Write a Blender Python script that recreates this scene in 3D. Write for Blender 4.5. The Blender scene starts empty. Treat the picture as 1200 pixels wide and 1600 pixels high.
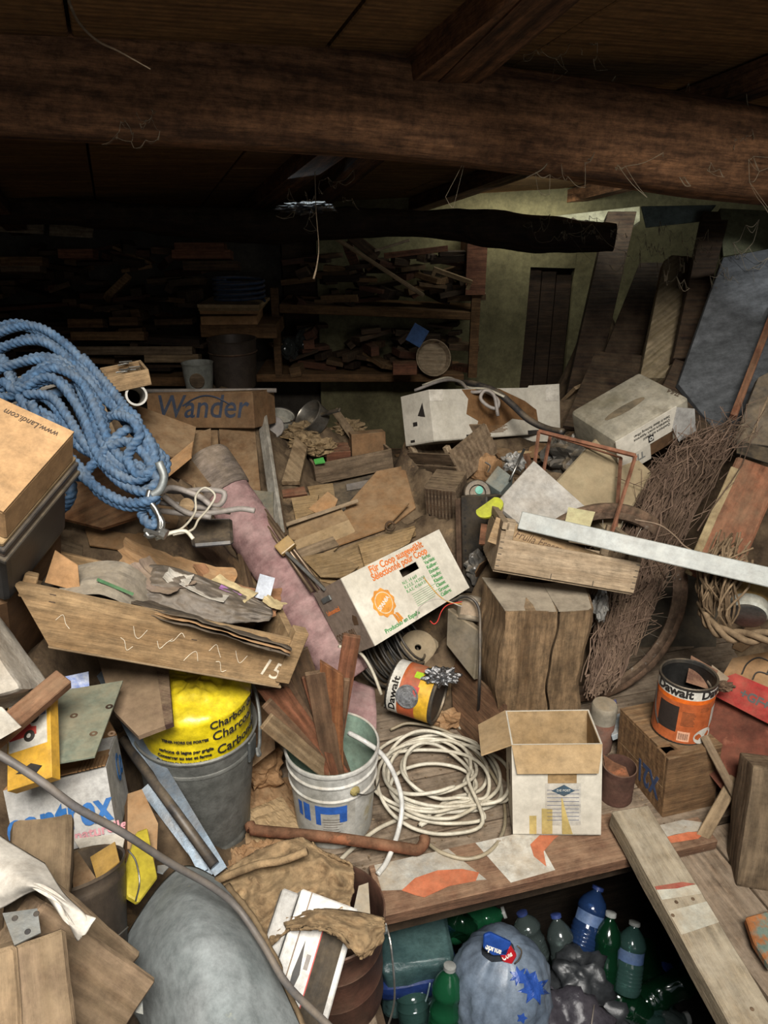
import bpy, bmesh, math, random
import numpy as np
from mathutils import Vector, Matrix, noise
random.seed(7)
PI = math.pi
SC = bpy.context.scene
COL = SC.collection
# ------------------------------------------------------------------ camera
CAMZ, PITCH, FPX = 1.6, math.radians(24), 1150.0
cam = bpy.data.objects.new('camera', bpy.data.cameras.new('camera'))
COL.objects.link(cam)
cam.location = (0, 0, CAMZ)
cam.rotation_euler = (PI/2-PITCH, 0, 0)
cam.data.sensor_fit = 'VERTICAL'; cam.data.sensor_height = 36
cam.data.lens = FPX/1600*36
cam.data.clip_start = 0.02; cam.data.clip_end = 60
SC.camera = cam
SC.view_settings.view_transform = 'Standard'
SC.view_settings.look = 'None'
SC.view_settings.gamma = 1
SC.view_settings.use_curve_mapping = False
SC.view_settings.exposure = 0.12
# ------------------------------------------------------------------ world and light
W = bpy.data.worlds.new('World'); SC.world = W; W.use_nodes = True
W.node_tree.nodes['Background'].inputs[0].default_value = (0.62, 0.72, 0.80, 1)
W.node_tree.nodes['Background'].inputs[1].default_value = 0.5

def area(name, loc, to, sx, sy, power, col, spread=PI):
    l = bpy.data.lights.new(name, 'AREA'); l.shape = 'RECTANGLE'; l.size = sx; l.size_y = sy
    l.energy = power; l.color = col; l.spread = spread
    o = bpy.data.objects.new(name, l); COL.objects.link(o); o.location = loc
    o.rotation_euler = (Vector(to)-Vector(loc)).to_track_quat('-Z', 'Y').to_euler()
    return o
# daylight from behind and above the photographer, let in by an added roof opening
area('daylight_opening', (0.20, -0.60, 2.95), (0.0, 1.9, 0.2), 1.1, 0.8, 80, (1.0, 0.96, 0.90), math.radians(110))
area('rear_fill', (1.0, -1.3, 1.6), (0.1, 2.6, 0.4), 1.0, 1.2, 9, (1.0, 0.97, 0.93))  # added fill lamp that lifts the back and the beam
# daylight leaking through the gap between the roof and the wall at the back right
area('gap_light_right', (1.05, 3.80, 1.58), (1.05, 4.3, 1.36), 0.9, 0.05, 3.6, (0.93, 0.98, 0.94))
sl = bpy.data.lights.new('roof_hole_daylight', 'SPOT'); sl.energy = 9; sl.spot_size = math.radians(46); sl.spot_blend = .35; sl.shadow_soft_size = .03; sl.color = (.96, .98, 1.0)
so = bpy.data.objects.new('roof_hole_daylight', sl); COL.objects.link(so); so.location = (1.72, 2.72, 1.62); so.rotation_euler = (Vector((1.52, 3.12, 1.24))-so.location).to_track_quat('-Z', 'Y').to_euler()
area('gap_light_wall', (0.75, 4.42, 1.50), (0.75, 4.62, 1.1), 0.7, 0.04, 2.2, (1.0, 0.96, 0.80))
area('gap_light_back', (-0.30, 3.30, 1.60), (-0.32, 3.2, 1.45), 0.25, 0.05, 0.12, (0.80, 0.93, 1.0))

# ------------------------------------------------------------------ helpers: pixels to points
FW = Vector((0, math.cos(PITCH), -math.sin(PITCH)))
UP = Vector((0, math.sin(PITCH), math.cos(PITCH)))
RT = Vector((1, 0, 0))
CP = Vector((0, 0, CAMZ))
def ray(x, y): return FW + RT*((x-600)/FPX) + UP*((800-y)/FPX)
def P(x, y, d): return CP + ray(x, y)*d
def PZ(x, y, z):
    r = ray(x, y); return CP + r*((z-CAMZ)/r.z)
def PY(x, y, Y):
    r = ray(x, y); return CP + r*(Y/r.y)
def frame(O, X, Y, Z):
    return Matrix(((X[0], Y[0], Z[0], O[0]), (X[1], Y[1], Z[1], O[1]), (X[2], Y[2], Z[2], O[2]), (0, 0, 0, 1)))
def axis_frame(A, B, hint=None):
    """origin A, local X towards B, local Z close to hint (default: towards the camera)"""
    X = (B-A).normalized()
    if hint is None: hint = CP-(A+B)/2
    Zv = (hint - X*hint.dot(X)).normalized()
    return frame(A, X, Zv.cross(X), Zv)
def zframe(A, B):
    """origin A, local Z towards B"""
    Z = (B-A).normalized()
    h = Vector((1, 0, 0)) if abs(Z.x) < .9 else Vector((0, 1, 0))
    Y = Z.cross(h).normalized(); X = Y.cross(Z)
    return frame(A, X, Y, Z)
_R0 = np.array([[1, 0, 0], [0, -math.sin(PITCH), -math.cos(PITCH)], [0, math.cos(PITCH), -math.sin(PITCH)]])  # world->cam (x right, y down, z fwd)
def _rod(v):
    th = np.linalg.norm(v, axis=-1)[..., None, None]+1e-12
    k = v/th[..., 0]
    K = np.zeros(v.shape[:-1]+(3, 3))
    K[..., 0, 1] = -k[..., 2]; K[..., 0, 2] = k[..., 1]; K[..., 1, 0] = k[..., 2]
    K[..., 1, 2] = -k[..., 0]; K[..., 2, 0] = -k[..., 1]; K[..., 2, 1] = k[..., 0]
    return np.eye(3)+np.sin(th)*K+(1-np.cos(th))*(K@K)
def _rotz(a): return np.array([[math.cos(a), -math.sin(a), 0], [math.sin(a), math.cos(a), 0], [0, 0, 1]])
def _rotx(a): return np.array([[1, 0, 0], [0, math.cos(a), -math.sin(a)], [0, math.sin(a), math.cos(a)]])
def _roty(a): return np.array([[math.cos(a), 0, math.sin(a)], [0, 1, 0], [-math.sin(a), 0, math.cos(a)]])
def fitbox(name, pts, dims, d0, K=60, yaw=None, tilt=None, K2=150):
    """rigid box (x right, y away, z up) whose corners fall on photograph points; returns frame and size"""
    keys = list(pts); L = np.array([[float(c) for c in k] for k in keys]) if not isinstance(keys[0], tuple) else np.array(keys, float)
    Q = np.array([pts[k] for k in keys], float)
    ld0 = np.log(np.array(dims, float))
    yaws = [math.radians(a) for a in ([-60, -30, 0, 30, 60] if yaw is None else [yaw-8, yaw+8])]
    tilts = [math.radians(a) for a in ([-35, 0, 35] if tilt is None else [tilt])]
    base = [_R0@_rotz(a)@_rotx(b)@_roty(c) for a in yaws for b in tilts for c in ((-.5, 0, .5) if yaw is None else (-.2, .2))]
    Rb = np.array(base); S = len(base)
    c = Q.mean(0); cen = np.array([(c[0]-600)/FPX*d0, (c[1]-800)/FPX*d0, d0])
    def res(p):   # p [...,S,9]
        R = _rod(p[..., :3])@Rb
        X = (L-0.5)*np.exp(p[..., 6:9])[..., None, :]
        Xc = np.einsum('...ij,...nj->...ni', R, X)+p[..., None, 3:6]
        z = np.maximum(Xc[..., 2], .05)
        u = 600+FPX*Xc[..., 0]/z; v = 800+FPX*Xc[..., 1]/z
        r = np.stack([u-Q[:, 0], v-Q[:, 1]], -1).reshape(u.shape[:-1]+(-1,))
        return np.concatenate([r, (p[..., 6:9]-ld0)*K, (p[..., 5:6]-d0)/d0*K2], -1)
    p = np.zeros((S, 9)); p[:, 3:6] = cen; p[:, 6:9] = ld0
    lam = np.ones(S)*1.0; f = res(p); c0 = (f**2).sum(-1); E = np.eye(9)*1e-5
    for it in range(40):
        J = np.moveaxis((res(p[None]+E[:, None, :])-f[None])/1e-5, 0, -1)
        A = np.einsum('smi,smj->sij', J, J); g = np.einsum('smi,sm->si', J, f)
        D = A+lam[:, None, None]*(np.einsum('sii->si', A)[:, :, None]*np.eye(9)+1e-6*np.eye(9))
        dp = -np.linalg.solve(D, g[..., None])[..., 0]
        q = p+np.clip(dp, -.5, .5); fq = res(q); cq = (fq**2).sum(-1)
        ok = cq < c0
        p[ok] = q[ok]; f[ok] = fq[ok]; c0[ok] = cq[ok]
        lam = np.where(ok, lam*.3, lam*4)
    i = int(np.argmin(c0)); R = _rod(p[i, :3])@Rb[i]
    dm = np.exp(p[i, 6:9]); ctr = p[i, 3:6]
    Rw = _R0.T@R; Ow = _R0.T@(ctr-R@(dm/2))+np.array([0, 0, CAMZ])
    return frame(Ow, Rw[:, 0], Rw[:, 1], Rw[:, 2]), tuple(float(v) for v in dm)

# ------------------------------------------------------------------ helpers: objects
def tag(o, label=None, cat=None, group=None, kind=None):
    if label: o['label'] = label
    if cat: o['category'] = cat
    if group: o['group'] = group
    if kind: o['kind'] = kind
    return o
def thing(name, label, cat, M=None, group=None):
    o = bpy.data.objects.new(name, None); COL.objects.link(o); o.empty_display_size = .05
    o.matrix_world = M if M is not None else Matrix()
    return tag(o, label, cat, group)
def mk(name, bm, m, parent=None, M=None, label=None, smooth=False):
    if isinstance(bm, bpy.types.Mesh): me = bm
    else:
        bmesh.ops.recalc_face_normals(bm, faces=bm.faces)
        me = bpy.data.meshes.new(name); bm.to_mesh(me); bm.free()
        for mm in (m if isinstance(m, (list, tuple)) else [m]): me.materials.append(mm)
        if smooth:
            for p in me.polygons: p.use_smooth = True
            if smooth is not True: me.set_sharp_from_angle(angle=math.radians(smooth))
    o = bpy.data.objects.new(name, me); COL.objects.link(o)
    if parent: o.parent = parent
    if M is not None:
        if parent: o.matrix_local = M
        else: o.matrix_world = M
    if label: o['label'] = label
    return o
def solo(name, bm, m, M, label, cat, group=None, kind=None, smooth=False):
    return tag(mk(name, bm, m, None, M, None, smooth), label, cat, group, kind)
def struct(name, bm, m, M=None, parent=None, smooth=False):
    o = mk(name, bm, m, parent, M, smooth=smooth)
    if parent is None: o['kind'] = 'structure'
    return o
def copy_tree(o, M=None, parent=None, label=None):
    c = o.copy(); COL.objects.link(c)
    if parent: c.parent = parent
    if M is not None: c.matrix_world = M
    if label: c['label'] = label
    for ch in list(o.children): copy_tree(ch, parent=c)
    return c
def T(x, y, z): return Matrix.Translation((x, y, z))
def Rx(a): return Matrix.Rotation(math.radians(a), 4, 'X')
def Ry(a): return Matrix.Rotation(math.radians(a), 4, 'Y')
def Rz(a): return Matrix.Rotation(math.radians(a), 4, 'Z')
# ------------------------------------------------------------------ helpers: shapes
def nb(): return bmesh.new()
def bx(bm, x0, x1, y0, y1, z0, z1, bev=0.0, M=None, mi=0, sub=0, seg=1):
    r = bmesh.ops.create_cube(bm, size=1)['verts']
    for v in r: v.co = Vector((x0+(v.co.x+.5)*(x1-x0), y0+(v.co.y+.5)*(y1-y0), z0+(v.co.z+.5)*(z1-z0)))
    fs = list({f for v in r for f in v.link_faces}); allv = set(r)
    if sub or bev:
        es = list({e for v in r for e in v.link_edges})
        if bev:
            q = bmesh.ops.bevel(bm, geom=es, offset=bev, segments=seg, affect='EDGES', profile=.6)
            allv = {v for f in q['faces'] for v in f.verts} | {v for v in allv if v.is_valid}
        if sub:
            es = list({e for v in allv for e in v.link_edges})
            q = bmesh.ops.subdivide_edges(bm, edges=es, cuts=sub, use_grid_fill=True)
            allv |= {g for g in q['geom'] if isinstance(g, bmesh.types.BMVert)}
        fs = list({f for v in allv if v.is_valid for f in v.link_faces})
    for f in fs:
        if f.is_valid: f.material_index = mi
    if M is not None:
        for v in allv:
            if v.is_valid: v.co = M@v.co
    return bm
def grid(bm, nu, nv, fn, mi=0, closeu=False):
    vs = [[bm.verts.new(fn(i/(nu if closeu else nu), j/nv)) for j in range(nv+1)] for i in range(nu if closeu else nu+1)]
    n = len(vs)
    for i in range(nu):
        a, b = vs[i], vs[(i+1) % n]
        for j in range(nv):
            f = bm.faces.new((a[j], b[j], b[j+1], a[j+1])); f.material_index = mi
    return vs
def thick(bm, t):
    bmesh.ops.recalc_face_normals(bm, faces=bm.faces)
    bm.normal_update(); vs0, fs0 = bm.verts[:], bm.faces[:]
    edge = [(l.vert, l.link_loop_next.vert) for f in fs0 for l in f.loops if len(l.edge.link_faces) == 1]
    cp = {v: bm.verts.new(v.co-v.normal*t) for v in vs0}
    for f in fs0: bm.faces.new([cp[v] for v in reversed(f.verts)]).material_index = f.material_index
    for a, b in edge: bm.faces.new((b, a, cp[a], cp[b]))
    return bm
def lathe(bm, prof, n=32, mi=0, arc=1.0, M=None):
    rings = []
    for r, z in prof:
        if r < 1e-6: rings.append([bm.verts.new((0, 0, z))])
        else: rings.append([bm.verts.new((r*math.cos(2*PI*arc*i/n), r*math.sin(2*PI*arc*i/n), z)) for i in range(n if arc == 1 else n+1)])
    for a, b in zip(rings, rings[1:]):
        m = max(len(a), len(b)); rng = m if arc == 1 else m-1
        for i in range(rng):
            j = (i+1) % m
            if len(a) == 1 and len(b) == 1: continue
            if len(a) == 1: vv = (a[0], b[i], b[j])
            elif len(b) == 1: vv = (a[i], a[j], b[0])
            else: vv = (a[i], a[j], b[j], b[i])
            f = bm.faces.new(vv); f.material_index = mi
    if M is not None:
        for rg in rings:
            for v in rg: v.co = M@v.co
    return bm
def spline(pts, step=None, n=8):
    pts = [Vector(p) for p in pts]; out = []
    Q = [pts[0]*2-pts[1]]+pts+[pts[-1]*2-pts[-2]]
    for i in range(1, len(Q)-2):
        a, b, c, d = Q[i-1:i+3]; k = n if step is None else max(2, int((c-b).length/step))
        for j in range(k):
            t = j/k
            out.append(.5*((2*b)+(c-a)*t+(2*a-5*b+4*c-d)*t*t+(3*b-a-3*c+d)*t**3))
    out.append(pts[-1]); return out
def tube(bm, pts, r, n=8, strands=0, pitch=.08, mi=0, lob=.22, caps=True):
    pts = [Vector(p) for p in pts]; N = len(pts)
    t0 = (pts[1]-pts[0]).normalized(); h = Vector((0, 0, 1)) if abs(t0.z) < .9 else Vector((1, 0, 0))
    u = t0.cross(h).normalized(); rings = []; s = 0
    for i, p in enumerate(pts):
        t = (pts[min(i+1, N-1)]-pts[max(i-1, 0)]).normalized()
        u = (u-t*u.dot(t)).normalized(); v = t.cross(u)
        if i: s += (p-pts[i-1]).length
        rr = r(i/(N-1)) if callable(r) else r; ring = []
        for k in range(n):
            a = 2*PI*k/n
            q = rr if not strands else rr*(1-lob+lob*abs(math.cos(strands/2*(a-2*PI*s/pitch)))*1.6)
            ring.append(bm.verts.new(p+(u*math.cos(a)+v*math.sin(a))*q))
        rings.append(ring)
    for a, b in zip(rings, rings[1:]):
        for k in range(n):
            f = bm.faces.new((a[k], a[(k+1) % n], b[(k+1) % n], b[k])); f.material_index = mi
    if caps and n > 2:
        bm.faces.new(rings[0][::-1]).material_index = mi; bm.faces.new(rings[-1]).material_index = mi
    return bm
def prism(bm, poly, z0, z1, mi=0, M=None):
    a = [bm.verts.new((x, y, z0)) for x, y in poly]; b = [bm.verts.new((x, y, z1)) for x, y in poly]; n = len(poly)
    fs = [bm.faces.new(a[::-1]), bm.faces.new(b)]+[bm.faces.new((a[i], a[(i+1) % n], b[(i+1) % n], b[i])) for i in range(n)]
    for f in fs: f.material_index = mi
    if M is not None:
        for v in a+b: v.co = M@v.co
    return bm
def wob(bm, amp, sc, seed=0, aniso=(1, 1, 1)):
    o = Vector((seed*7.3, seed*3.1, seed*1.7))
    for v in bm.verts:
        q = Vector((v.co.x*aniso[0], v.co.y*aniso[1], v.co.z*aniso[2]))*sc+o
        v.co += noise.noise_vector(q)*amp
    return bm
# ------------------------------------------------------------------ helpers: materials
MATS = {}
def col(c):
    if isinstance(c, str):
        c = [int(c[i:i+2], 16)/255 for i in (0, 2, 4)]
        c = [x/12.92 if x <= .04045 else ((x+.055)/1.055)**2.4 for x in c]
    return tuple(c)+(1,)
def mat(name, c1, c2=None, ax='X', grunge=.38, rough=.85, sc=6, st=(1, 1, 1), bump=.25, metal=0, dust=.35, c3=None, spot=0.5, rings=0, fine=0, dcol='a08a6b', alpha=None, trans=0, ior=1.45, vary=.25, emis=0):
    if name in MATS: return MATS[name]
    m = bpy.data.materials.new(name); m.use_nodes = True; MATS[name] = m
    N = m.node_tree.nodes; Lk = m.node_tree.links; N.clear()
    def nd(t, **k):
        q = N.new(t)
        for a, b in k.items(): setattr(q, a, b)
        return q
    out = nd('ShaderNodeOutputMaterial'); bs = nd('ShaderNodeBsdfPrincipled'); Lk.new(bs.outputs[0], out.inputs[0])
    tc = nd('ShaderNodeTexCoord'); oi = nd('ShaderNodeObjectInfo')
    off = nd('ShaderNodeVectorMath', operation='SCALE'); off.inputs[0].default_value = (13, 7, 5); Lk.new(oi.outputs['Random'], off.inputs['Scale'])
    ad = nd('ShaderNodeVectorMath', operation='ADD'); Lk.new(tc.outputs['Object'], ad.inputs[0]); Lk.new(off.outputs[0], ad.inputs[1])
    if ax == 'Z': st = (st[1], st[2], st[0])
    mp = nd('ShaderNodeMapping'); mp.inputs['Scale'].default_value = st; Lk.new(ad.outputs[0], mp.inputs[0])
    n1 = nd('ShaderNodeTexNoise'); n1.inputs['Scale'].default_value = sc; n1.inputs['Detail'].default_value = 7; n1.inputs['Roughness'].default_value = .62; Lk.new(mp.outputs[0], n1.inputs[0])
    src = n1.outputs[0]
    if rings:
        wv = nd('ShaderNodeTexWave', wave_type='BANDS', bands_direction='Y'); wv.inputs['Scale'].default_value = rings; wv.inputs['Distortion'].default_value = 5; wv.inputs['Detail'].default_value = 3; wv.inputs['Detail Scale'].default_value = 1.2
        mp2 = nd('ShaderNodeMapping'); mp2.inputs['Scale'].default_value = (.12, 1, 1) if ax == 'X' else (1, 1, .12); Lk.new(ad.outputs[0], mp2.inputs[0]); Lk.new(mp2.outputs[0], wv.inputs[0])
        mx = nd('ShaderNodeMix', data_type='FLOAT'); mx.inputs[0].default_value = .16; Lk.new(n1.outputs[0], mx.inputs[2]); Lk.new(wv.outputs['Fac'], mx.inputs[3]); src = mx.outputs[0]
    cr = nd('ShaderNodeValToRGB'); cr.color_ramp.elements[0].position = .32; cr.color_ramp.elements[1].position = .68
    cr.color_ramp.elements[0].color = col(c2 or c1); cr.color_ramp.elements[1].color = col(c1); Lk.new(src, cr.inputs[0])
    c = cr.outputs[0]
    if c3:
        n2 = nd('ShaderNodeTexNoise'); n2.inputs['Scale'].default_value = sc*.9; n2.inputs['Detail'].default_value = 6; n2.inputs['Roughness'].default_value = .7; Lk.new(ad.outputs[0], n2.inputs[0])
        r2 = nd('ShaderNodeValToRGB'); r2.color_ramp.elements[0].position = spot; r2.color_ramp.elements[1].position = spot+.08; Lk.new(n2.outputs[0], r2.inputs[0])
        m2 = nd('ShaderNodeMix', data_type='RGBA'); Lk.new(r2.outputs[0], m2.inputs[0]); Lk.new(c, m2.inputs[6]); m2.inputs[7].default_value = col(c3); c = m2.outputs[2]
    if grunge and not emis and (rough > .3 or c2):   # fine dirt and, on wood, streaks along the grain
        for sc_, vec, amt in ((30, ad, grunge), (9, mp, grunge*1.1 if max(st) > 3 else 0)):
            if not amt: continue
            ng = nd('ShaderNodeTexNoise'); ng.inputs['Scale'].default_value = sc_; ng.inputs['Detail'].default_value = 11; ng.inputs['Roughness'].default_value = .78; Lk.new(vec.outputs[0], ng.inputs[0])
            rg = nd('ShaderNodeMapRange'); rg.inputs[1].default_value = .36; rg.inputs[2].default_value = .62; rg.inputs[3].default_value = 1-amt; rg.inputs[4].default_value = 1+amt*.22; Lk.new(ng.outputs[0], rg.inputs[0])
            vm = nd('ShaderNodeVectorMath', operation='SCALE'); Lk.new(c, vm.inputs[0]); Lk.new(rg.outputs[0], vm.inputs['Scale']); c = vm.outputs[0]
    # object to object variation
    if vary:
        hv = nd('ShaderNodeHueSaturation'); mr = nd('ShaderNodeMapRange'); mr.inputs[3].default_value = 1-vary; mr.inputs[4].default_value = 1+vary*.6
        Lk.new(oi.outputs['Random'], mr.inputs[0]); Lk.new(mr.outputs[0], hv.inputs['Value']); Lk.new(c, hv.inputs['Color']); c = hv.outputs[0]
    if dust:   # dust that settled on the faces that look up
        ge = nd('ShaderNodeNewGeometry'); sp = nd('ShaderNodeSeparateXYZ'); Lk.new(ge.outputs['Normal'], sp.inputs[0])
        n3 = nd('ShaderNodeTexNoise'); n3.inputs['Scale'].default_value = 14; n3.inputs['Detail'].default_value = 8; n3.inputs['Roughness'].default_value = .7; Lk.new(ad.outputs[0], n3.inputs[0])
        r3 = nd('ShaderNodeMapRange'); r3.inputs[1].default_value = .35; r3.inputs[2].default_value = .7; Lk.new(n3.outputs[0], r3.inputs[0])
        r4 = nd('ShaderNodeMapRange'); r4.inputs[1].default_value = -.2; r4.inputs[2].default_value = 1; r4.inputs[4].default_value = dust*1.6; Lk.new(sp.outputs[2], r4.inputs[0])
        mu = nd('ShaderNodeMath', operation='MULTIPLY', use_clamp=True); Lk.new(r3.outputs[0], mu.inputs[0]); Lk.new(r4.outputs[0], mu.inputs[1])
        m3 = nd('ShaderNodeMix', data_type='RGBA'); Lk.new(mu.outputs[0], m3.inputs[0]); Lk.new(c, m3.inputs[6]); m3.inputs[7].default_value = col(dcol); c = m3.outputs[2]
    Lk.new(c, bs.inputs['Base Color'])
    bs.inputs['Roughness'].default_value = rough; bs.inputs['Metallic'].default_value = metal
    if rough > .6: bs.inputs['Specular IOR Level'].default_value = .25
    if trans:
        bs.inputs['Transmission Weight'].default_value = trans; bs.inputs['IOR'].default_value = ior
    if alpha is not None: bs.inputs['Alpha'].default_value = alpha
    if bump:
        nf = nd('ShaderNodeTexNoise'); nf.inputs['Scale'].default_value = fine or sc*3.5; nf.inputs['Detail'].default_value = 8; nf.inputs['Roughness'].default_value = .7; Lk.new(mp.outputs[0], nf.inputs[0])
        av = nd('ShaderNodeMath', operation='ADD'); Lk.new(nf.outputs[0], av.inputs[0]); Lk.new(src, av.inputs[1])
        bp = nd('ShaderNodeBump'); bp.inputs['Strength'].default_value = min(1, bump*1.6); bp.inputs['Distance'].default_value = .004; Lk.new(av.outputs[0], bp.inputs['Height']); Lk.new(bp.outputs[0], bs.inputs['Normal'])
    return m
GR = (1, 9, 9)
def wood(name, c1, c2, **k):
    d = dict(sc=5, st=GR, rings=14, bump=.5, rough=.8, dust=.35); d.update(k)
    return mat(name, c1, c2, **d)
w_new = wood('pine_light', 'a98d69', '876c4c')
w_dusty = wood('wood_dusty', '9b8466', '6f5940', dust=.45)
w_old = wood('wood_grey_brown', '84705a', '564534', dust=.4)
w_red = wood('wood_reddish', '8d5c42', '5c3829', dust=.2)
w_dark = wood('wood_dark', '5a432f', '33251a', dust=.2)
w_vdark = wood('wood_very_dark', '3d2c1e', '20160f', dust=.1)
w_ply = wood('plywood', '8f6543', '6a4529', dust=.25)
w_crate = wood('crate_wood', 'a8947a', '86725a', dust=.3)
w_beam = wood('beam_wood', '8a6243', '3f2818', sc=3, bump=1, dust=0, rings=6, grunge=.6)
w_panel = wood('ceiling_board', '8d6b42', '5e4327', sc=2.5, dust=0, bump=.3)
w_weather = wood('weathered_plank', 'b3a284', '85745a', dust=.3)
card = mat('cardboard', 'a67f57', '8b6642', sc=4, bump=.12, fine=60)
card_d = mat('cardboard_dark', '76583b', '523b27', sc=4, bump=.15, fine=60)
card_l = mat('cardboard_light', 'b39872', '937853', sc=5, bump=.12, fine=60)
card_w = mat('white_carton', 'cfc8b9', 'b3ac9d', grunge=.22, sc=5, bump=.1, fine=60, dust=.25, dcol='988a74')
card_g = mat('carton_grey_brown', '857467', '685a50', sc=5, bump=.12, fine=50)
corr = mat('corrugated_board', 'a98c62', '7d6341', sc=6, bump=.5, st=(1, 30, 1))
paper = mat('paper_off_white', 'cfc9bd', 'ada699', sc=8, bump=.2, dust=.2)
paper_b = mat('brown_paper', '9b7753', '7a5a3c', sc=5, bump=.4)
ink_black = mat('ink_black', '1c1a1a', rough=.6, bump=0, dust=.1, vary=0)
ink_dark = mat('ink_faded', '4a3d33', rough=.7, bump=0, dust=.1, vary=0)
ink_blue = mat('ink_blue', '2467a8', rough=.6, bump=0, dust=.12, vary=0)
ink_navy = mat('ink_navy', '3c4a68', rough=.7, bump=0, dust=.1, vary=0)
ink_orange = mat('ink_orange', 'd07030', rough=.6, bump=0, dust=.1, vary=0)
ink_green = mat('ink_green', '3a8a4a', rough=.6, bump=0, dust=.1, vary=0)
ink_red = mat('ink_red', 'b0302c', rough=.6, bump=0, dust=.1, vary=0)
ink_white = mat('ink_white', 'd8d4c8', rough=.6, bump=0, dust=.1, vary=0)
ink_pink = mat('ink_pink', 'd79aa0', rough=.6, bump=0, dust=.1, vary=0)
ink_brown = mat('ink_brown', '4f3a28', rough=.7, bump=0, dust=.1, vary=0)
galv = mat('galvanised_steel', '8b8f8e', '5f6463', rough=.55, metal=.6, sc=9, bump=.2, dust=.4, dcol='8b8272')
steel_b = mat('blue_steel', '8798a6', '5d6c7a', rough=.4, metal=.7, sc=10, bump=.1, dust=.2)
steel = mat('bright_steel', '9a9a96', '6d6d6a', rough=.35, metal=.85, sc=10, bump=.15, dust=.2)
rust = mat('rusty_steel', '7a4a34', '47301f', rough=.85, metal=.2, sc=14, bump=.5, dust=.2, c3='94583a', spot=.55)
rust_d = mat('rusty_dark', '5c4436', '36281f', rough=.85, metal=.2, sc=14, bump=.4, dust=.25)
dark_metal = mat('dark_metal', '4c4a47', '2f2e2c', rough=.5, metal=.5, sc=9, bump=.2, dust=.4)
black_pl = mat('black_plastic', '2c2c2e', '1d1d1f', rough=.5, bump=.1, dust=.3)
hose_m = mat('grey_hose', '5a5654', '454240', rough=.6, bump=.1, dust=.2)
cable_w = mat('white_cable', 'cbc5b4', 'a89f8a', rough=.5, bump=.05, sc=5, dust=.15)
cable_g = mat('grey_cable', '8d8680', '6f6862', rough=.6, bump=.05, dust=.2)
white_en = mat('white_enamel', 'c8c6be', 'a9a69c', rough=.35, bump=.05, dust=.3)
# ------------------------------------------------------------------ helpers: lettering
def text_mesh(s, size, m, ext=.0003, bold=0, shear=0, spacing=1, align='LEFT', sx=1):
    c = bpy.data.curves.new('lettering', 'FONT'); c.body = s; c.size = size; c.extrude = ext; c.offset = bold; c.shear = shear
    c.space_character = spacing; c.align_x = align; c.resolution_u = 3; c.fill_mode = 'BOTH'
    o = bpy.data.objects.new('t', c); COL.objects.link(o)
    me = bpy.data.meshes.new_from_object(o.evaluated_get(bpy.context.evaluated_depsgraph_get()))
    bpy.data.objects.remove(o); bpy.data.curves.remove(c)
    if sx != 1:
        for v in me.vertices: v.co.x *= sx
    me.materials.clear(); me.materials.append(m); me.name = 'lettering'
    return me
def text(s, size, m, parent, M, **k):
    return mk('lettering', text_mesh(s, size, m, **k), m, parent, M)
def text_wrap(s, size, m, parent, R, z, ang, bend=True, **k):
    """lettering wrapped round a cylinder of radius R, starting at angle ang (degrees)"""
    k.setdefault('ext', .0004)
    me = text_mesh(s, size, m, **k)
    bm = nb(); bm.from_mesh(me)
    bmesh.ops.subdivide_edges(bm, edges=[e for e in bm.edges if e.calc_length() > R*.35], cuts=3)
    for v in bm.verts:
        a = math.radians(ang)+v.co.x/R; rr = R+v.co.z+.0008
        v.co = Vector((rr*math.cos(a), rr*math.sin(a), z+v.co.y))
    return mk('lettering', bm, m, parent)
FRONT = Matrix(((1, 0, 0, 0), (0, 0, -1, 0), (0, 1, 0, 0), (0, 0, 0, 1)))    # text plane -> face y=0 seen from -y
# ================================================================== the setting
m_dirt = mat('earth_floor', '4c3d2e', '2c2219', sc=8, bump=.8, dust=0)
m_lime = mat('limewashed_wall', '7d7757', '5a543b', sc=3, bump=.6, dust=0, c3='5d5438', spot=.62)
m_grey = mat('grey_plaster', '4d463d', '38322b', sc=3, bump=.5, dust=0)
HATCH = [PZ(560, 1425, 0), PZ(1000, 1318, 0), PZ(1215, 1640, 0), PZ(470, 1780, 0)]
# the floor: earth-brown sub floor around the hatch, boards laid on it
e1 = (HATCH[1]-HATCH[0]).normalized()          # along the hatch edge
n1 = Vector((-e1.y, e1.x, 0))                  # away from the camera
bm = nb()
O = HATCH[0]
def fl(a, b, z=0): return O+e1*a+n1*b+Vector((0, 0, z))
FM = frame(O, e1, n1, Vector((0, 0, 1)))
hw = (HATCH[1]-HATCH[0]).length
# sub floor slabs: behind, left, right of the hatch
bx(bm, -3.5, 3.5, 0.0, 4.2, -.10, -.031); bx(bm, -3.5, 0.0, -2.6, 0.0, -.10, -.031); bx(bm, hw+.02, 3.5, -2.6, 0.0, -.10, -.031)
floor = struct('floor', bm, m_dirt, FM)
fw_a = wood('floor_board', '8a7661', '5f4e3d', sc=4, dust=.5, dcol='958572', grunge=.5)
r_ = random.Random(3)
y = .02; k = 0
while y < 2.2:
    w = r_.uniform(.15, .2)
    x = -3.2+r_.uniform(0, .5)
    while x < 3.2:
        L = r_.uniform(1.4, 2.2)
        bm = nb(); bx(bm, x, min(x+L-.004, 3.3), y, y+w-.005, -.03, r_.uniform(-.003, 0), bev=.002)
        mk('floor_board', bm, fw_a, floor); x += L
    y += w
x = hw+.03
Rb = [0.0]
while x < 1.9:      # boards right of the hatch run towards the camera
    w = r_.uniform(.13, .17)
    bm = nb(); bx(bm, 0, 2.4, 0, w-.008, -.03, r_.uniform(-.004, 0), bev=.002)
    mk('floor_board', bm, fw_a, floor, T(x+w, -2.4, 0)@Rz(90)); x += w
x = -.02
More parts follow.
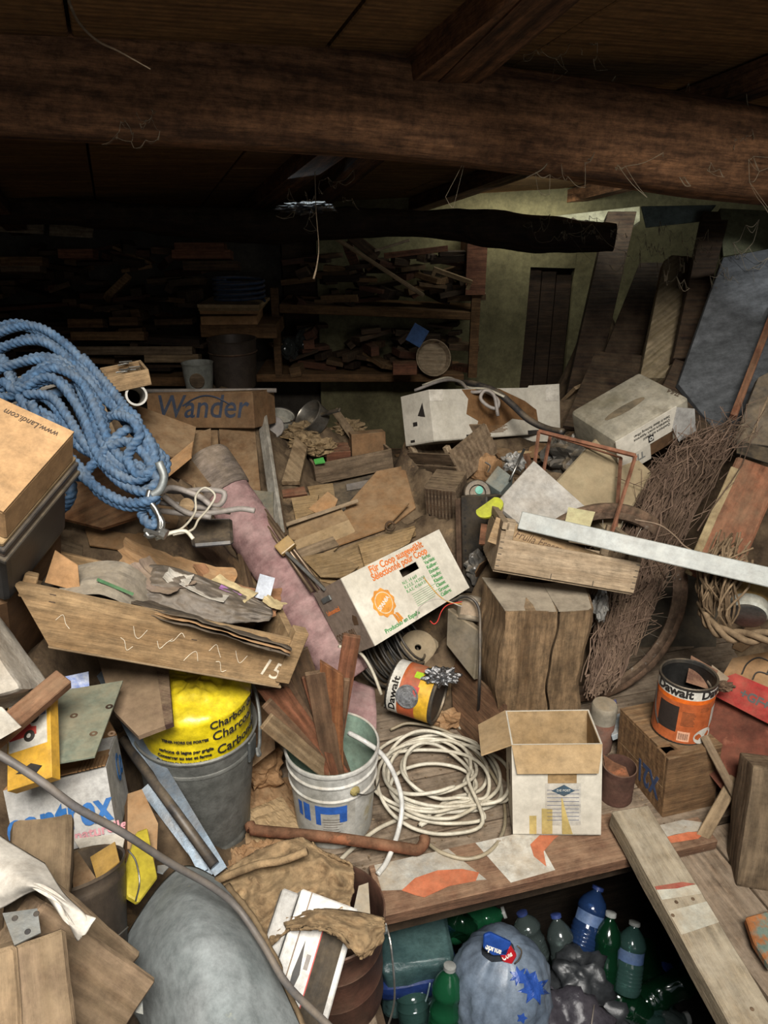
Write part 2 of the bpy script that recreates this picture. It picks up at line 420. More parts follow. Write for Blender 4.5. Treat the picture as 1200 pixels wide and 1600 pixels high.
while x > -2.6:
    w = r_.uniform(.15, .2)
    bm = nb(); bx(bm, 0, 2.4, 0, w-.006, -.03, r_.uniform(-.004, 0), bev=.002)
    mk('floor_board', bm, fw_a, floor, T(x, -2.4, 0)@Rz(90)); x -= w
# pit below the hatch
bm = nb()
bx(bm, -.35, hw+.5, -1.9, .35, -.92, -.86)
pitf = struct('floor_pit', bm, m_dirt, FM)
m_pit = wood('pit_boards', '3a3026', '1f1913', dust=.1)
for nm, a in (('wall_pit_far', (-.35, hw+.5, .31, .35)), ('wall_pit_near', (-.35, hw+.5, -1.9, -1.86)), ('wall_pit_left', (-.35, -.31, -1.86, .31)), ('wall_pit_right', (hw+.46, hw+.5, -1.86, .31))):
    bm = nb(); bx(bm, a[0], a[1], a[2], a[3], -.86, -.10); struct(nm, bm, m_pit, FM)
# walls
YB = 4.75
bm = nb(); bx(bm, -2.9, .62, YB, YB+.12, -.1, 1.62, sub=12); wob(bm, .02, 1.5); struct('wall_back', bm, m_grey)
bm = nb(); bx(bm, -3.0, -2.9, -2.2, YB+.1, -.1, 3.2); struct('wall_left', bm, w_vdark)
bm = nb(); bx(bm, 2.75, 2.85, -2.2, YB+.1, -.1, 3.2); struct('wall_right', bm, w_dark)
bm = nb(); bx(bm, -3.0, -.6, -2.3, -2.2, -.1, 3.2); bx(bm, 1.6, 2.85, -2.3, -2.2, -.1, 3.2); bx(bm, -.6, 1.6, -2.3, -2.2, 2.3, 3.2); struct('wall_front', bm, w_dark)
# whitewashed part of the back wall with the dark doorway in it
bm = nb()
A = PY(733, 600, 4.7); 
xw0, xw1 = PY(728, 480, 4.6).x, PY(905, 480, 4.6).x
xd0, xd1 = PY(822, 480, 4.6).x, PY(893, 480, 4.6).x; zd = PY(850, 420, 4.6).z
bx(bm, xw0-.9, xd0, 4.6, 4.7, -.1, 1.6, sub=6); bx(bm, xd0, xd1, 4.6, 4.7, zd, 1.6, sub=3); bx(bm, xd1, xw1+1.6, 4.6, 4.7, -.1, 1.6, sub=6)
wob(bm, .02, 2.2, 4); struct('wall_inner', bm, m_lime)
bm = nb(); bx(bm, xd0-.08, xd1+.08, 4.705, 4.73, -.1, zd+.06); struct('door_1', bm, w_vdark)
bm = nb()
for i, (a, b) in enumerate(((0, .3), (.32, .62), (.64, .97))):
    bx(bm, xd0+(xd1-xd0)*a, xd0+(xd1-xd0)*b, 4.63, 4.66, -.1, zd-.02*i)
struct('trim_1', bm, w_vdark)
# ------------------------------------------------------------------ roof: boards on rafters, one big log beam
# the roof falls towards the back; its boards run from upper right to lower left
def roofz(x, y): return 2.13-.155*y
RD = Vector((-.36, 1, -.16)).normalized(); RXv = Vector((1, .36, 0)).normalized(); RN = RXv.cross(RD).normalized()
if RN.z < 0: RN = -RN
RM = frame(Vector((0, 0, 2.16)), RXv, RN.cross(RXv), RN)
bm = nb(); bx(bm, -4.2, -.95, -2.6, 1.15, .05, .09); bx(bm, 1.3, 4.2, -2.6, 1.15, .05, .09); bx(bm, -4.2, 4.2, 1.15, 5.6, .05, .09); bx(bm, -.95, 1.3, -2.6, -1.7, .05, .09)  # hole above the camera is added to let the main lamp in
roof = struct('ceiling', bm, w_vdark, RM)
r_ = random.Random(5); x = -4.1; edges = []
xs = []
while x < 4.1:
    w = r_.uniform(.42, .56); xs.append((x, w)); x += w
for x, w in xs:
    y = -2.5+r_.uniform(-.3, .3)
    while y < 5.3:
        L = r_.uniform(1.6, 2.4)
        bm = nb(); bx(bm, x+.004, x+w-.004, y, min(y+L-.008, 5.5), .012+r_.uniform(0, .008), .048, bev=.003)
        if x+w > -.95 and x < 1.3 and y < 1.15:
            bm.free(); bm = nb(); bx(bm, x+.004, x+w-.004, 1.16, min(max(y+L, 2.3)-.008, 5.5), .014, .048, bev=.003)
            if y+L < 1.3: bm.free(); y += L; continue
        mk('roof_board', bm, w_panel, roof); y += L
for i, x in enumerate((-3.1, -2.2, -1.35, -.45, .42, .80, 1.75, 2.6)):
    bm = nb(); bx(bm, 3.4 if -.95 < x < 1.3 else 0, 7.6, -.055, .055, -.055, .012, sub=3); wob(bm, .01, 2.5, i)
    mk('rafter', bm, w_beam, roof, T(x, -2.3, 0)@Rz(90+(-6 if i == 4 else 0)))
# main log beam
A = PY(-320, 100, 1.78); B = PY(1420, 270, 2.55)
BM = axis_frame(A, B, Vector((0, 0, 1))); L = (B-A).length
bm = nb(); n = 28
def beamf(u, v):
    a = 2*PI*u; sx = L*v; p = 3.2
    r0 = .118*(abs(math.cos(a))**p+abs(math.sin(a))**p)**(-1/p)
    q = Vector((sx*1.1, math.cos(a)*1.4, math.sin(a)*1.4))
    r0 *= 1+.10*noise.noise(q)+.05*noise.noise(Vector((sx*.8, math.cos(a)*7, math.sin(a)*7)))+.02*noise.noise(Vector((sx*5, math.cos(a)*14, math.sin(a)*14)))
    return Vector((sx, r0*math.cos(a), r0*math.sin(a)*1.02+.03*math.sin(sx*1.3)))
vs = grid(bm, 64, 150, beamf, closeu=True)
bm.faces.new([r[0] for r in vs]); bm.faces.new([r[-1] for r in vs])
solo('log_beam', bm, w_beam, BM, 'huge rough hewn reddish log beam crossing the whole width under the roof', 'beam', smooth=True)
# second dark log far behind, bent
pts = [PY(150, 335, 3.9), PY(380, 352, 3.9), PY(560, 348, 3.85), PY(700, 352, 3.8), PY(840, 365, 3.75), PY(960, 372, 3.7)]
pts = [PY(-300, 318, 3.9), PY(-60, 322, 3.9)]+pts
bm = nb(); tube(bm, spline(pts, n=10), lambda t: .075+.012*math.sin(t*17), n=14); wob(bm, .012, 9, 2)
solo('back_log', bm, w_vdark, None, 'dark crooked log under the eaves behind the big beam', 'beam', smooth=True)
# ================================================================== builders
def shell(bm, w, d, h, t=.004, bottom=True, mi=0):
    bx(bm, 0, w, 0, t, 0, h, mi=mi); bx(bm, 0, w, d-t, d, 0, h, mi=mi)
    bx(bm, 0, t, t, d-t, 0, h, mi=mi); bx(bm, w-t, w, t, d-t, 0, h, mi=mi)
    if bottom: bx(bm, 0, w, 0, d, 0, t, mi=mi)
def flap_m(side, w, d, h, L, ang):
    """a flap hinged on the top edge of a box: ang 0 = lying shut, 90 = upright, 180 = folded open, 270 = hanging down"""
    # local: x along hinge, y outward when open at 180
    bm = nb()
    c = .012
    ln = w if side in 'fb' else d
    prism(bm, [(0, 0), (ln, 0), (ln-c, L), (c, L)], -.002, .002)
    for v in bm.verts: v.co.z += .006*math.sin(v.co.x/ln*PI)*(v.co.y/L)
    A = Rx(ang)
    if side == 'f': M = T(0, 0, h)@A
    elif side == 'b': M = T(w, d, h)@Rz(180)@A
    elif side == 'r': M = T(w, 0, h)@Rz(90)@A
    else: M = T(0, d, h)@Rz(-90)@A
    return bm, M
def carton(name, label, M, dims, m, flaps=(), group=None, m_in=None, t=.004, cat='box', flapm=None):
    """flaps: (side, length, angle); side f/b/l/r"""
    w, d, h = dims
    r = thing(name, label, cat, M, group)
    bm = nb(); shell(bm, w, d, h, t); mk('body', bm, m, r)
    if m_in:
        bm = nb(); shell(bm, w-2*t-.0006, d-2*t-.0006, h-t-.001, .0012); mk('lining', bm, m_in, r, T(t+.0003, t+.0003, t+.0003))
    for s, L, a in flaps:
        b, Mf = flap_m(s, w, d, h, L, a); mk('flap', b, flapm or m, r, Mf)
    return r
def closed_box(name, label, M, dims, m, cat='box', group=None, seam=True, tape=None, bev=.003):
    w, d, h = dims
    r = thing(name, label, cat, M, group)
    bm = nb(); bx(bm, 0, w, 0, d, 0, h-.004, bev=bev); mk('body', bm, m, r)
    if seam:
        for y0, y1 in ((0, d/2-.0015), (d/2+.0015, d)):
            bm = nb(); bx(bm, .0, w, y0, y1, h-.004, h, bev=.001); mk('lid_flap', bm, m, r)
    else:
        bm = nb(); bx(bm, 0, w, 0, d, h-.004, h); mk('lid_flap', bm, m, r)
    if tape:
        bm = nb(); bx(bm, -.001, w+.001, d/2-.022, d/2+.022, h, h+.0006); bx(bm, -.0008, -.0002, d/2-.022, d/2+.022, h-.05, h); mk('tape', bm, tape, r)
    return r
def plank(name, label, A, B, w, t, m, hint=None, cat='plank', group=None, taper=1, rough=.0, notch=0, parent=None, bev=.002, ext=0):
    if ext: A, B = A-(B-A).normalized()*ext, B+(B-A).normalized()*ext
    M = axis_frame(A, B, hint); L = (B-A).length; bm = nb()
    bx(bm, 0, L, -w/2, w/2, -t, 0, bev=bev)
    if rough:
        bmesh.ops.subdivide_edges(bm, edges=[e for e in bm.edges if e.calc_length() > L*.6], cuts=14)
        wob(bm, rough, 9, len(bpy.data.objects) % 50)
    if taper != 1:
        for v in bm.verts: v.co.y *= 1+(taper-1)*(v.co.x/L)
    if parent is not None: return mk(name, bm, m, parent, M)
    return solo(name, bm, m, M, label, cat, group)
def canM(base, top): return zframe(base, top)
def rod(name, label, pts, r, m, cat='rod', group=None, parent=None, n=8, smooth=True, **k):
    bm = nb(); tube(bm, pts, r, n, **k)
    if parent is not None: return mk(name, bm, m, parent, smooth=smooth)
    return solo(name, bm, m, None, label, cat, group, smooth=smooth)
def wire_bail(bm, R, z, drop, r=.003, side=0):
    pts = []
    for i in range(17):
        a = PI*i/16; pts.append(Vector((R*math.cos(a)*1.02, -math.sin(a)*R*.9*drop[0], z+math.sin(a)*R*.9*drop[1])))
    tube(bm, pts, r, 6)
def rot_about(v): return v
# ================================================================== open floor in the middle
# ---- painted plank along the hatch
m_paint = mat('white_paint', 'bdbab0', '9c978c', sc=22, bump=.3, dust=.35, c3='7a6a58', spot=.60)
m_spray = mat('orange_spray', 'c8714e', 'b8603e', sc=8, bump=.1, dust=.15)
def painted_plank(name, label, A, B, w, t, patches, M=None):
    r = thing(name, label, 'plank', axis_frame(A, B, Vector((0, 0, 1)))); L = (B-A).length
    bm = nb(); bx(bm, 0, L, -w/2, w/2, -t, 0, bev=.002); mk('board', bm, wood('plank_brown', '7b5b45', '5d4030', dust=.5, dcol='93785f'), r)
    for poly, m, z in patches:
        bm = nb(); prism(bm, [(x*L, y*w) for x, y in poly], 0, .0006+z); mk('paint_patch', bm, m, r)
    return r
A = PZ(560, 1418, .035); B = PZ(1000, 1308, .035)
hb = e1
lo = .5; hi = -.5
def P0(x, y): return PZ(x, y, .036)
A = (P0(575, 1345)+P0(600, 1440))/2; B = (P0(962, 1262)+P0(992, 1345))/2
WP = (P0(975, 1268)-P0(992, 1340)).length*.96
def blob(cx, cy, rx, ry, n=16, s=0, pw=1):
    return [(cx+rx*math.cos(2*PI*i/n)*(1+.15*noise.noise(Vector((i*1.1, s, 0)))), cy+ry*math.sin(2*PI*i/n)*(1+.15*noise.noise(Vector((i*1.3, s+5, 0))))) for i in range(n)]
painted_plank('painted_plank', 'brown plank along the hatch edge with white paint patches and orange spray arcs', A, B, WP, .035,
  [([(.02, -.02), (.31, .03), (.35, -.02), (.40, .46), (.20, .46), (.02, .44)][::-1] if 0 else [(.02, .48), (.31, .48), (.40, -.28), (.30, -.20), (.14, -.16), (.02, -.04)], m_paint, 0),
   ([(.42, .48), (.68, .48), (.66, .1), (.66, -.40), (.48, -.44)], m_paint, 0),
   ([(.09, -.12), (.15, .05), (.24, .10), (.33, .02), (.385, -.12), (.36, -.26), (.26, -.24), (.16, -.34), (.13, -.26)], m_spray, .0004),
   ([(.61, -.05), (.62, .2), (.68, .36), (.78, .48), (.93, .49), (.80, .36), (.72, .20), (.655, .0), (.635, -.30)], m_spray, .0004)])
A = (P0(1018, 1285)+P0(1032, 1330))/2; B = (P0(1100, 1275)+P0(1110, 1308))/2
painted_plank('painted_plank', 'short brown plank end with white and orange paint right of the slanting board', P0(985, 1322), P0(1106, 1294), .085, .03,
  [([(.0, .48), (.8, .48), (.99, .25), (.97, -.05), (.6, .05), (.3, .0), (.0, .0)], m_paint, 0), ([(.25, -.12), (.45, .02), (.75, .02), (.93, -.12), (.8, -.28), (.5, -.22)], m_spray, .0004)])
# ---- slanting board over the hatch
A = PZ(985, 1262, .11); B = PZ(1195, 1625, .06)
wd = 62*A.y/1150*1.28
r = thing('slanting_board', 'long pale dusty board slanting over the hatch corner with a red mark', 'plank', axis_frame(A, B, Vector((0, 0, 1))))
L = (B-A).length
bm = nb(); bx(bm, 0, L, -.052, .052, -.055, 0, bev=.003)
bmesh.ops.subdivide_edges(bm, edges=[e for e in bm.edges if e.calc_length() > L*.6], cuts=16); wob(bm, .002, 8); mk('board', bm, wood('board_pale', 'a3947b', '81715a', dust=.55, dcol='a59a86'), r)
bm = nb(); prism(bm, [(L*.39, -.05), (L*.405, -.05), (L*.415, .0), (L*.41, .048), (L*.392, .02)], 0, .0012); mk('red_mark', bm, mat('red_mark_paint', '8f3a33', bump=.1, dust=.25, vary=0), r)
bm = nb(); prism(bm, [(L*.405, -.05), (L*.45, -.05), (L*.455, .05), (L*.415, .05)], 0, .0008); mk('paint_band', bm, mat('pale_paint', 'a8a89c', 'a09a8a', sc=20, bump=.2), r)
bm = nb(); prism(bm, [(L*.50, -.05), (L*.60, -.05), (L*.58, .05), (L*.49, .05)], 0, .0006); mk('paint_band', bm, mat('pale_paint', 'a8a89c'), r)
for x, y in ((.47, -.02), (.47, .022), (.9, .01), (.52, -.045)):
    bm = nb(); lathe(bm, [(0, .0016), (.004, .0012), (.005, 0)], 8); mk('nail_head', bm, rust_d, r, T(L*x, y, 0))
# ---- white carton with open flaps
bd = {'000': (804, 1308), '100': (936, 1303), '001': (802, 1168), '101': (948, 1166), '011': (800, 1110), '111': (915, 1108)}
bd = {'000': (804, 1308), '100': (936, 1303), '001': (791, 1163), '101': (949, 1163), '011': (797, 1109), '111': (914, 1109)}
M, dm = fitbox('white_carton', bd, (.235, .17, .25), 2.0, yaw=0, tilt=0)
r = carton('open_carton', 'white open topped carton with brown flaps standing by the log block', M, dm, card_w, m_in=card_l,
  flaps=(('f', .075, 258), ('l', .085, 205)), flapm=card_l)
w, d, h = dm
for x0, x1, z1 in ((.19, .27, .22), (.33, .45, .30)):
    bm = nb(); bx(bm, w*x0, w*x1, -.001, -.0002, .004, h*z1); mk('tape_strip', bm, mat('yellow_tape', 'b5a064', '9a8650', rough=.5, bump=.1, dust=.15), r)
bm = nb(); prism(bm, [(w*.56, .004), (w*.68, .004), (w*.62, h*.2), (w*.56, h*.42), (w*.55, h*.42)], .0012, .002, M=FRONT); mk('tape_strip', bm, MATS['yellow_tape'], r)
bm = nb(); bx(bm, w*.37, w*.77, -.0008, -.0001, .03, h*.58); mk('label_sheet', bm, paper, r)
bm = nb()
for i in range(9): bx(bm, w*.39, w*.75, -.0011, -.0006, .045+i*.011, .0462+i*.011)
mk('printed_lines', bm, ink_navy, r)
bm = nb(); prism(bm, [(w*.44, h*.50), (w*.58, h*.44), (w*.70, h*.50), (w*.58, h*.565)], .0010, .0018, M=FRONT); mk('diamond_mark', bm, mat('ink_teal', '24465a', bump=0, vary=0), r)
text('DIE POST', .0085, ink_white, r, T(w*.575, -.0022, h*.495)@FRONT, align='CENTER')
bm = nb(); bx(bm, w*.40, w*.72, -.002, -.0002, h*.585, h*.74); mk('torn_patch', bm, corr, r)
bm = nb()
for q in range(5): tube(bm, [Vector((w*(.15+.03*q+.05*j), -.003-.02, h*.9+.004*math.sin(j*2+q))) for j in range(4)], .0006, 4)
bm.free()
bm = nb()
for z0 in (.42, .60): bx(bm, -.0012, -.0002, d*.3, d*.5, h*z0, h*z0+.002)
bx(bm, -.0012, -.0002, d*.3, d*.32, h*.42, h*.6); bx(bm, -.0012, -.0002, d*.48, d*.5, h*.42, h*.6); bx(bm, -.0012, -.0002, d*.37, d*.42, h*.46, h*.56)
mk('printed_mark', bm, ink_dark, r)
# ---- big squared log block
M, dm = fitbox('log_block', {'001': (790, 957), '101': (925, 957), '011': (768, 905), '111': (915, 915), '000': (785, 1150), '100': (912, 1165)}, (.27, .20, .56), 2.25, yaw=5, tilt=0)
w, d, h = dm
TZ = .50; q4 = [PZ(x, y, TZ) for x, y in ((788, 957), (927, 954), (914, 911), (752, 904))]
M = axis_frame(Vector((q4[0].x, q4[0].y, 0)), Vector((q4[1].x, q4[1].y, 0)), Vector((0, 0, 1))); h = TZ
w = (q4[1]-q4[0]).length; Mq = M.inverted(); bl = Mq@q4[3]; brr = Mq@q4[2]
LBr = thing('log_block', 'big squared timber block with a long drying crack behind the open carton', 'timber block', M)
cx = w*.60
cb_ = cx+(bl.x+brr.x-w)*.5
for poly in ([(.0, .004), (.012, 0), (cx-.0035, .0), (cx-.0005, .06), (cb_-.0005, brr.y), (bl.x, bl.y)], [(cx+.0035, .0), (w-.012, 0), (w, .01), (brr.x, brr.y), (cb_+.0005, brr.y), (cx+.0005, .06)]):
  bm = nb(); prism(bm, poly, 0, h)
  bmesh.ops.subdivide_edges(bm, edges=[e for e in bm.edges if abs(e.verts[0].co.z-e.verts[1].co.z) > .1], cuts=26)
  bmesh.ops.bisect_plane(bm, geom=bm.verts[:]+bm.edges[:]+bm.faces[:], plane_co=(poly[0][0]*.5+poly[2][0]*.5, 0, 0), plane_no=(1, 0, 0)); bmesh.ops.triangulate(bm, faces=[f for f in bm.faces if len(f.verts) > 4])
  for v in bm.verts:
    x, y, z = v.co; q = noise.noise_vector(Vector((0, 0, z*5)))*.010
    v.co += Vector((q.x+.006*math.sin(z*14)+.002*math.sin(z*47), noise.noise(Vector((x*3, y*3, z*6)))*.008, noise.noise(Vector((x*9, y*9, 0)))*.006 if z > h*.9 else 0))
  mk('timber_half', bm, wood('block_wood', '94795a', '5f4932', sc=4, rings=9, ax='Z', grunge=.5, bump=1, dust=.3, dcol='95836a'), LBr, smooth=25)
  bm = nb(); prism(bm, [(x*.985+.002, y+.003) for x, y in poly], h-.002, h+.002); wob(bm, .004, 9); mk('dusty_end', bm, mat('end_grain', '8f8371', '75695a', sc=9, bump=.5, dust=.6, dcol='9d917d'), LBr)
LB = (M, dm)
bm = nb(); prism(bm, [(w*.59, .02), (w*.605, .02), (w*.61, h*.3), (w*.605, h*.5), (w*.60, h*.75), (w*.58, h*.97), (w*.572, h*.97), (w*.592, h*.75), (w*.598, h*.5), (w*.6, h*.3)], .004, .012, M=FRONT)
bm.free()
# ---- white paint bucket with wood sticks
base = PZ(522, 1318, 0)+Vector((-.004, .085, 0)); base.z = 0; R = .122
M = T(*base)
r = thing('paint_bucket', 'white paint streaked plastic bucket full of reddish wood sticks', 'bucket', M); H = .27
# wall with rim and ribs, inner wall greenish
bm = nb(); lathe(bm, [(0, 0), (R*.84, 0), (R*.85, .012), (R*.93, H*.62), (R*.965, H*.63), (R*.97, H*.645), (R*.94, H*.66), (R*.965, H*.8), (R*.995, H*.81), (R, H*.825), (R*.965, H*.84), (R*.98, H*.94), (R*1.02, H*.95), (R*1.03, H*.985), (R*1.01, H), (R*.975, H*.99)], 48)
mk('body', bm, mat('bucket_white', 'c2c1bb', '97958c', sc=9, st=(1, 1, .25), rough=.5, bump=.2, dust=.3, c3='9b937a', spot=.6), r, smooth=40)
bm = nb(); lathe(bm, [(R*.97, H*.99), (R*.9, H*.5), (R*.8, .01), (0, .008)], 48); mk('inner_wall', bm, mat('bucket_inner', '8fa896', '7a8f80', rough=.5, bump=.1), r, smooth=40)
lm = nb()
def cyl_patch(bm, R0, R1, a0, a1, z0, z1, n=14, off=.0012, z0b=None, z1b=None):
    """a patch of print that follows the wall of a tapering vessel"""
    vs = []
    for i in range(n+1):
        a = math.radians(a0+(a1-a0)*i/n); f = i/n
        za, zb = z0+((z0b or z0)-z0)*f, z1+((z1b or z1)-z1)*f; row = []
        for z in (za, zb):
            rr = R0+(R1-R0)*z+off; row.append(bm.verts.new((rr*math.cos(a), rr*math.sin(a), z)))
        vs.append(row)
    for p, q in zip(vs, vs[1:]): bm.faces.new((p[0], q[0], q[1], p[1]))
k = (R*.93-R*.85)/(H*.62)
cyl_patch(lm, R*.85, R*.85+k, -140, -56, .035, .165); mk('label_band', lm, white_en, r, smooth=True)
lm = nb(); cyl_patch(lm, R*.85, R*.85+k, -128, -118, .095, .155, 3, .002); cyl_patch(lm, R*.85, R*.85+k, -110, -68, .132, .158, 8, .002); cyl_patch(lm, R*.85, R*.85+k, -110, -103, .09, .14, 2, .002); cyl_patch(lm, R*.85, R*.85+k, -78, -68, .10, .14, 3, .002)
cyl_patch(lm, R*.85, R*.85+k, -138, -131, .10, .15, 3, .002)
mk('blue_print', lm, mat('label_blue', '2a5aa8', bump=.05, dust=.1, vary=0), r, smooth=True)
lm = nb()
for i in range(8): cyl_patch(lm, R*.85, R*.85+k, -101+i % 3, -82+(i*7) % 9, .048+i*.009, .0495+i*.009, 5, .0022)
mk('printed_lines', lm, ink_dark, r, smooth=True)
a = math.radians(-58)
bm = nb(); lathe(bm, [(.0, .010), (.006, .010), (.012, .006), (.014, 0)], 12, M=T(R*.97*math.cos(a), R*.97*math.sin(a), H*.74)@Rz(-58)@Ry(90)); mk('handle_boss', bm, mat('boss_yellow', '9b8f5a', '6f6238', bump=.2), r)
pts = [Vector((R*math.cos(a)*1.07, R*math.sin(a)*1.07, H*.74)), Vector((R*math.cos(a+.2)*1.1, R*math.sin(a+.2)*1.1, H*.68)), Vector((R*math.cos(a+.5)*1.08, R*math.sin(a+.5)*1.08, H*.63)), Vector((R*math.cos(a+.8)*1.05, R*math.sin(a+.8)*1.05, H*.62))]
bm = nb(); tube(bm, spline(pts), .002, 6); mk('wire_handle', bm, steel, r)
# sticks in the bucket: top pixel, width, material, depth of the top end
def stick(px, py, d, bxo, byo, w, t, m, lab, tilt=None, top='flat'):
    tp = PZ(px, py, d); q = tp-base; b = base+Vector((max(-.075, min(.075, -.6*q.x)), max(-.07, min(.07, -.5*q.y+byo*.3)), .02))
    hint = CP-(b+tp)/2
    if tilt: hint = hint+tilt
    w *= 1.3; M = axis_frame(b, tp, hint); L = (tp-b).length; bm = nb()
    bx(bm, 0, L, -w/2, w/2, -t, 0, bev=.0015)
    bmesh.ops.subdivide_edges(bm, edges=[e for e in bm.edges if e.calc_length() > L*.6], cuts=8); wob(bm, .002, 14, px)
    if top == 'slant':
        for v in bm.verts:
            if v.co.x > L*.95: v.co.x += v.co.y*.8
    solo('wood_stick', bm, m, M, lab, 'stick', 'offcut sticks in the paint bucket')
w_r2 = wood('stick_red', '85543c', '57341f', dust=.12); w_r3 = wood('stick_brown', '7d5f47', '523b2a', dust=.25)
stick(550, 995, .56, .035, .03, .034, .016, w_r2, 'tallest reddish upright stick in the paint bucket')
stick(518, 1045, .50, .03, -.01, .045, .012, wood('stick_orange', '98643f', '6b4026', dust=.1), 'orange brown stick with a knot in the paint bucket', top='slant')
stick(493, 1052, .49, .01, -.03, .04, .014, w_r3, 'greyish brown stick in the middle of the paint bucket')
stick(462, 1020, .53, -.01, .04, .05, .012, w_dark, 'dark wide stick leaning behind the others in the paint bucket')
stick(428, 1078, .46, -.02, -.02, .05, .013, w_r2, 'red brown wide stick leaning left in the paint bucket', top='slant')
stick(418, 1100, .44, -.045, -.01, .024, .012, w_r3, 'narrow red brown stick leaning far left in the paint bucket')
stick(418, 1128, .41, -.06, .0, .034, .012, w_dusty, 'grey dusty stick lowest on the left in the paint bucket')
stick(478, 1058, .47, -.005, -.045, .016, .010, w_r2, 'thin reddish lath in front in the paint bucket')
stick(440, 1062, .47, -.02, -.02, .03, .012, w_r3, 'dull brown stick between the left leaning ones in the paint bucket')
stick(535, 1062, .45, .02, -.03, .03, .012, w_r3, 'short greyish stick at the right side of the paint bucket')
# ---- rusty pipe in front of the bucket
pts = [PZ(390, 1288, .07), PZ(393, 1295, .068), PZ(405, 1298, .066), PZ(520, 1309, .064), PZ(630, 1325, .055), PZ(652, 1328, .054), PZ(662, 1318, .056), PZ(664, 1308, .06)]
rod('bent_iron_bar', 'rusty iron bar with bent ends lying before the paint bucket', spline(pts, n=5), .0145, rust, 'iron bar', n=10)
# ---- coil of white cable
rr = random.Random(11)
ring = []
c0 = PZ(680, 1215, .012)
pts = []
for i in range(0, 10*14):
    a = 2*PI*i/14-.6; k = i//14
    R0 = .146+.045*math.sin(k*2.1)+.012*math.sin(i*.7); ex = 1.0+.14*math.sin(k*1.3)
    cx = .02*math.sin(k*1.9); cy = .03*math.cos(k*1.4)-.01
    pts.append(c0+Vector((cx+R0*ex*math.cos(a), cy+R0*.92*math.sin(a)*(1+.12*math.sin(k*2.7)), .004+.0052*k*(.6+.4*math.sin(i*.9+k))+.006*abs(math.sin(i*.37)))))
pts = [PZ(757, 1262, .01), PZ(700, 1268, .012), PZ(655, 1290, .01), PZ(700, 1250, .014)]+pts
rod('cable_coil', 'thick tangled coil of dirty white cable on the floor boards', spline(pts, n=6), .0054, cable_w, 'cable', n=7)
z = .008
pts = [PZ(545, 1145, .265), PZ(572, 1160, .262), PZ(598, 1180, .22), PZ(618, 1215, .16), PZ(628, 1255, .10), PZ(622, 1300, .06), PZ(605, 1345, .046), PZ(590, 1366, .044)]
rod('white_cable', 'clean white cable end looping out of the paint bucket to the hatch plank', spline(pts, n=8), .0068, mat('cable_clean', 'd8d6d0', 'c0bdb4', rough=.4, bump=0, dust=.05), 'cable', n=8)
pts = [PZ(530, 1345, z), PZ(560, 1318, z), PZ(600, 1290, z), PZ(655, 1272, z), PZ(720, 1268, .014), PZ(760, 1262, .014), PZ(782, 1245, .01), PZ(779, 1215, .01), PZ(760, 1180, z), PZ(735, 1150, z), PZ(700, 1125, z+.01), PZ(660, 1110, .02), PZ(600, 1102, .02)]
rod('white_cable', 'outer white cable loop sweeping from the iron bar round the coil', spline(pts, n=8), .0060, cable_w, 'cable', n=7)
pts = [PZ(665, 1315, .02), PZ(690, 1332, .042), PZ(730, 1342, .044), PZ(765, 1330, .044), PZ(786, 1300, .02), PZ(789, 1265, z), PZ(780, 1230, z), PZ(755, 1190, z), PZ(725, 1160, z), PZ(690, 1140, .02), PZ(640, 1130, .03), PZ(610, 1140, .02)]
rod('white_cable', 'lowest yellowed cable loop lying over the painted plank', spline(pts, n=8), .0052, mat('cable_yellowed', 'a79c84', '83775f', rough=.5, bump=.1, dust=.25), 'cable', n=7)
# ---- fallen paint can
def paint_can(label, M, R, H, lidless, wraps, M_in=dark_metal):
    r = thing('paint_can', label, 'paint can', M)
    bm = nb(); prof = [(0, 0), (R*.97, 0), (R*1.0, .003), (R*1.015, .006), (R, .010), (R, H-.012), (R*1.02, H-.008), (R*1.02, H-.002), (R*.99, H)]
    if lidless: prof += [(R*.94, H-.002), (R*.93, H-.012), (R*.97, H-.016), (R*.97, .006), (0, .005)]
    else: prof += [(R*.9, H), (R*.88, H-.006), (0, H-.006)]
    lathe(bm, prof, 48); mk('body', bm, M_in, r, smooth=40)
    for a0, a1, z0, z1, m, o in wraps:
        bm = nb(); cyl_patch(bm, R, R, a0, a1, z0*H, z1*H, max(4, int(abs(a1-a0)/8)), o); 
        for f in bm.faces: pass
        mk('label_band', bm, m, r, smooth=True)
    return r
m_lw = mat('label_white', 'd3cfc4', 'bdb8ac', rough=.45, bump=.05, dust=.1, vary=0)
m_lo = mat('label_orange', 'bd6538', 'a8532a', rough=.45, bump=.05, dust=.1, vary=0)
m_ly = mat('label_yellow', 'd3a528', 'bd9020', rough=.45, bump=.05, dust=.1, vary=0)
A = P(690, 1092, 2.30); B = P(616, 1058, 2.345); R = .083
A.z = max(A.z, .085); B.z = A.z-.012+.02
zz = (A-B).normalized()
AX = zz; Yh = Vector((0, 0, 1)); Xc = (CP-A); Xc = (Xc-AX*Xc.dot(AX)).normalized()
M = frame(B, Xc, AX.cross(Xc), AX); H = .155
r = paint_can('fallen orange and yellow paint can with a round grey seal', M, R, H, False,
  [(-100, 100, .05, .27, m_lw, .0006), (-100, 100, .27, .33, m_lo, .0007), (-100, 100, .33, .64, mat('label_redorange', 'b85a35', '9c4527', sc=12, rough=.5, bump=.1, vary=0), .0006), (-100, 100, .64, .92, m_ly, .0007)])
me = text_mesh('Dawalt', .040, ink_black, bold=.0012, ext=.0003)
bm = nb(); bm.from_mesh(me)
for v in bm.verts:
    u, s = v.co.x, v.co.y
    a = math.radians(62)-u/R; v.co = Vector(((R+.0016)*math.cos(a), (R+.0016)*math.sin(a), .036-s*.75))
for v in bm.verts: pass
mk('lettering', bm, ink_black, r)
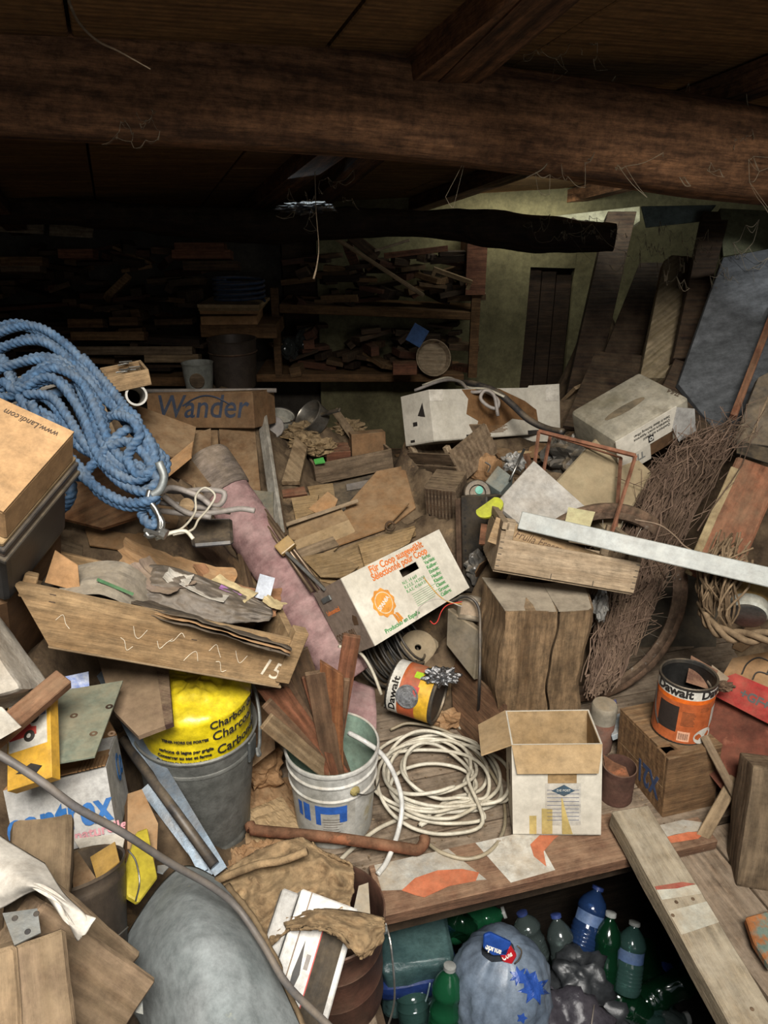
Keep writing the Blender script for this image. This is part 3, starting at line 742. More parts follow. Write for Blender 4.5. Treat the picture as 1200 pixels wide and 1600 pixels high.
bm = nb(); lathe(bm, [(0, .004), (.010, .004), (.011, .002), (.017, .002), (.018, .0045), (.022, .0045), (.023, .002), (.031, .002), (.033, .004), (.036, .0035), (.037, 0)], 28)
for v in bm.verts:
    u, s, o = v.co; a = math.radians(18)+u/R; v.co = Vector(((R+.001+o)*math.cos(a), (R+.001+o)*math.sin(a), H*.47+s))
mk('grey_seal', bm, mat('seal_grey', '77787a', '4c4d4f', sc=60, rough=.6, bump=.6, dust=.1), r, smooth=30)
bm = nb(); cyl_patch(bm, R, R, -8, 12, H*.56, H*.68, 4, .003); mk('red_sticker', bm, ink_red, r)
bm = nb(); cyl_patch(bm, R, R, -42, -26, H*.50, H*.66, 4, .003); mk('green_sticker', bm, mat('sticker_lime', 'a4c42c', bump=0, dust=0, vary=0), r)
bm = nb(); [cyl_patch(bm, R, R, -50, -66+i*2, H*(.70+i*.02), H*(.71+i*.02), 4, .0012) for i in range(8)]; mk('printed_lines', bm, ink_brown, r)
# foil
def crumple(name, label, c, rx, ry, rz, m, cat, seed=0, amp=.5, fr=2.2, n=20, parent=None, flat=True, group=None, kind=None):
    bm = nb(); bmesh.ops.create_icosphere(bm, subdivisions=4 if n > 14 else 3, radius=1)
    for v in bm.verts:
        q = v.co.copy(); s = 1+amp*(noise.noise(q*fr+Vector((seed, 0, 0)))+.5*abs(noise.noise(q*fr*2.6+Vector((seed, 3, 0)))))
        v.co = Vector((q.x*rx, q.y*ry, q.z*rz))*s
    if parent: return mk(name, bm, m, parent, T(*c), smooth=not flat)
    return solo(name, bm, m, T(*c), label, cat, group, kind, smooth=not flat)
foil = mat('aluminium_foil', 'a9abae', '77797c', rough=.3, metal=.9, sc=20, bump=.5, dust=.2)
crumple('foil_piece', 'crumpled aluminium foil lying on the fallen paint can', P(690, 1062, 2.26)+Vector((0, 0, .01)), .04, .028, .022, foil, 'foil', 3, .9, 2.4)
crumple('brown_paper_scrap', 'crumpled brown paper behind the white cable coil', PZ(700, 1125, .025), .045, .03, .03, paper_b, 'paper', 6, .5, 2)
# ---- wire spool
c = P(653, 1012, 2.50)
ax = (Vector((.05, -.55, .83))).normalized()
M = zframe(c-ax*.11, c); r = thing('wire_spool', 'beige wooden wire spool with a hole above the fallen can', 'spool', M)
R = .062
for nm, z0, rr_ in (('flange', .104, R), ('flange', -.004, .105)):
    bm = nb(); lathe(bm, [(.011, z0), (rr_, z0), (rr_+.002, z0+.006), (rr_, z0+.012), (.014, z0+.012), (.011, z0+.010), (.011, z0)], 32); mk(nm, bm, mat('spool_board', 'a3947a', '81725b', sc=8, bump=.2, dust=.4), r, smooth=40)
bm = nb(); lathe(bm, [(.04, .008), (.048, .03)]+[(.048+.0014*(i % 2), .034+i*.0035) for i in range(20)]+[(.03, .104)], 28); mk('winding', bm, mat('twine', '7f6a50', '5a4833', bump=.4), r, smooth=40)
# ---- coil of dark cable behind
bm = nb(); c = P(612, 1015, 2.50); rr = random.Random(4)
for i in range(20):
    R0 = .085+.028*rr.random(); o = Vector((rr.uniform(-.012, .012), rr.uniform(-.01, .01), (i-10)*.008))
    fr = Matrix.Rotation(rr.uniform(-.12, .12), 3, 'X')@Matrix.Rotation(math.radians(55), 3, 'Y')@Matrix.Rotation(rr.uniform(-.1, .1), 3, 'Y')
    tube(bm, [c+fr@(Vector((R0*math.cos(a*PI/12), R0*math.sin(a*PI/12), 0))+o*1.2) for a in range(25)], .0042, 6, caps=False)
solo('dark_wire_coil', bm, mat('wire_dark', '3f3e3c', '292826', rough=.5, bump=.1, dust=.3), None, 'coil of dark grey wire standing left of the wire spool', 'wire coil', smooth=True)
# ---- Coop fruit carton, tilted
M, dm = fitbox('coop', {'001': (538, 903), '101': (689, 825), '000': (588, 1006), '100': (736, 918), '011': (483, 935), '010': (535, 1025)}, (.36, .13, .26), 2.45)
w, d, h = dm
r = thing('fruit_carton', 'tilted white fruit carton with orange and green print and a handle slot', 'box', M)
bm = nb()
hx0, hx1, hz0, hz1 = w*.47, w*.65, h*.62, h*.73
bx(bm, 0, hx0, 0, .004, 0, h); bx(bm, hx1, w, 0, .004, 0, h); bx(bm, hx0, hx1, 0, .004, 0, hz0); bx(bm, hx0, hx1, 0, .004, hz1, h)
mk('printed_side', bm, card_w, r)
bm = nb(); bx(bm, 0, w, d-.004, d, 0, h); bx(bm, w-.004, w, .004, d-.004, 0, h); bx(bm, .004, w-.004, .004, d-.004, 0, .004); bx(bm, .004, w-.004, .004, d-.004, h-.004, h); mk('body', bm, card_g, r)
bm = nb(); bx(bm, 0, .004, .004, d-.004, 0, h); mk('end_side', bm, card_g, r)
TF = FRONT
def ft(s, x, z, size, m, **k): return text(s, size, m, r, T(w*x, -.0008, h*z)@FRONT, **k)
ft('Für Coop ausgewählt', .235, .875, .0245*w/.36, ink_orange, bold=.0008, sx=.92)
ft('Sélectionné pour Coop', .225, .765, .0245*w/.36, ink_orange, bold=.0008, sx=.87)
for i, s in enumerate(('Sorte:', 'Variété:', 'Kaliber:', 'Einheit:', 'Haufm:', 'Klasse:', 'Classe:', 'Grosse:', 'Calibre:')): ft(s, .71, .70-i*.075, .0165, ink_green, bold=.0004)
for i, s in enumerate(('N.E. 14 669', 'R.E.E.E. 14.50/59', 'R.A.E. 41/669.59')): ft(s, .44, .52-i*.065, .0145, ink_green)
bm = nb()
for i in range(7): bx(bm, w*.47, w*(.66+.03*((i*5) % 3)), -.0009, -.0002, h*(.34-i*.03), h*(.345-i*.03))
mk('printed_lines', bm, ink_green, r)
ft('Producido en España', .12, .06, .0185, ink_green, bold=.0004)
mo = mat('seal_orange', 'd8923c', 'c98030', bump=0, dust=.1, vary=0)
SM = T(w*.22, -.0008, h*.44)@FRONT
bm = nb(); n = 40
prism(bm, [((.043+.003*math.cos(i*2*PI/n*10))*math.cos(2*PI*i/n), (.043+.003*math.cos(i*2*PI/n*10))*math.sin(2*PI*i/n)) for i in range(n)], 0, .0006); mk('printed_seal', bm, mo, r, SM)
bm = nb(); prism(bm, [(.034*math.cos(2*PI*i/n), .034*math.sin(2*PI*i/n)) for i in range(n)], .0006, .0009); mk('seal_ring', bm, mat('seal_cream', 'd9c9a8', bump=0, vary=0), r, SM)
bm = nb(); prism(bm, [(.031*math.cos(2*PI*i/n), .031*math.sin(2*PI*i/n)) for i in range(n)], .0009, .0012); mk('seal_disc', bm, mo, r, SM)
bm = nb(); [prism(bm, [(.01+.012*j, -.042), (.02+.012*j, -.046), (.028+.013*j, -.075+.004*j), (.021+.013*j, -.070), (.016+.013*j, -.078)], 0, .0006) for j in range(2)]; mk('seal_ribbon', bm, mo, r, SM)
text('SPANIA', .0175, ink_white, r, SM@T(0, -.006, .0014)@Rz(22), align='CENTER', bold=.0006)
LS = T(-.0008, d, 0)@Rz(-90)@FRONT
text('COCOLIBRI', .034, ink_brown, r, LS@T(d*.03, h*.22, 0), sx=.55, bold=.0004)
text('Lebensmittel', .022, ink_orange, r, LS@T(d*.1, h*.62, 0), sx=.6)
bm = nb(); prism(bm, [(.0, .0), (.02, -.004), (.028, .02), (.014, .03), (.004, .018)], 0, .0006); mk('printed_mark', bm, ink_brown, r, LS@T(d*.72, h*.36, 0))
bm = nb(); bx(bm, d*.18, d*.48, h*.80, h*.88, 0, .006, bev=.002); mk('staple_clip', bm, galv, r, LS)
# thin coloured wires hanging over the carton
for cc, pp, lab in (('b03028', [(722, 940), (700, 945), (690, 955), (684, 970), (678, 975), (672, 970)], 'red thin wire hanging in front of the white fruit carton'), ('b88a3c', [(722, 944), (700, 940), (685, 930), (672, 915), (662, 902)], 'yellow thin wire sticking up before the white fruit carton'), ('a6a096', [(722, 948), (690, 936), (668, 940), (655, 950), (652, 965)], 'pale bare wire bowed before the fruit carton')):
    rod('thin_wire', lab, spline([P(x, y, 2.22) for x, y in pp], n=6), .0016, mat('wire_'+cc, cc, bump=0, dust=.1, vary=0), 'wire', n=6)
# ---- left of the log block: plywood side, grey tray, sheet metal can
A_ = [P(700, 1020, 2.42), P(790, 1100, 2.20), PZ(800, 1235, 0), PZ(712, 1135, 0)]
def quad_slab(name, label, pts, t, m, cat=None, parent=None, group=None, nx=1, rough=0, bevel=0, label_part=None):
    """a flat board through (nearly) coplanar points: fitted plane, outline kept, thickness t away from the camera"""
    c = sum(pts, Vector())/len(pts)
    X = (pts[1]-pts[0]).normalized(); N = Vector((0, 0, 0))
    for i in range(len(pts)): N += (pts[i]-c).cross(pts[(i+1) % len(pts)]-c)
    N.normalize()
    if N.dot(CP-c) < 0: N = -N
    X = (X-N*X.dot(N)).normalized(); Y = N.cross(X)
    M = frame(c, X, Y, N); poly = [((p-c).dot(X), (p-c).dot(Y)) for p in pts]
    bm = nb(); prism(bm, poly, -t, 0)
    if bevel: bmesh.ops.bevel(bm, geom=bm.edges[:], offset=bevel, segments=1, affect='EDGES')
    if parent is not None: return mk(name, bm, m, parent, M, label_part)
    return solo(name, bm, m, M, label, cat, group)
quad_slab('plywood_offcut', 'brown stained plywood board on edge left of the big timber block', A_, .012, wood('ply_brown', '71513a', '4c3424', dust=.2), 'board')
quad_slab('grey_tray', 'dusty grey flat plastic box leaning against the big timber block', [P(698, 950, 2.33), P(748, 985, 2.25), P(740, 1064, 2.25), P(697, 1008, 2.33)], .03, mat('grey_plastic', '7c7468', '67604f', rough=.7, bump=.15), 'box', bevel=.004)
Mc = zframe(P(733, 972, 2.32), P(738, 935, 2.34)); r = thing('metal_tin', 'small dusty metal tin with worn label left of the timber block', 'tin', Mc)
bm = nb(); lathe(bm, [(0, 0), (.043, 0), (.046, .004), (.044, .008), (.044, .07), (.046, .074), (.042, .078), (.04, .073), (0, .073)], 28); mk('body', bm, mat('tin_worn', '8b8375', '6b6255', rough=.5, metal=.4, bump=.2), r, smooth=40)
bm = nb(); cyl_patch(bm, .044, .044, -140, 20, .015, .06, 16, .0006); mk('label_band', bm, mat('tin_label', '9c8b78', '84725f', bump=.1), r, smooth=True)
rod('black_cable', 'thin black cable running down beside the grey plastic tray', spline([P(705, 940, 2.30), P(730, 932, 2.26), P(748, 950, 2.24), P(750, 1000, 2.2), P(749, 1070, 2.16), PZ(745, 1120, .06), PZ(728, 1145, .01)], n=6), .005, black_pl, 'cable', n=7)
# ================================================================== right side
# ---- low wooden crate on the timber block, with thin slats and corner posts
M, dm = fitbox('crate', {'000': (777, 895), '100': (993, 923), '001': (779, 822), '101': (998, 873), '011': (766, 793), '010': (755, 862)}, (.43, .26, .11), 2.19, K2=400)
w, d, h = dm
r = thing('fruit_crate', 'slatted light wood tomato crate tilted on top of the big timber block', 'crate', M)
t = .006
def piece(nm, x0, x1, y0, y1, z0, z1, m=w_crate, par=r, M=None):
    bm = nb(); bx(bm, x0, x1, y0, y1, z0, z1, bev=.0012); return mk(nm, bm, m, par, M)
piece('slat', 0, w, -t, 0, h*.02, h*.80)
piece('slat', 0, w, d, d+t, h*.05, h*.45); piece('slat', 0, w, d, d+t, h*.55, h*.92)
piece('end_board', 0, .012, 0, d, 0, h*.98); piece('end_board', w-.012, w, 0, d, 0, h*.98)
for x in (.012, w-.036):
    for y in (0, d-.016): piece('corner_post', x, x+.024, y, y+.016, 0, h*1.22)
for i in range(5): piece('bottom_slat', 0, w, d*i/5+.004, d*(i+1)/5-.008, -t, 0)
piece('handle_rail', .0, .02, 0, d, h*1.02, h*1.2); piece('handle_rail', w-.02, w, 0, d, h*1.02, h*1.2)
bm = nb()
for x in (.006, w-.008):
    for i in range(5): bx(bm, x-.004, x+.006, -t-.0012, -t, h*(.12+.15*i), h*(.12+.15*i)+.002)
for x in (.4, .7): bx(bm, w*x, w*x+.0018, -t-.0012, -t, h*.02, h*.16)
mk('staple', bm, dark_metal, r)
# sloping inner board that carries the print
im = thing('printed_crate_board', 'thin pale crate board with brown script leaning in the tomato crate', 'board', axis_frame(P(772, 850, 2.10), P(925, 905, 2.08), (CP-P(830, 860, 2.1))))
bm = nb(); bx(bm, -.02, .30, -.0, .075, -.005, 0, bev=.001); mk('board', bm, w_new, im)
text('Frulla Fresca', .034, ink_brown, im, T(.045, .038, .0008), shear=.3, sx=.8)
text('Roma', .030, ink_brown, im, T(.09, .008, .0008), shear=.3, sx=.8)
# ---- long pale metal strip
plank('pale_strip', 'long straight pale painted strip lying over the tomato crate to the right edge', P(812, 812, 2.08), P(1290, 922, 1.85), .052, .006, mat('strip_paint', 'b0b3ad', '969a94', sc=4, bump=.1, rough=.5, dust=.15), cat='strip', hint=Vector((0, -1, .7)))
# ---- rusty wire frame
fr = thing('rusty_rack', 'rusty angle iron frame standing open behind the tomato crate', 'frame', T(*P(900, 800, 2.45)))
fi = fr.matrix_world.inverted()
FP = {'a': P(842, 674, 2.55), 'b': P(993, 712, 2.38), 'c': P(826, 800, 2.40), 'd': P(956, 832, 2.25), 'e': P(860, 680, 2.62), 'f': P(836, 806, 2.5), 'g': P(970, 715, 2.46), 'h': P(962, 828, 2.3)}
m_rf = mat('frame_rust', '8a5a44', '5d3b2b', sc=20, bump=.4, dust=.15)
for a, b, rr_ in (('a', 'b', .008), ('a', 'c', .006), ('e', 'f', .006), ('b', 'd', .006), ('g', 'h', .006), ('e', 'g', .004)):
    bm = nb(); tube(bm, [FP[a], FP[b]], rr_, 4); bm.transform(fi); mk('frame_bar', bm, m_rf, fr)
# ---- white panel standing on its corner
quad_slab('white_board', 'cracked white board standing on its corner behind the tomato crate', [P(836, 716, 2.42), P(926, 806, 2.36), P(872, 862, 2.25), P(772, 790, 2.34)], .02, mat('panel_white', 'c2bdb4', 'a59f95', sc=6, bump=.15, dust=.15), 'board', bevel=.002)
quad_slab('cream_board_piece', 'small cream rectangle of board below the cracked white panel', [P(888, 792, 2.30), P(930, 800, 2.28), P(918, 835, 2.22), P(880, 828, 2.24)], .008, mat('cream_board', 'bfb98f', 'a39c74', bump=.1), 'board')
quad_slab('yellow_card', 'pale yellow card wedged under the pale strip', [P(818, 820, 2.2), P(890, 840, 2.15), P(885, 856, 2.1), P(800, 838, 2.12)], .004, mat('yellow_card', 'b5ad84', '988f66', bump=.1), 'card')
# ---- beige cardboard box behind the frame
M, dm = fitbox('beige_box', {'001': (872, 750), '101': (945, 672), '100': (1018, 735), '000': (960, 838)}, (.30, .2, .34), 2.62, K=30)
bb = mat('carton_beige', 'b0a07f', '8a7b5f', sc=5, bump=.2, grunge=.25); bl_ = mat('carton_beige_l', 'bba985', '9a875f', bump=.3, grunge=.25)
r = quad_slab('beige_carton', 'large crushed beige carton lying behind the rusty rack', [P(868, 752, 2.46), P(945, 668, 2.60), P(1020, 738, 2.52), P(962, 840, 2.36)], .13, bb, 'box', bevel=.006)
ri_ = r.matrix_world.inverted()
def sub_q(nm, px, d, t, m):
    o = quad_slab(nm, '', [P(x, y, d+(800-y)*.0013) for x, y in px], t, m, parent=r); o.matrix_local = ri_@o.matrix_local
sub_q('flap', [(870, 748), (932, 682), (966, 706), (900, 776)], 2.395, .004, bl_)
sub_q('flap', [(905, 780), (968, 708), (1000, 728), (955, 812)], 2.39, .004, bb)
for i in range(8): sub_q('corrugation', [(876+i*8, 742-i*8.5), (879+i*8, 739-i*8.5), (908+i*8, 766-i*8.5), (905+i*8, 769-i*8.5)], 2.389, .003, corr)
for i in range(5): sub_q('torn_edge', [(876+i*6, 752+i*5), (880+i*6, 749+i*5), (890+i*6, 757+i*5), (885+i*6, 761+i*5)], 2.385, .003, corr)
# ---- tilted white box with print
M, dm = fitbox('tilt_box', {'000': (980, 700), '100': (1108, 655), '001': (958, 640), '101': (1055, 572), '010': (955, 655)}, (.30, .20, .17), 2.55, K=30)
A_, B_ = P(962, 688, 2.45), P(1078, 620, 2.50)
M = axis_frame(A_, B_, (CP-A_).normalized()*.85+UP*1.0+RT*-.1)
bxw, bxd, bxh = (B_-A_).length, .25, .15
r = thing('printed_carton', 'tilted white carton with rounded bottom and black printed flap lines at right', 'box', M)
bm = nb()   # hollow body seen from its bottom corner
bx(bm, 0, bxw, 0, bxd, -bxh, 0, bev=.022, seg=3); mk('body', bm, mat('carton_stained', 'aaa392', '6f6957', sc=4, bump=.1, dust=.1, c3='8d8675', spot=.5), r, smooth=30)
quad = lambda pts, t, m, nm, par, **k: quad_slab(nm, '', pts, t, m, parent=par, **k)
# print on front side (local -y face): text plane
FX = Matrix(((1, 0, 0, 0), (0, 0, -1, 0), (0, 1, 0, 0), (0, 0, 0, 1)))
bm = nb(); bx(bm, -.005, bxw*.80, -.006, -.002, -bxh*.62, -.002); mk('flap', bm, card_w, r)
bm = nb(); prism(bm, [(bxw*.72, -bxh*.55), (bxw*.80, -.004), (bxw+.01, -bxh*.35), (bxw+.012, -bxh), (bxw*.8, -bxh*1.02)], .006, .010, M=FX); mk('flap', bm, mat('carton_white_l', 'cdcac4', 'b5b1aa', bump=.1, dust=.1), r)
bm = nb(); prism(bm, [(-.005, -bxh*.62), (bxw*.42, -bxh*.62), (bxw*.42, -bxh*1.05), (bxw*.1, -bxh*1.05)], .003, .006, M=FX); mk('flap', bm, card_w, r)
bm = nb(); bx(bm, bxw*.42, bxw*.74, -.0025, -.0005, -bxh*.98, -bxh*.62); mk('opening', bm, card_d, r)
for i, s in enumerate(('Siehe in dieser Richtung öffnen', 'Quadrature ouvert. Apparence', 'Quadrature aus Speisöl')):
    text(s, .0155, ink_black, r, T(bxw*.70, -.0072, -bxh*(.16+.0*i)+i*-.016-.006)@FX@Rz(180)@T(0, -.011, 0), sx=.78)
bm = nb(); bx(bm, bxw*.40, bxw*.47, -.0075, -.0065, -bxh*.56, -bxh*.38); mk('printed_square', bm, ink_black, r)
bm = nb(); lathe(bm, [(.0045, 0), (.0085, 0), (.0085, .0008), (.0045, .0008), (.0045, 0)], 16, M=T(bxw*.435, -.0078, -bxh*.47)@FX); mk('printed_ring', bm, ink_white, r)
text('TIL', .040, mat('ink_grey', '7c7c78', bump=0, vary=0), r, T(bxw*.34, -.0072, -bxh*.70)@FX@Rz(180)@T(0, 0, 0), bold=.001)
text('TULA', .022, ink_dark, r, T(bxw*.97, bxd*.12, .0012)@Rz(95), bold=.0006)
bm = nb(); prism(bm, blob(bxw*.42, bxd*.45, .085, .018, s=3), 0, .0008); mk('stain', bm, mat('stain_dark', '5d5648', '4a4438', bump=0), r)
# ---- banana style carton with torn front
M, dm = fitbox('torn_box', {'000': (678, 692), '001': (670, 607), '010': (632, 700), '011': (627, 618), '100': (848, 673), '101': (838, 610)}, (.48, .16, .20), 3.05, K=30)
w, d, h = dm
r = thing('torn_carton', 'white carton with a torn brown front in the middle background', 'box', M)
bm = nb(); shell(bm, w, d, h, .005); mk('body', bm, card_w, r)
bm = nb(); prism(bm, [(w*.28, h*.99), (w*.62, h*.99), (w*.86, h*.72), (w*.98, h*.5), (w*.99, h*.25), (w*.72, h*.36), (w*.60, h*.20), (w*.45, h*.06), (w*.36, h*.1), (w*.40, h*.35), (w*.30, h*.5), (w*.33, h*.8)], .0006, .0022, M=FRONT); mk('torn_area', bm, mat('torn_brown', '86613c', '6b4a2b', sc=7, bump=.3, dust=.1), r)
bm = nb(); [bx(bm, w*.36, w*(.62+.02*(i % 3)), -.0035, -.002, h*(.10+.025*i), h*(.112+.025*i)) for i in range(6)]; mk('corrugation', bm, card_d, r)
bm = nb(); bx(bm, w*.28, w*.42, -.002, -.0008, 0, h*.09); bx(bm, w*.86, w*.97, -.003, -.0018, 0, h*.09); mk('handle_slot', bm, ink_black, r)
bm = nb(); prism(bm, [(0, h*.78), (w*.10, h*.78), (w*.115, h*.83), (w*.115, h), (0, h)], .001, .0018, M=FRONT); mk('corner_tab', bm, paper, r)
LS = T(-.0008, d, 0)@Rz(-90)@FRONT
bm = nb(); prism(bm, [(d*.55, h*.55), (d*.80, h*.5), (d*.75, h*.78)], 0, .0008, M=LS); bx(bm, d*.35, d*.5, h*.36, h*.44, 0, .0008, M=LS); bx(bm, d*.2, d*.35, h*.05, h*.1, 0, .0008, M=LS); mk('punched_hole', bm, ink_black, r)
M, dm = fitbox('torn_flap', {'000': (800, 670), '001': (812, 602), '101': (866, 590), '100': (871, 672)}, (.16, .1, .2), 3.15, K=30)
M2 = axis_frame(P(795, 690, 3.15), P(872, 690, 3.1), CP-P(830, 650, 3.1))
r2 = thing('upright_carton', 'pale upright carton side standing behind the torn carton', 'box', M2)
bm = nb(); prism(bm, [(0, 0), (.215, 0), (.205, .24), (.08, .235), (.06, .20), (.02, .195)], -.09, 0); mk('body', bm, card_w, r2)
bm = nb(); prism(bm, [(.150, .17), (.205, .17), (.203, .235), (.150, .235)], .0005, .002); mk('corner_tab', bm, paper, r2)
# cables draped over the torn carton
rod('black_hose', 'thick black hose bowed over the torn carton', spline([P(715, 598, 3.1), P(740, 600, 2.95), P(775, 612, 2.88), P(800, 632, 2.84), P(825, 655, 2.80), P(855, 670, 2.76), P(880, 675, 2.7)], n=6), .013, black_pl, 'hose', n=10)
rod('white_cable', 'white flat cable curling over the top edge of the torn carton', spline([P(648, 610, 3.15), P(690, 595, 3.1), P(718, 596, 3.0), P(735, 612, 2.90), P(760, 612, 2.87), P(778, 625, 2.85), P(776, 638, 2.84), P(762, 634, 2.84), P(751, 622, 2.84), P(758, 610, 2.84), P(772, 618, 2.83), P(778, 650, 2.83)], n=6), .007, cable_g, 'cable', n=7)
rod('white_cable', 'thin pale cable behind the black hose over the torn carton', spline([P(660, 602, 3.2), P(700, 590, 3.15), P(730, 605, 2.95), P(760, 608, 2.88), P(788, 620, 2.84)], n=6), .005, cable_w, 'cable', n=7)
# ---- stack under the torn carton
M, dm = fitbox('crate_b', {'000': (648, 745), '100': (738, 755), '001': (646, 702), '101': (690, 704)}, (.26, .2, .12), 2.95, yaw=-5, tilt=0, K=80)
w, d, h = dm
r = thing('dusty_crate', 'dusty brown slatted crate under the torn carton', 'crate', M)
for i in range(2): bm = nb(); bx(bm, 0, w, -.006, 0, h*(.05+.5*i), h*(.5+.45*i), bev=.001); mk('slat', bm, w_old, r)
for i in range(2): bm = nb(); bx(bm, 0, w, d, d+.006, h*(.05+.5*i), h*(.5+.45*i), bev=.001); mk('slat', bm, w_old, r)
for x in (0, w-.01): bm = nb(); bx(bm, x, x+.01, 0, d, 0, h); mk('end_board', bm, w_old, r)
for x in (.01, w-.03): bm = nb(); bx(bm, x, x+.02, .0, .02, 0, h*1.15); mk('corner_post', bm, w_crate, r)
bm = nb(); bx(bm, 0, w, 0, d, -.006, 0); mk('bottom_board', bm, w_old, r)
def bag(name, label, A, B, r0, r1, m, cat='bag', seed=0, fl=.75, n=28):
    M = axis_frame(A, B); L = (B-A).length; bm = nb()
    def f(u, v):
        a = 2*PI*u; rr_ = (r0+(r1-r0)*v)*(math.sin(min(1, v*5+.15)*PI/2))*(1 if v < .93 else .85)
        q = Vector((v*L*16+seed, math.cos(a)*1.6, math.sin(a)*1.6)); rr_ *= 1+.25*noise.noise(q)+.14*noise.noise(q*2.7)
        return Vector((v*L, rr_*math.cos(a), rr_*math.sin(a)*fl-r0*fl*.6))
    vs = grid(bm, n, n, f, closeu=True); bm.faces.new([q[0] for q in vs]); bm.faces.new([q[-1] for q in vs])
    return solo(name, bm, m, M, label, cat)
bag('paper_bag', 'crumpled brown paper bag poking out right of the dusty crate', P(700, 718, 2.92), P(772, 735, 2.78), .05, .06, paper_b, seed=2)
bm = nb(); tube(bm, spline([P(758, 722, 2.70), P(766, 728, 2.70), P(762, 738, 2.7)], n=4), .003, 5)
solo('wire_clip', bm, black_pl, None, 'small black wire loop on the end of the crumpled paper bag', 'wire')
quad_slab('grey_metal_box', 'small blue grey metal box tilted beside the paper bag', [P(778, 727, 2.62), P(802, 745, 2.58), P(782, 769, 2.55), P(758, 752, 2.58)], .05, mat('box_bluegrey', '6f7874', '5a625e', rough=.5, bump=.05), 'box', bevel=.003)
crumple('glass_jar_cluster', 'crumpled clear plastic wrap behind the small metal box', P(802, 722, 2.66), .035, .03, .03, mat('plastic_wrap', '8b8a86', '5d5c59', rough=.25, sc=15, bump=.4), 'plastic', 4, .6, 2.5)
rod('thin_metal_rod', 'thin grey metal rod sticking up by the small metal box', [P(797, 750, 2.55), P(819, 702, 2.6)], .005, steel, 'rod')
# slatted dark box and perforated metal column with a motor on top
M, dm = fitbox('slat_box', {'000': (668, 832), '100': (712, 835), '001': (664, 760), '101': (712, 765)}, (.12, .15, .19), 2.72, yaw=0, tilt=0, K=80)
r = closed_box('slatted_box', 'dark wooden box with fine vertical grooves behind the brown paper sheet', M, dm, w_old, seam=False)
bm = nb(); [bx(bm, dm[0]*(.06+.11*i), dm[0]*(.10+.11*i), -.004, 0, .005, dm[2]-.01) for i in range(8)]; mk('slat', bm, w_dark, r)
M, dm = fitbox('perf', {'000': (722, 925), '100': (764, 928), '001': (720, 775), '101': (760, 775)}, (.10, .12, .34), 2.55, yaw=0, tilt=0, K=80)
r = thing('perforated_column', 'dusty dark metal casing with rows of small slots left of the tomato crate', 'casing', M)
bm = nb(); bx(bm, 0, dm[0], 0, dm[1], 0, dm[2], bev=.004); mk('body', bm, dark_metal, r)
bm = nb(); [bx(bm, x, x+.008, -.001, -.0002, .03+.028*i, .038+.028*i) for i in range(11) for x in (.012, dm[0]-.022)]; mk('slot', bm, ink_black, r)
bm = nb(); bx(bm, -.022, -.004, 0, dm[1], 0, dm[2]-.01, bev=.002); mk('side_rail', bm, rust_d, r)
Mm = zframe(P(742, 772, 2.62), P(752, 768, 2.50)); r = thing('round_motor', 'round dark tape reel with a turquoise centre on the metal casing', 'reel', Mm)
bm = nb(); lathe(bm, [(0, 0), (.044, 0), (.048, .004), (.048, .05), (.044, .054), (.030, .054), (.026, .050), (0, .050)], 32); mk('body', bm, dark_metal, r, smooth=40)
bm = nb(); lathe(bm, [(0, .052), (.014, .052), (.014, .056), (0, .057)], 20); mk('hub', bm, mat('turquoise_plastic', '4aa08c', rough=.5, bump=0, dust=.15, vary=0), r, T(.005, .01, 0))
# yellow green lid
M = zframe(P(766, 795, 2.30), CP); r = None
bm = nb(); prism(bm, [(.03*math.cos(a*PI/14)*1.0, .045*math.sin(a*PI/14)) for a in range(-9, 12)], 0, .012)
solo('lime_lid', bm, mat('lime_plastic', 'b5bb2e', '9ca024', rough=.4, bump=.05, dust=.15, vary=0), axis_frame(P(766, 795, 2.30), P(775, 812, 2.28)), 'lime yellow half round plastic lid left of the tomato crate', 'lid')
quad_slab('brown_board_scrap', 'reddish brown board scrap under the lime lid', [P(752, 818, 2.35), P(775, 822, 2.3), P(772, 850, 2.28), P(748, 850, 2.32)], .012, w_red, 'board')
# grey rag, plastic left of the beige carton
crumple('grey_plastic_bag', 'dull grey plastic bag between the rusty frame and the dark boards', P(895, 712, 2.75), .09, .06, .075, mat('bag_grey', '5c5850', '3a3834', rough=.5, bump=.3), 'bag', 8, .6, 2)
crumple('clear_plastic_bag', 'clear crinkled plastic between the timber block and the brushwood', P(938, 945, 2.28), .022, .03, .05, mat('clear_wrap', '8a8883', '6a6864', rough=.25, bump=.3), 'plastic', 12, .6, 2)
crumple('clear_plastic_bag', 'clear plastic wrap lying behind the upper end of the white fruit carton', P(745, 885, 2.5), .035, .03, .05, MATS['clear_wrap'], 'plastic', 15, .6, 2)
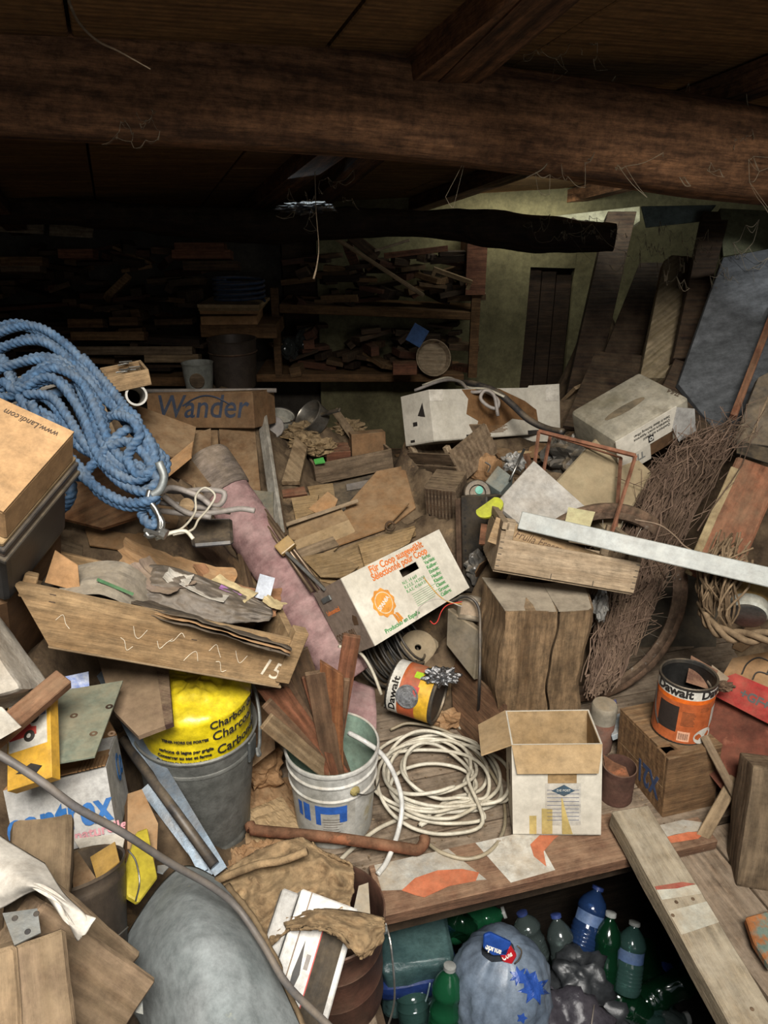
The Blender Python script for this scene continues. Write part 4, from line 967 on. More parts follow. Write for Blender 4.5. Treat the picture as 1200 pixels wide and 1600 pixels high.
# ---- brushwood bundle
rr = random.Random(21); bm = nb()
spine = [P(1118, 668, 2.60), P(1060, 735, 2.50), P(1012, 840, 2.42), P(985, 930, 2.36), P(955, 1030, 2.32), P(930, 1085, 2.3)]
sp = spline(spine, n=6)
wid = [.16, .20, .16, .12, .085, .06]
Z = Vector((0, 0, 1))
for i in range(980):
    s = rr.random()*.75; L = rr.uniform(.15, .5); k0 = int(s*(len(sp)-1)); k1 = min(len(sp)-1, int(k0+L*(len(sp)-1)))
    ox, oy = rr.gauss(0, .36), rr.gauss(0, .36); pts = []
    for k in range(k0, k1+1, max(1, (k1-k0)//4)):
        u = k/(len(sp)-1)*5; w_ = wid[int(min(4, u))]*(1-(u-int(u)))+wid[int(min(5, u+1))]*(u-int(u)) if u < 5 else wid[5]
        p = sp[k]+RT*(ox*w_)+FW*(oy*w_*.5-.0)+UP*(ox*w_*.35)+Vector((rr.gauss(0, .008), rr.gauss(0, .008), rr.gauss(0, .008)))
        pts.append(p)
    if len(pts) < 2: continue
    q = rr.uniform(.0011, .0026); tube(bm, pts, lambda t, q=q: q*(1.3-.7*(1-t)), 3, caps=False)
    if rr.random() < .55:
        a = pts[0 if len(pts) < 3 else 1]; dv = (pts[0]-pts[-1]).normalized()
        tube(bm, [a, a+dv*.04+Vector((rr.gauss(0, .03), rr.gauss(0, .02), rr.gauss(0, .02))), a+dv*.09+Vector((rr.gauss(0, .05), rr.gauss(0, .03), rr.gauss(0, .03)))], q*.6, 3, caps=False)
solo('brushwood_bundle', bm, mat('twigs', '80695a', '4a3a2e', grunge=.2, sc=9, bump=.3, dust=.15, vary=0), None, 'bundle of dry brown twigs leaning between the white box and the bicycle wheel', 'brushwood', kind='stuff')
for i, q in enumerate(([(992, 812), (1030, 820), (1055, 838), (1068, 852), (1085, 862)], [(960, 862), (990, 850), (1020, 870), (1040, 905)])):
    rod('stray_twig', ('pale branching twig lying on the brushwood bundle', 'darker bent twig hanging below the pale strip')[i], spline([P(x, y, 2.25-.0*i) for x, y in q], n=4), .0028, (mat('twig_pale', '9c8672', '7c6856'), rust_d)[i], 'twig', n=5)
# ---- weathered reddish board behind, at the right
M = axis_frame(P(1085, 905, 2.30), P(1172, 712, 2.42)); L = .46
r = thing('weathered_beam', 'weathered orange brown beam with flaking pale edge right of the brushwood', 'beam', M)
bm = nb(); bx(bm, .03, L, -.11, .035, -.07, 0, bev=.006, sub=4); wob(bm, .005, 12); mk('board', bm, mat('beam_orange', '8f5c42', '5f3e2d', sc=4, st=(1, 5, 5), bump=.7, dust=.25, dcol='9a8468'), r)
bm = nb(); bx(bm, .03, L*.9, .012, .037, -.06, .002, bev=.002, sub=3); wob(bm, .004, 30); mk('flaked_edge', bm, mat('flaked', 'a99873', '6f5c40', sc=20, bump=.8), r)
# ---- bicycle wheel
wc = P(932, 945, 2.40); wn = (Vector((.28, -1, .18))).normalized()
M = zframe(wc, wc+wn); r = thing('bicycle_wheel', 'rusty bicycle wheel with thin spokes standing behind the brushwood', 'wheel', M); RW = .305
bm = nb(); lathe(bm, [(RW-.012, -.012), (RW+.004, -.014), (RW+.012, -.010), (RW+.004, 0), (RW+.012, .010), (RW+.004, .014), (RW-.012, .012), (RW-.018, 0), (RW-.012, -.012)], 72); mk('rim', bm, mat('rim_rust', '756050', '4a3a2e', sc=40, bump=.4, metal=.2, dust=.2, c3='8f857a', spot=.6), r, smooth=50)
bm = nb(); lathe(bm, [(RW+.004, -.010), (RW+.022, -.016), (RW+.034, -.010), (RW+.036, 0), (RW+.034, .010), (RW+.022, .016), (RW+.004, .010)], 72); mk('tyre', bm, mat('tyre', '6c5443', '45362b', sc=30, bump=.4, dust=.2), r, smooth=50)
bm = nb(); lathe(bm, [(0, -.05), (.008, -.05), (.008, -.034), (.026, -.034), (.026, -.030), (.013, -.026), (.013, .026), (.026, .030), (.026, .034), (.008, .034), (.008, .05), (0, .05)], 20); mk('hub', bm, rust_d, r, smooth=40)
for i in range(24):
    a = 2*PI*i/24; s = -.03 if i % 2 else .03; b = a+(.5 if i % 4 < 2 else -.5)
    bm = nb(); tube(bm, [Vector((.024*math.cos(b), .024*math.sin(b), s)), Vector((RW-.015, 0, 0)) if 0 else Vector(((RW-.015)*math.cos(a), (RW-.015)*math.sin(a), 0))], .0011, 4); mk('spoke', bm, mat('spoke_steel', '8c857b', '5e574d', rough=.5, metal=.4, bump=0), r)
# dark sheet behind the wheel
quad_slab('dark_sheet', 'dark grey sheet standing behind the bicycle wheel', [P(985, 830, 2.95), P(1125, 870, 2.93), P(1115, 1110, 2.70), P(930, 1120, 2.70)], .012, mat('dark_sheet_m', '4b463d', '35312a', sc=3, bump=.2, dust=.1), 'board')
# ---- wicker basket with jars
bc = P(1172, 938, 2.02); M = T(*bc); r = thing('wicker_basket', 'broken twisted wicker basket ring at the right edge holding a jar', 'basket', M)
pts = [Vector((-.135+.0*i, 0, 0)) for i in range(1)]
pts = []
for i in range(26):
    a = PI*.62+PI*1.1*i/25; pts.append(Vector((.16*math.cos(a)+.04, .13*math.sin(a), -.045+.014*math.sin(a*3))))
mw = mat('wicker', '7f6a52', '55432f', sc=14, bump=.5, dust=.3)
bm = nb()
for ph in range(3): 
    q = []
    for i, p in enumerate(pts):
        a = i*.9+ph*2*PI/3; q.append(p+Vector((0, .012*math.cos(a), .012*math.sin(a))))
    tube(bm, spline(q, n=4), .0095, 7)
mk('twisted_rim', bm, mw, r, smooth=True)
rr = random.Random(5); bm = nb()
for i in range(70):
    a = PI*rr.uniform(.7, 1.2); R0 = rr.uniform(.11, .155); p = Vector((R0*math.cos(a)+.04, R0*.8*math.sin(a), -.04))
    tube(bm, spline([p, p+Vector((-.015+rr.gauss(0, .012), .0, .05)), p+Vector((rr.gauss(0, .02), .02, .10+rr.uniform(0, .04))), p+Vector((.03+rr.gauss(0, .02), .04, .14+rr.uniform(0, .06)))], n=3), rr.uniform(.002, .0036), 4, caps=False)
mk('stakes', bm, mw, r)
tag(r.children[-1], kind='stuff')
Mj = zframe(P(1168, 962, 2.0), P(1172, 905, 2.08)); j = thing('label_jar', 'clear glass jar with a faded yellow and red label in the basket', 'jar', Mj)
bm = nb(); lathe(bm, [(0, 0), (.045, 0), (.052, .008), (.053, .09), (.045, .105), (.04, .11), (.04, .12)], 32); mk('glass', bm, mat('jar_glass', 'b8b8ac', '8f8f85', rough=.15, bump=0, dust=.15, vary=0), j, smooth=40)
bm = nb(); cyl_patch(bm, .053, .053, -180, 179, .035, .088, 30, .0006); mk('label_band', bm, mat('jar_label', '9b7c45', '7c6036', bump=.1, c3='8c4233', spot=.58), j, smooth=True)
bm = nb(); lathe(bm, [(.047, .002), (.047, -.004), (.042, -.006), (0, -.005)], 28); mk('lid', bm, steel, j, smooth=40)
# ---- paint can standing on the wooden box
M, dm = fitbox('x_box', {'000': (1030, 1283), '001': (1047, 1190), '101': (1125, 1168), '011': (972, 1105), '010': (960, 1210), '100': (1118, 1262)}, (.17, .30, .21), 2.1, K=40, tilt=0, yaw=25)
w, d, h = dm
r = thing('stamped_crate', 'old wooden crate stamped X21 with a paint can on top', 'crate', M)
bm = nb(); bx(bm, 0, w, 0, .012, 0, h, bev=.002); mk('end_board', bm, wood('crate_brown', '8b6a48', '644830', dust=.3, sc=4), r)
bm = nb(); bx(bm, 0, w, d-.012, d, 0, h, bev=.002); mk('end_board', bm, MATS['crate_brown'], r)
cb2 = wood('crate_brown_x', '7d5f44', '563e2a', dust=.3, sc=4)
for x0 in (0, w-.008):
    for z0, z1 in ((0, h*.52), (h*.53, h)): bm = nb(); bx(bm, x0, x0+.008, .012, d-.012, z0, z1, bev=.001); mk('side_board', bm, MATS['crate_brown'], r)
for y0, y1 in ((0, d*.36), (d*.37, d*.68), (d*.69, d)):
    bm = nb()
    if y0 == 0: prism(bm, [(0, y0+.012), (w*.25, y0), (w, y0), (w, y1), (0, y1), (.0, y0+.05), (w*.22, y0+.045), (w*.25, y0+.02), (w*.1, y0+.02)], h, h+.008)
    else: bx(bm, 0, w, y0, y1, h, h+.008, bev=.001)
    mk('lid_board', bm, MATS['crate_brown'], r)
LS = T(-.0006, d, 0)@Rz(-90)@FRONT
text('X21', .095, ink_navy, r, LS@T(d*.86, h*.58, 0)@Rz(180), sx=.62, bold=.003, shear=-.15)
XB = (M, dm)
top = M@Vector((w*.50, d*.40, h+.008))
cb = PZ(1068, 1152, top.z); zd_ = M.to_3x3()@Vector((0, 0, 1))
R = .0755; H = .185
Mc = T(cb.x, cb.y+.035, top.z+.001)@Rx(-2)
r = paint_can('orange and white paint can standing open on the old wooden crate', Mc, R, H, True,
  [(-180, 179, .80, .97, m_lw, .0006), (-180, 179, .73, .80, mat('label_bright_orange', 'dd6a1f', 'd0601a', rough=.45, bump=0, dust=.05, vary=0), .0006), (-180, 179, .03, .73, m_lo, .0006)])
for s, a in (('Dawalt', -84), ('Dawalt', -178)): text_wrap(s, .036, ink_black, r, R+.001, H*.835, a, bold=.0012)
bm = nb(); cyl_patch(bm, R, R, -165, -122, H*.22, H*.66, 8, .0012); mk('dark_cup_picture', bm, mat('print_black', '2a211d', bump=0, dust=.1, vary=0), r, smooth=True)
bm = nb(); [cyl_patch(bm, R, R, -115, -92+((i*7) % 5), H*(.58-i*.025), H*(.588-i*.025), 4, .0012) for i in range(10)]; mk('printed_lines', bm, ink_brown, r)
bm = nb(); [cyl_patch(bm, R, R, -80, -62+((i*7) % 5), H*(.66-i*.02), H*(.665-i*.02), 4, .0012) for i in range(4)]; mk('printed_lines', bm, ink_brown, r)
bm = nb(); cyl_patch(bm, R, R, -118, -94, H*.08, H*.25, 4, .0012); mk('barcode_field', bm, mat('label_salmon', 'd9a384', bump=0, vary=0), r)
bm = nb(); [cyl_patch(bm, R, R, -115+i*1.4, -114.3+i*1.4-(.3 if i % 3 else 0), H*.11, H*.22, 1, .002) for i in range(13)]; mk('barcode', bm, ink_black, r)
bm = nb()
for (cx, cz, rx, rz) in ((-62, .16, 24, .135),):
    vs = [bm.verts.new(((R+.0014)*math.cos(math.radians(cx+rx*math.cos(t*PI/12))), (R+.0014)*math.sin(math.radians(cx+rx*math.cos(t*PI/12))), H*(cz+rz*math.sin(t*PI/12)))) for t in range(24)]
    cv = bm.verts.new(((R+.0016)*math.cos(math.radians(cx)), (R+.0016)*math.sin(math.radians(cx)), H*cz))
    for i in range(24): bm.faces.new((cv, vs[i], vs[(i+1) % 24]))
mk('spoon_picture', bm, m_lw, r, smooth=True)
bm = nb(); cyl_patch(bm, R, R, -50, -36, H*.26, H*.62, 3, .0013, z0b=H*.36, z1b=H*.66); mk('spoon_picture', bm, m_lw, r)
tube_b = nb(); tube(tube_b, spline([Vector((R*1.04*math.cos(math.radians(a)), R*1.04*math.sin(math.radians(a)), H*(.86-.5*math.sin(math.radians(a+205)) if 0 else z))) for a, z in ((-188, .8), (-178, .45), (-168, .3), (-160, .22))], n=4), .0018, 5); mk('wire_handle', tube_b, steel, r)
quad_slab('rusty_plate', 'rusty triangular steel plate standing in the open paint can', [P(1080, 1024, 2.10), P(1122, 1048, 2.07), P(1110, 1078, 2.05), P(1072, 1066, 2.07)], .003, mat('plate_rust', '7c5240', '50352a', sc=14, bump=.4, c3='6f6058', spot=.55), 'plate')
quad_slab('beige_chip', 'beige broken board corner leaning beside the open paint can', [P(1112, 1040, 2.1), P(1140, 1058, 2.06), P(1120, 1085, 2.02), P(1106, 1062, 2.05)], .006, mat('chip_beige', '9a8a78', '7d6e5e'), 'board')
# ---- box with red band and +GF+
M, dm = fitbox('gf_box', {'000': (1118, 1062), '001': (1142, 1000), '100': (1215, 1140), '101': (1240, 1062)}, (.26, .2, .15), 2.05, K=20)
A = P(1112, 1085, 2.12); B = P(1222, 1142, 2.02)
M = axis_frame(A, B, CP-A+Vector((-.2, 0, .2))); r = thing('pipe_fitting_box', 'brown box with a red band reading +GF+ and a pipe drawing', 'box', M)
bm = nb(); prism(bm, [(0, 0), (.27, 0), (.27, .235), (.10, .20), (.005, .12)], -.10, 0); mk('body', bm, card, r)
bm = nb(); prism(bm, [(0.0, 0.0), (.272, 0), (.272, .10), (0.03, .085), (.0, .05)], .0005, .0015); mk('red_band', bm, mat('print_red', '9d2f2c', '86201f', sc=20, bump=.05, dust=.2, vary=0), r)
text('+GF+', .034, ink_black, r, T(.062, .032, .002), bold=.0012)
bm = nb()
tube(bm, spline([Vector((.045, .09, .002)), Vector((.045, .125, .002)), Vector((.065, .155, .002)), Vector((.11, .158, .002))], n=5), .0022, 5)
tube(bm, spline([Vector((.075, .09, .002)), Vector((.075, .110, .002)), Vector((.085, .120, .002)), Vector((.11, .124, .002))], n=5), .0022, 5)
tube(bm, [Vector((.10, .12, .002)), Vector((.10, .16, .002))], .002, 5); tube(bm, [Vector((.115, .11, .002)), Vector((.135, .14, .002)), Vector((.115, .165, .002))], .0024, 5)
mk('pipe_drawing', bm, ink_black, r)
crumple('rusty_chain_lump', 'small rusty lump of metal at the left corner of the red banded box', P(1132, 1072, 2.02), .024, .016, .012, rust_d, 'metal scrap', 4, .5, 3)
# ---- rusty sheet metal
quad_slab('rusty_sheet', 'curled red brown rusty steel sheet behind the stamped crate', [P(1108, 1082, 2.16), P(1230, 1110, 2.10), P(1215, 1170, 2.0), P(1140, 1250, 1.98), P(1098, 1200, 2.06)], .004, mat('sheet_rust', '6f3b2c', '432319', sc=9, bump=.5, dust=.05, c3='84513e', spot=.58), 'sheet metal')
# ---- upright timber at the right edge
M, dm = fitbox('right_timber', {'000': (1158, 1362), '001': (1184, 1160), '011': (1162, 1147), '010': (1137, 1318)}, (.13, .11, .30), 1.86, yaw=12, tilt=0, K=50)
M.translation.z = .0
bm = nb(); w, d, h = dm; bx(bm, 0, w, 0, d, 0, h, bev=.008, seg=2, sub=5); wob(bm, .005, 10, 6)
solo('upright_timber', bm, wood('timber_upright', '84705a', '564534', dust=.4, ax='Z', grunge=.5), M, 'short squared grey timber standing at the right edge', 'timber', smooth=35)
plank('thin_stick', 'thin pale slat leaning against the stamped crate', P(1100, 1150, 2.0), PZ(1150, 1245, .12), .022, .008, w_old, cat='stick')
plank('grey_stick', 'flat grey stick leaning left of the upright timber', PZ(1090, 1322, .02), P(1150, 1215, 1.98), .032, .012, w_dusty, cat='stick')
# ---- small things on the floor
c = PZ(935, 1168, 0); r = thing('clay_cylinder', 'round grey topped red cylinder standing behind the open carton', 'cylinder', T(c.x, c.y, 0))
bm = nb(); lathe(bm, [(0, 0), (.036, 0), (.038, .004), (.038, .16), (.035, .166), (0, .167)], 32); mk('body', bm, mat('cyl_red', '8a5a48', '6f6258', sc=10, bump=.3, dust=.3), r, smooth=40)
bm = nb(); lathe(bm, [(.0384, .11), (.0388, .15), (.0384, .163), (.035, .168), (0, .169)], 32); mk('dusty_top', bm, mat('cyl_grey', '8c8577', '756e60', sc=12, bump=.3), r, smooth=40)
c = PZ(964, 1252, 0); r = thing('rusty_tin', 'small open rusty tin can between the open carton and the stamped crate', 'tin', T(c.x, c.y+.02, 0))
bm = nb(); lathe(bm, [(0, .0), (.045, 0), (.047, .004)]+[(.045+.0012*(i % 2), .01+i*.008) for i in range(12)]+[(.047, .112), (.044, .113), (.043, .01), (0, .006)], 32); mk('body', bm, mat('tin_brown', '6f4e42', '4d352c', sc=12, bump=.3, dust=.2), r, smooth=50)
bm = nb(); prism(bm, [(-.03, 0), (.035, 0), (.03, .03), (-.0, .05), (-.025, .075)], 0, .002, M=T(-.005, -.01, .07)@Rx(60)@Rz(10)); mk('bent_lid', bm, rust, r)
quad_slab('pale_plastic_piece', 'small pale blue white plastic piece behind the clay cylinder', [P(956, 1118, 2.3), P(985, 1108, 2.3), P(980, 1140, 2.22), P(955, 1150, 2.22)], .02, mat('plastic_pale', 'a5aeb2', '8a9296', bump=.05), 'plastic', bevel=.002)
quad_slab('blue_plastic_piece', 'tiny dark blue plastic piece beside the wheel rim', [P(952, 1098, 2.3), P(962, 1092, 2.3), P(964, 1102, 2.28), P(955, 1106, 2.28)], .01, mat('plastic_navy', '2c3a70', bump=0), 'plastic')
# turquoise rusted chunk bottom right
quad_slab('painted_metal_scrap', 'turquoise and orange rusted metal scrap at the bottom right edge', [PZ(1165, 1432, .05), PZ(1240, 1412, .05), PZ(1250, 1500, .05), PZ(1202, 1512, .04), PZ(1178, 1470, .05)], .02, mat('turq_rust', '6f8478', '5a6d64', sc=9, bump=.4, dust=.1, c3='9c6034', spot=.48), 'metal scrap', bevel=.003)
# ================================================================== left side
# ---- galvanised dustbin with yellow charcoal bag
c = PZ(308, 1318, 0); c.z = 0; c = Vector((c.x, c.y+.06, 0)); R = .150; H = .36
r = thing('galvanised_bin', 'tall dusty galvanised bin holding a yellow charcoal bag', 'bin', T(*c)@Ry(3))
bm = nb(); lathe(bm, [(0, 0), (R*.84, 0), (R*.86, .006), (R*.87, .03), (R*.855, .034), (R*.86, .04), (R*.97, H*.83), (R*.985, H*.835), (R*.985, H*.86), (R*.975, H*.865), (R, H*.97), (R*1.03, H*.975), (R*1.035, H*.99), (R*1.01, H), (R*.985, H*.985), (R*.84, .012), (0, .01)], 56); mk('body', bm, mat('bin_zinc', '8d8e89', '686963', rough=.6, metal=.45, sc=7, bump=.3, dust=.3, dcol='8d8678', fine=60), r, smooth=40)
for a in (-12, 168):
    aa = math.radians(a); bm = nb()
    bx(bm, -.022, .022, -.004, .004, -.03, .035, bev=.003, M=T(R*1.0*math.cos(aa), R*1.0*math.sin(aa), H*.85)@Rz(a+90)); mk('handle_lug', bm, galv, r)
aa = math.radians(-12)
pts = [Vector((R*1.07, -.035, H*.86)), Vector((R*1.1, -.05, H*.84)), Vector((R*1.12, -.04, H*.82)), Vector((R*1.09, -.03, H*.84)), Vector((R*1.1, -.02, H*.9)), Vector((R*1.05, .02, H*1.08)), Vector((R*.85, .08, H*1.18)), Vector((R*.4, .135, H*1.1))]
bm = nb(); tube(bm, spline(pts), .0045, 8); mk('wire_handle', bm, galv, r)
yb = mat('yellow_bag', 'd8c21a', 'b59d12', rough=.35, sc=5, bump=.3, dust=.08, vary=0)
bm = nb()
def ybf(u, v):
    a = 2*PI*u
    if v < .75: z = v/.75*.25+.20; rr_ = R*(.905+.16*max(0, z-.40)+.03*noise.noise(Vector((math.cos(a)*2, math.sin(a)*2, z*9)))+.03*noise.noise(Vector((math.cos(a)*2.5, math.sin(a)*2.5, z*60)))+.02*noise.noise(Vector((math.cos(a)*6, math.sin(a)*6, z*30))))
    else: t = (v-.75)/.25; z = .45+.030*math.sin(t*PI*.6)+.014*noise.noise(Vector((math.cos(a)*3, math.sin(a)*3, t*6))); rr_ = R*.93*(1-t*.85)*(1+.10*noise.noise(Vector((math.cos(a)*4, math.sin(a)*4, t*3))))
    return Vector((rr_*math.cos(a), rr_*math.sin(a), z))
vs = grid(bm, 64, 36, ybf, closeu=True); bm.faces.new([q[-1] for q in vs])
b = solo('charcoal_bag', bm, yb, r.matrix_world@T(0, 0, .01), 'bright yellow plastic bag of charcoal printed in black inside the galvanised bin', 'bag', smooth=True)
for s, sz, z, a in (('Charbon de bois', .030, .365, -62), ('Charcoal', .036, .330, -60), ('Carbonella', .036, .285, -56), ('Si usa per il barbecue', .012, .262, -80), ('Si usa solo a freddo', .012, .248, -84), ('TENIR HORS DE PORTEE', .010, .335, -108), ('carbone di legna per griglia', .012, .305, -112), ('Conserver au sec et ferme', .012, .288, -114), ('da tenere in luogo asciutto', .012, .272, -116), ('Holzkohle fur den Grill', .012, .256, -118)):
    text_wrap(s, sz, ink_black, b, R*.945, z+.065, a, bold=.0004)
# ---- brown board and blue steel channels leaning
quad_slab('brown_hardboard', 'brown hardboard sheet with dark edge leaning over the galvanised bin', [P(150, 1020, 1.84), P(243, 1030, 1.80), P(268, 1132, 1.63), P(216, 1150, 1.60), P(178, 1110, 1.66)], .012, mat('hardboard', '8a735c', '6f5a45', sc=4, bump=.15, dust=.2), 'board')
quad_slab('brown_hardboard_strip', 'dark brown wooden strip beside the brown hardboard sheet', [P(242, 1030, 1.795), P(262, 1036, 1.785), P(270, 1128, 1.622), P(258, 1134, 1.618)], .014, wood('strip_brown', '5f463c', '463029'), 'strip')
def channel(name, label, A, B, w, hgt, m, hint=None):
    M = axis_frame(A, B, hint); L = (B-A).length; bm = nb(); t = .0025
    prism(bm, [(-w/2, 0), (-w/2, -hgt), (-w/2+t, -hgt), (-w/2+t, -t), (w/2-t, -t), (w/2-t, -hgt), (w/2, -hgt), (w/2, 0)], 0, L, M=Matrix(((0, 0, 1, 0), (1, 0, 0, 0), (0, 1, 0, 0), (0, 0, 0, 1))))
    return solo(name, bm, m, M, label, 'steel channel')
channel('steel_channel', 'long blue grey steel channel leaning in front of the galvanised bin', P(130, 1000, 1.95), P(345, 1362, 1.60), .03, .025, steel_b)
channel('steel_channel', 'second narrower steel channel just left of the long one', P(150, 1040, 1.9), P(318, 1362, 1.62), .02, .02, steel_b)
channel('steel_channel', 'lower steel channel bar crossing in the dark gap left of the bin', P(225, 1230, 1.72), P(330, 1368, 1.63), .022, .012, steel_b, Vector((-.3, -.3, 1)))
rod('black_tube', 'straight black tube lying between the steel channels', [P(192, 1155, 1.80), P(335, 1352, 1.60)], .012, black_pl, 'tube', n=12)
# ---- water carton (Contrex)
M, dm = fitbox('water', {'000': (22, 1345), '100': (198, 1300), '001': (18, 1232), '101': (150, 1215), '011': (40, 1180), '111': (178, 1140), '110': (205, 1255)}, (.26, .24, .17), 1.58, K=60, K2=200)
w, d, h = dm
r = thing('water_carton', 'white water bottle carton with blue lettering at the left', 'box', M)
bm = nb(); shell(bm, w, d, h, .005); bmesh.ops.subdivide_edges(bm, edges=bm.edges[:], cuts=3, use_grid_fill=True); wob(bm, .004, 8, 3); mk('body', bm, mat('carton_bright', 'cfcdc8', 'aaa7a1', sc=4, bump=.15, dust=.15), r)
b_, m_ = flap_m('b', w, d, h, .09, 60); mk('flap', b_, card, r, m_)
b_, m_ = flap_m('l', w, d, h, .08, 40); mk('flap', b_, card, r, m_)
bm = nb(); bx(bm, w*.3, w*.98, d*.05, d*.5, h*1.0, h*1.02); [bx(bm, w*.70+i*.008, w*.70+i*.008+.004, .0, d*.3, h*1.02, h*1.04) for i in range(8)]; mk('torn_flap', bm, card, r)
text('contrex', .105*h/.17, ink_blue, r, T(w*-.05, -.005, h*.30)@FRONT, bold=.0025, sx=w/.30, shear=.12)
text('naturelle', .03, ink_pink, r, T(w*.58, -.005, h*.12)@FRONT, bold=.0008)
RS = T(w+.005, 0, 0)@Rz(90)@FRONT
text('Co', .085, ink_blue, r, RS@T(d*.45, h*.5, 0)@Rz(4), bold=.002, sx=.8)
bm = nb(); bx(bm, w*.62, w*1.0, -.005, -.0042, h*.0, h*.03); mk('pink_band', bm, ink_pink, r)
quad_slab('pink_edged_wrapper', 'white wrapper strip with a pink line below the water carton', [P(115, 1312, 1.5), P(196, 1300, 1.5), P(192, 1325, 1.47), P(130, 1334, 1.46)], .003, paper, 'wrapper')
# ---- grey green sheet metal on the carton
pl = quad_slab('grey_green_sheet', 'grey green painted sheet metal offcut with holes lying on the water carton', [P(92, 1080, 1.62), P(192, 1063, 1.66), P(148, 1182, 1.44), P(87, 1192, 1.42)], .004, mat('sheet_green', '7b8474', '686f60', sc=7, rough=.5, bump=.15, dust=.3, c3='6a5c48', spot=.66), 'sheet metal')
for x, y in ((.05, .03), (-.02, .02), (.02, -.05), (.055, -.06)):
    bm = nb(); lathe(bm, [(.003, 0), (.007, .001), (.008, 0)], 14); mk('drilled_hole', bm, rust_d, pl, T(x, y, .0008))
# ---- toy car box, yellow and white
M, dm = fitbox('toy', {'000': (12, 1240), '100': (84, 1220), '001': (12, 1082), '101': (75, 1060), '111': (92, 1078), '110': (90, 1208)}, (.095, .03, .21), 1.42, K=40, K2=200)
w, d, h = dm
r = thing('toy_car_box', 'yellow and white toy box with a red and blue car picture', 'box', M)
bm = nb(); bx(bm, 0, w, 0, d, 0, h, bev=.001); mk('body', bm, mat('box_yellow', 'cf9f36', 'bb8c2a', rough=.5, bump=.05, dust=.15, vary=0), r)
bm = nb(); bx(bm, w*.04, w*.92, -.0008, 0, h*.36, h*.97); mk('white_field', bm, m_lw, r)
car = lambda x, z, s: [(x+s*a, z+s*b) for a, b in ((0, 0), (1, 0), (1.0, .28), (.82, .32), (.68, .6), (.3, .6), (.16, .34), (0, .28))]
bm = nb(); prism(bm, [(x, z) for x, z in car(w*.06, h*.48, w*.62)], .0008, .0016, M=FRONT); mk('car_picture', bm, ink_red, r)
bm = nb(); prism(bm, [(x, z) for x, z in car(w*.28, h*.66, w*.62)], .0008, .0016, M=FRONT); mk('car_picture', bm, mat('print_blue_violet', '4b5a8c', bump=0, vary=0), r)
for x, z in ((.52, .48), (.62, .66)):
    bm = nb(); lathe(bm, [(0, .003), (.006, .003), (.011, .002), (.0115, 0)], 18, M=T(w*x, 0, h*z)@FRONT); mk('wheel_picture', bm, ink_black, r)
    bm = nb(); lathe(bm, [(0, .0034), (.0045, .0034)], 12, M=T(w*x, 0, h*z)@FRONT); mk('wheel_picture', bm, ink_white, r)
bm = nb(); prism(bm, [(w*.2, h*.14), (w*.55, h*.2), (w*.8, h*.14), (w*.6, h*.06), (w*.35, h*.12)], .0008, .0014, M=FRONT); mk('black_mark', bm, ink_black, r)
# ---- white dirty block and wood stick at left edge
M, dm = fitbox('rag', {'100': (75, 1045), '101': (0, 895), '001': (-90, 930), '000': (-20, 1110)}, (.17, .12, .22), 1.30, K=60)
M = axis_frame(P(-110, 1000, 1.34), P(10, 960, 1.36), CP-P(0, 1000, 1.35)+Vector((.1, 0, .5)))
bm = nb(); bx(bm, -.04, .085, -.14, .10, -.15, 0, bev=.012, seg=2, sub=6); wob(bm, .010, 9, 5); wob(bm, .003, 45, 5)
for v in bm.verts: v.co.x -= v.co.y*.38
o = solo('crumbling_block', bm, mat('dirty_white', 'b7b0a4', '8f8474', sc=6, bump=.6, dust=.2, c3='5e5242', spot=.6), M, 'crumbling dirty white foam block with a red line at the left edge', 'block', smooth=35)
bm = nb(); tube(bm, [Vector((.048, .05, .004)), Vector((.10, -.09, .003))], .0015, 4); mk('red_line', bm, ink_red, o)
plank('reddish_batten', 'short reddish batten leaning up between the foam block and the toy box', P(-25, 1160, 1.30), P(100, 1055, 1.42), .04, .025, wood('batten', '9a7155', '7a543b', dust=.2), cat='batten', hint=Vector((.15, -.5, .8)))
quad_slab('white_card_corner', 'small white card corner at the left edge above the toy box', [P(-30, 1100, 1.25), P(2, 1105, 1.25), P(34, 1136, 1.25), P(0, 1155, 1.24), P(-30, 1160, 1.24)], .003, paper, 'card')
quad_slab('blue_food_pack', 'small white and blue food packet behind the reddish batten', [P(102, 1056, 1.66), P(138, 1050, 1.70), P(140, 1074, 1.66), P(108, 1076, 1.64)], .01, mat('packet', 'c0c3c8', '5a74b8', sc=40, bump=.1, dust=0), 'packet')
# ---- long shallow wooden drawer full of papers
FL, FR = P(24, 1000-25, 1.62), P(448, 1080, 1.80)
M, dm = fitbox('drawer', {'000': (66, 1008), '001': (26, 906), '100': (438, 1082), '101': (462, 1003), '011': (62, 835)}, (.62, .28, .12), 1.66, K=200, K2=300, yaw=0)
w, d, h = dm
r = thing('shallow_wooden_box', 'long shallow pale wooden drawer marked 15 full of old papers', 'drawer', M)
mdw = wood('drawer_wood', 'b0926b', '937450', sc=3, dust=.25, rings=6)
def piece2(nm, x0, x1, y0, y1, z0, z1, m=mdw, sub=0):
    bm = nb(); bx(bm, x0, x1, y0, y1, z0, z1, bev=.002)
    if sub: bmesh.ops.subdivide_edges(bm, edges=[e for e in bm.edges if e.calc_length() > .3], cuts=12); wob(bm, .0022, 9, 3)
    return mk(nm, bm, m, r)
bm = nb(); prism(bm, [(.062, 0), (w*.985, 0), (w*.985, h), (-.038, h)], -.014, 0, M=FRONT); bmesh.ops.subdivide_edges(bm, edges=[e for e in bm.edges if e.calc_length() > .3], cuts=14); wob(bm, .0022, 9, 3); mk('front_board', bm, mdw, r)
piece2('back_board', .03, w, d-.012, d, 0, h*.8)
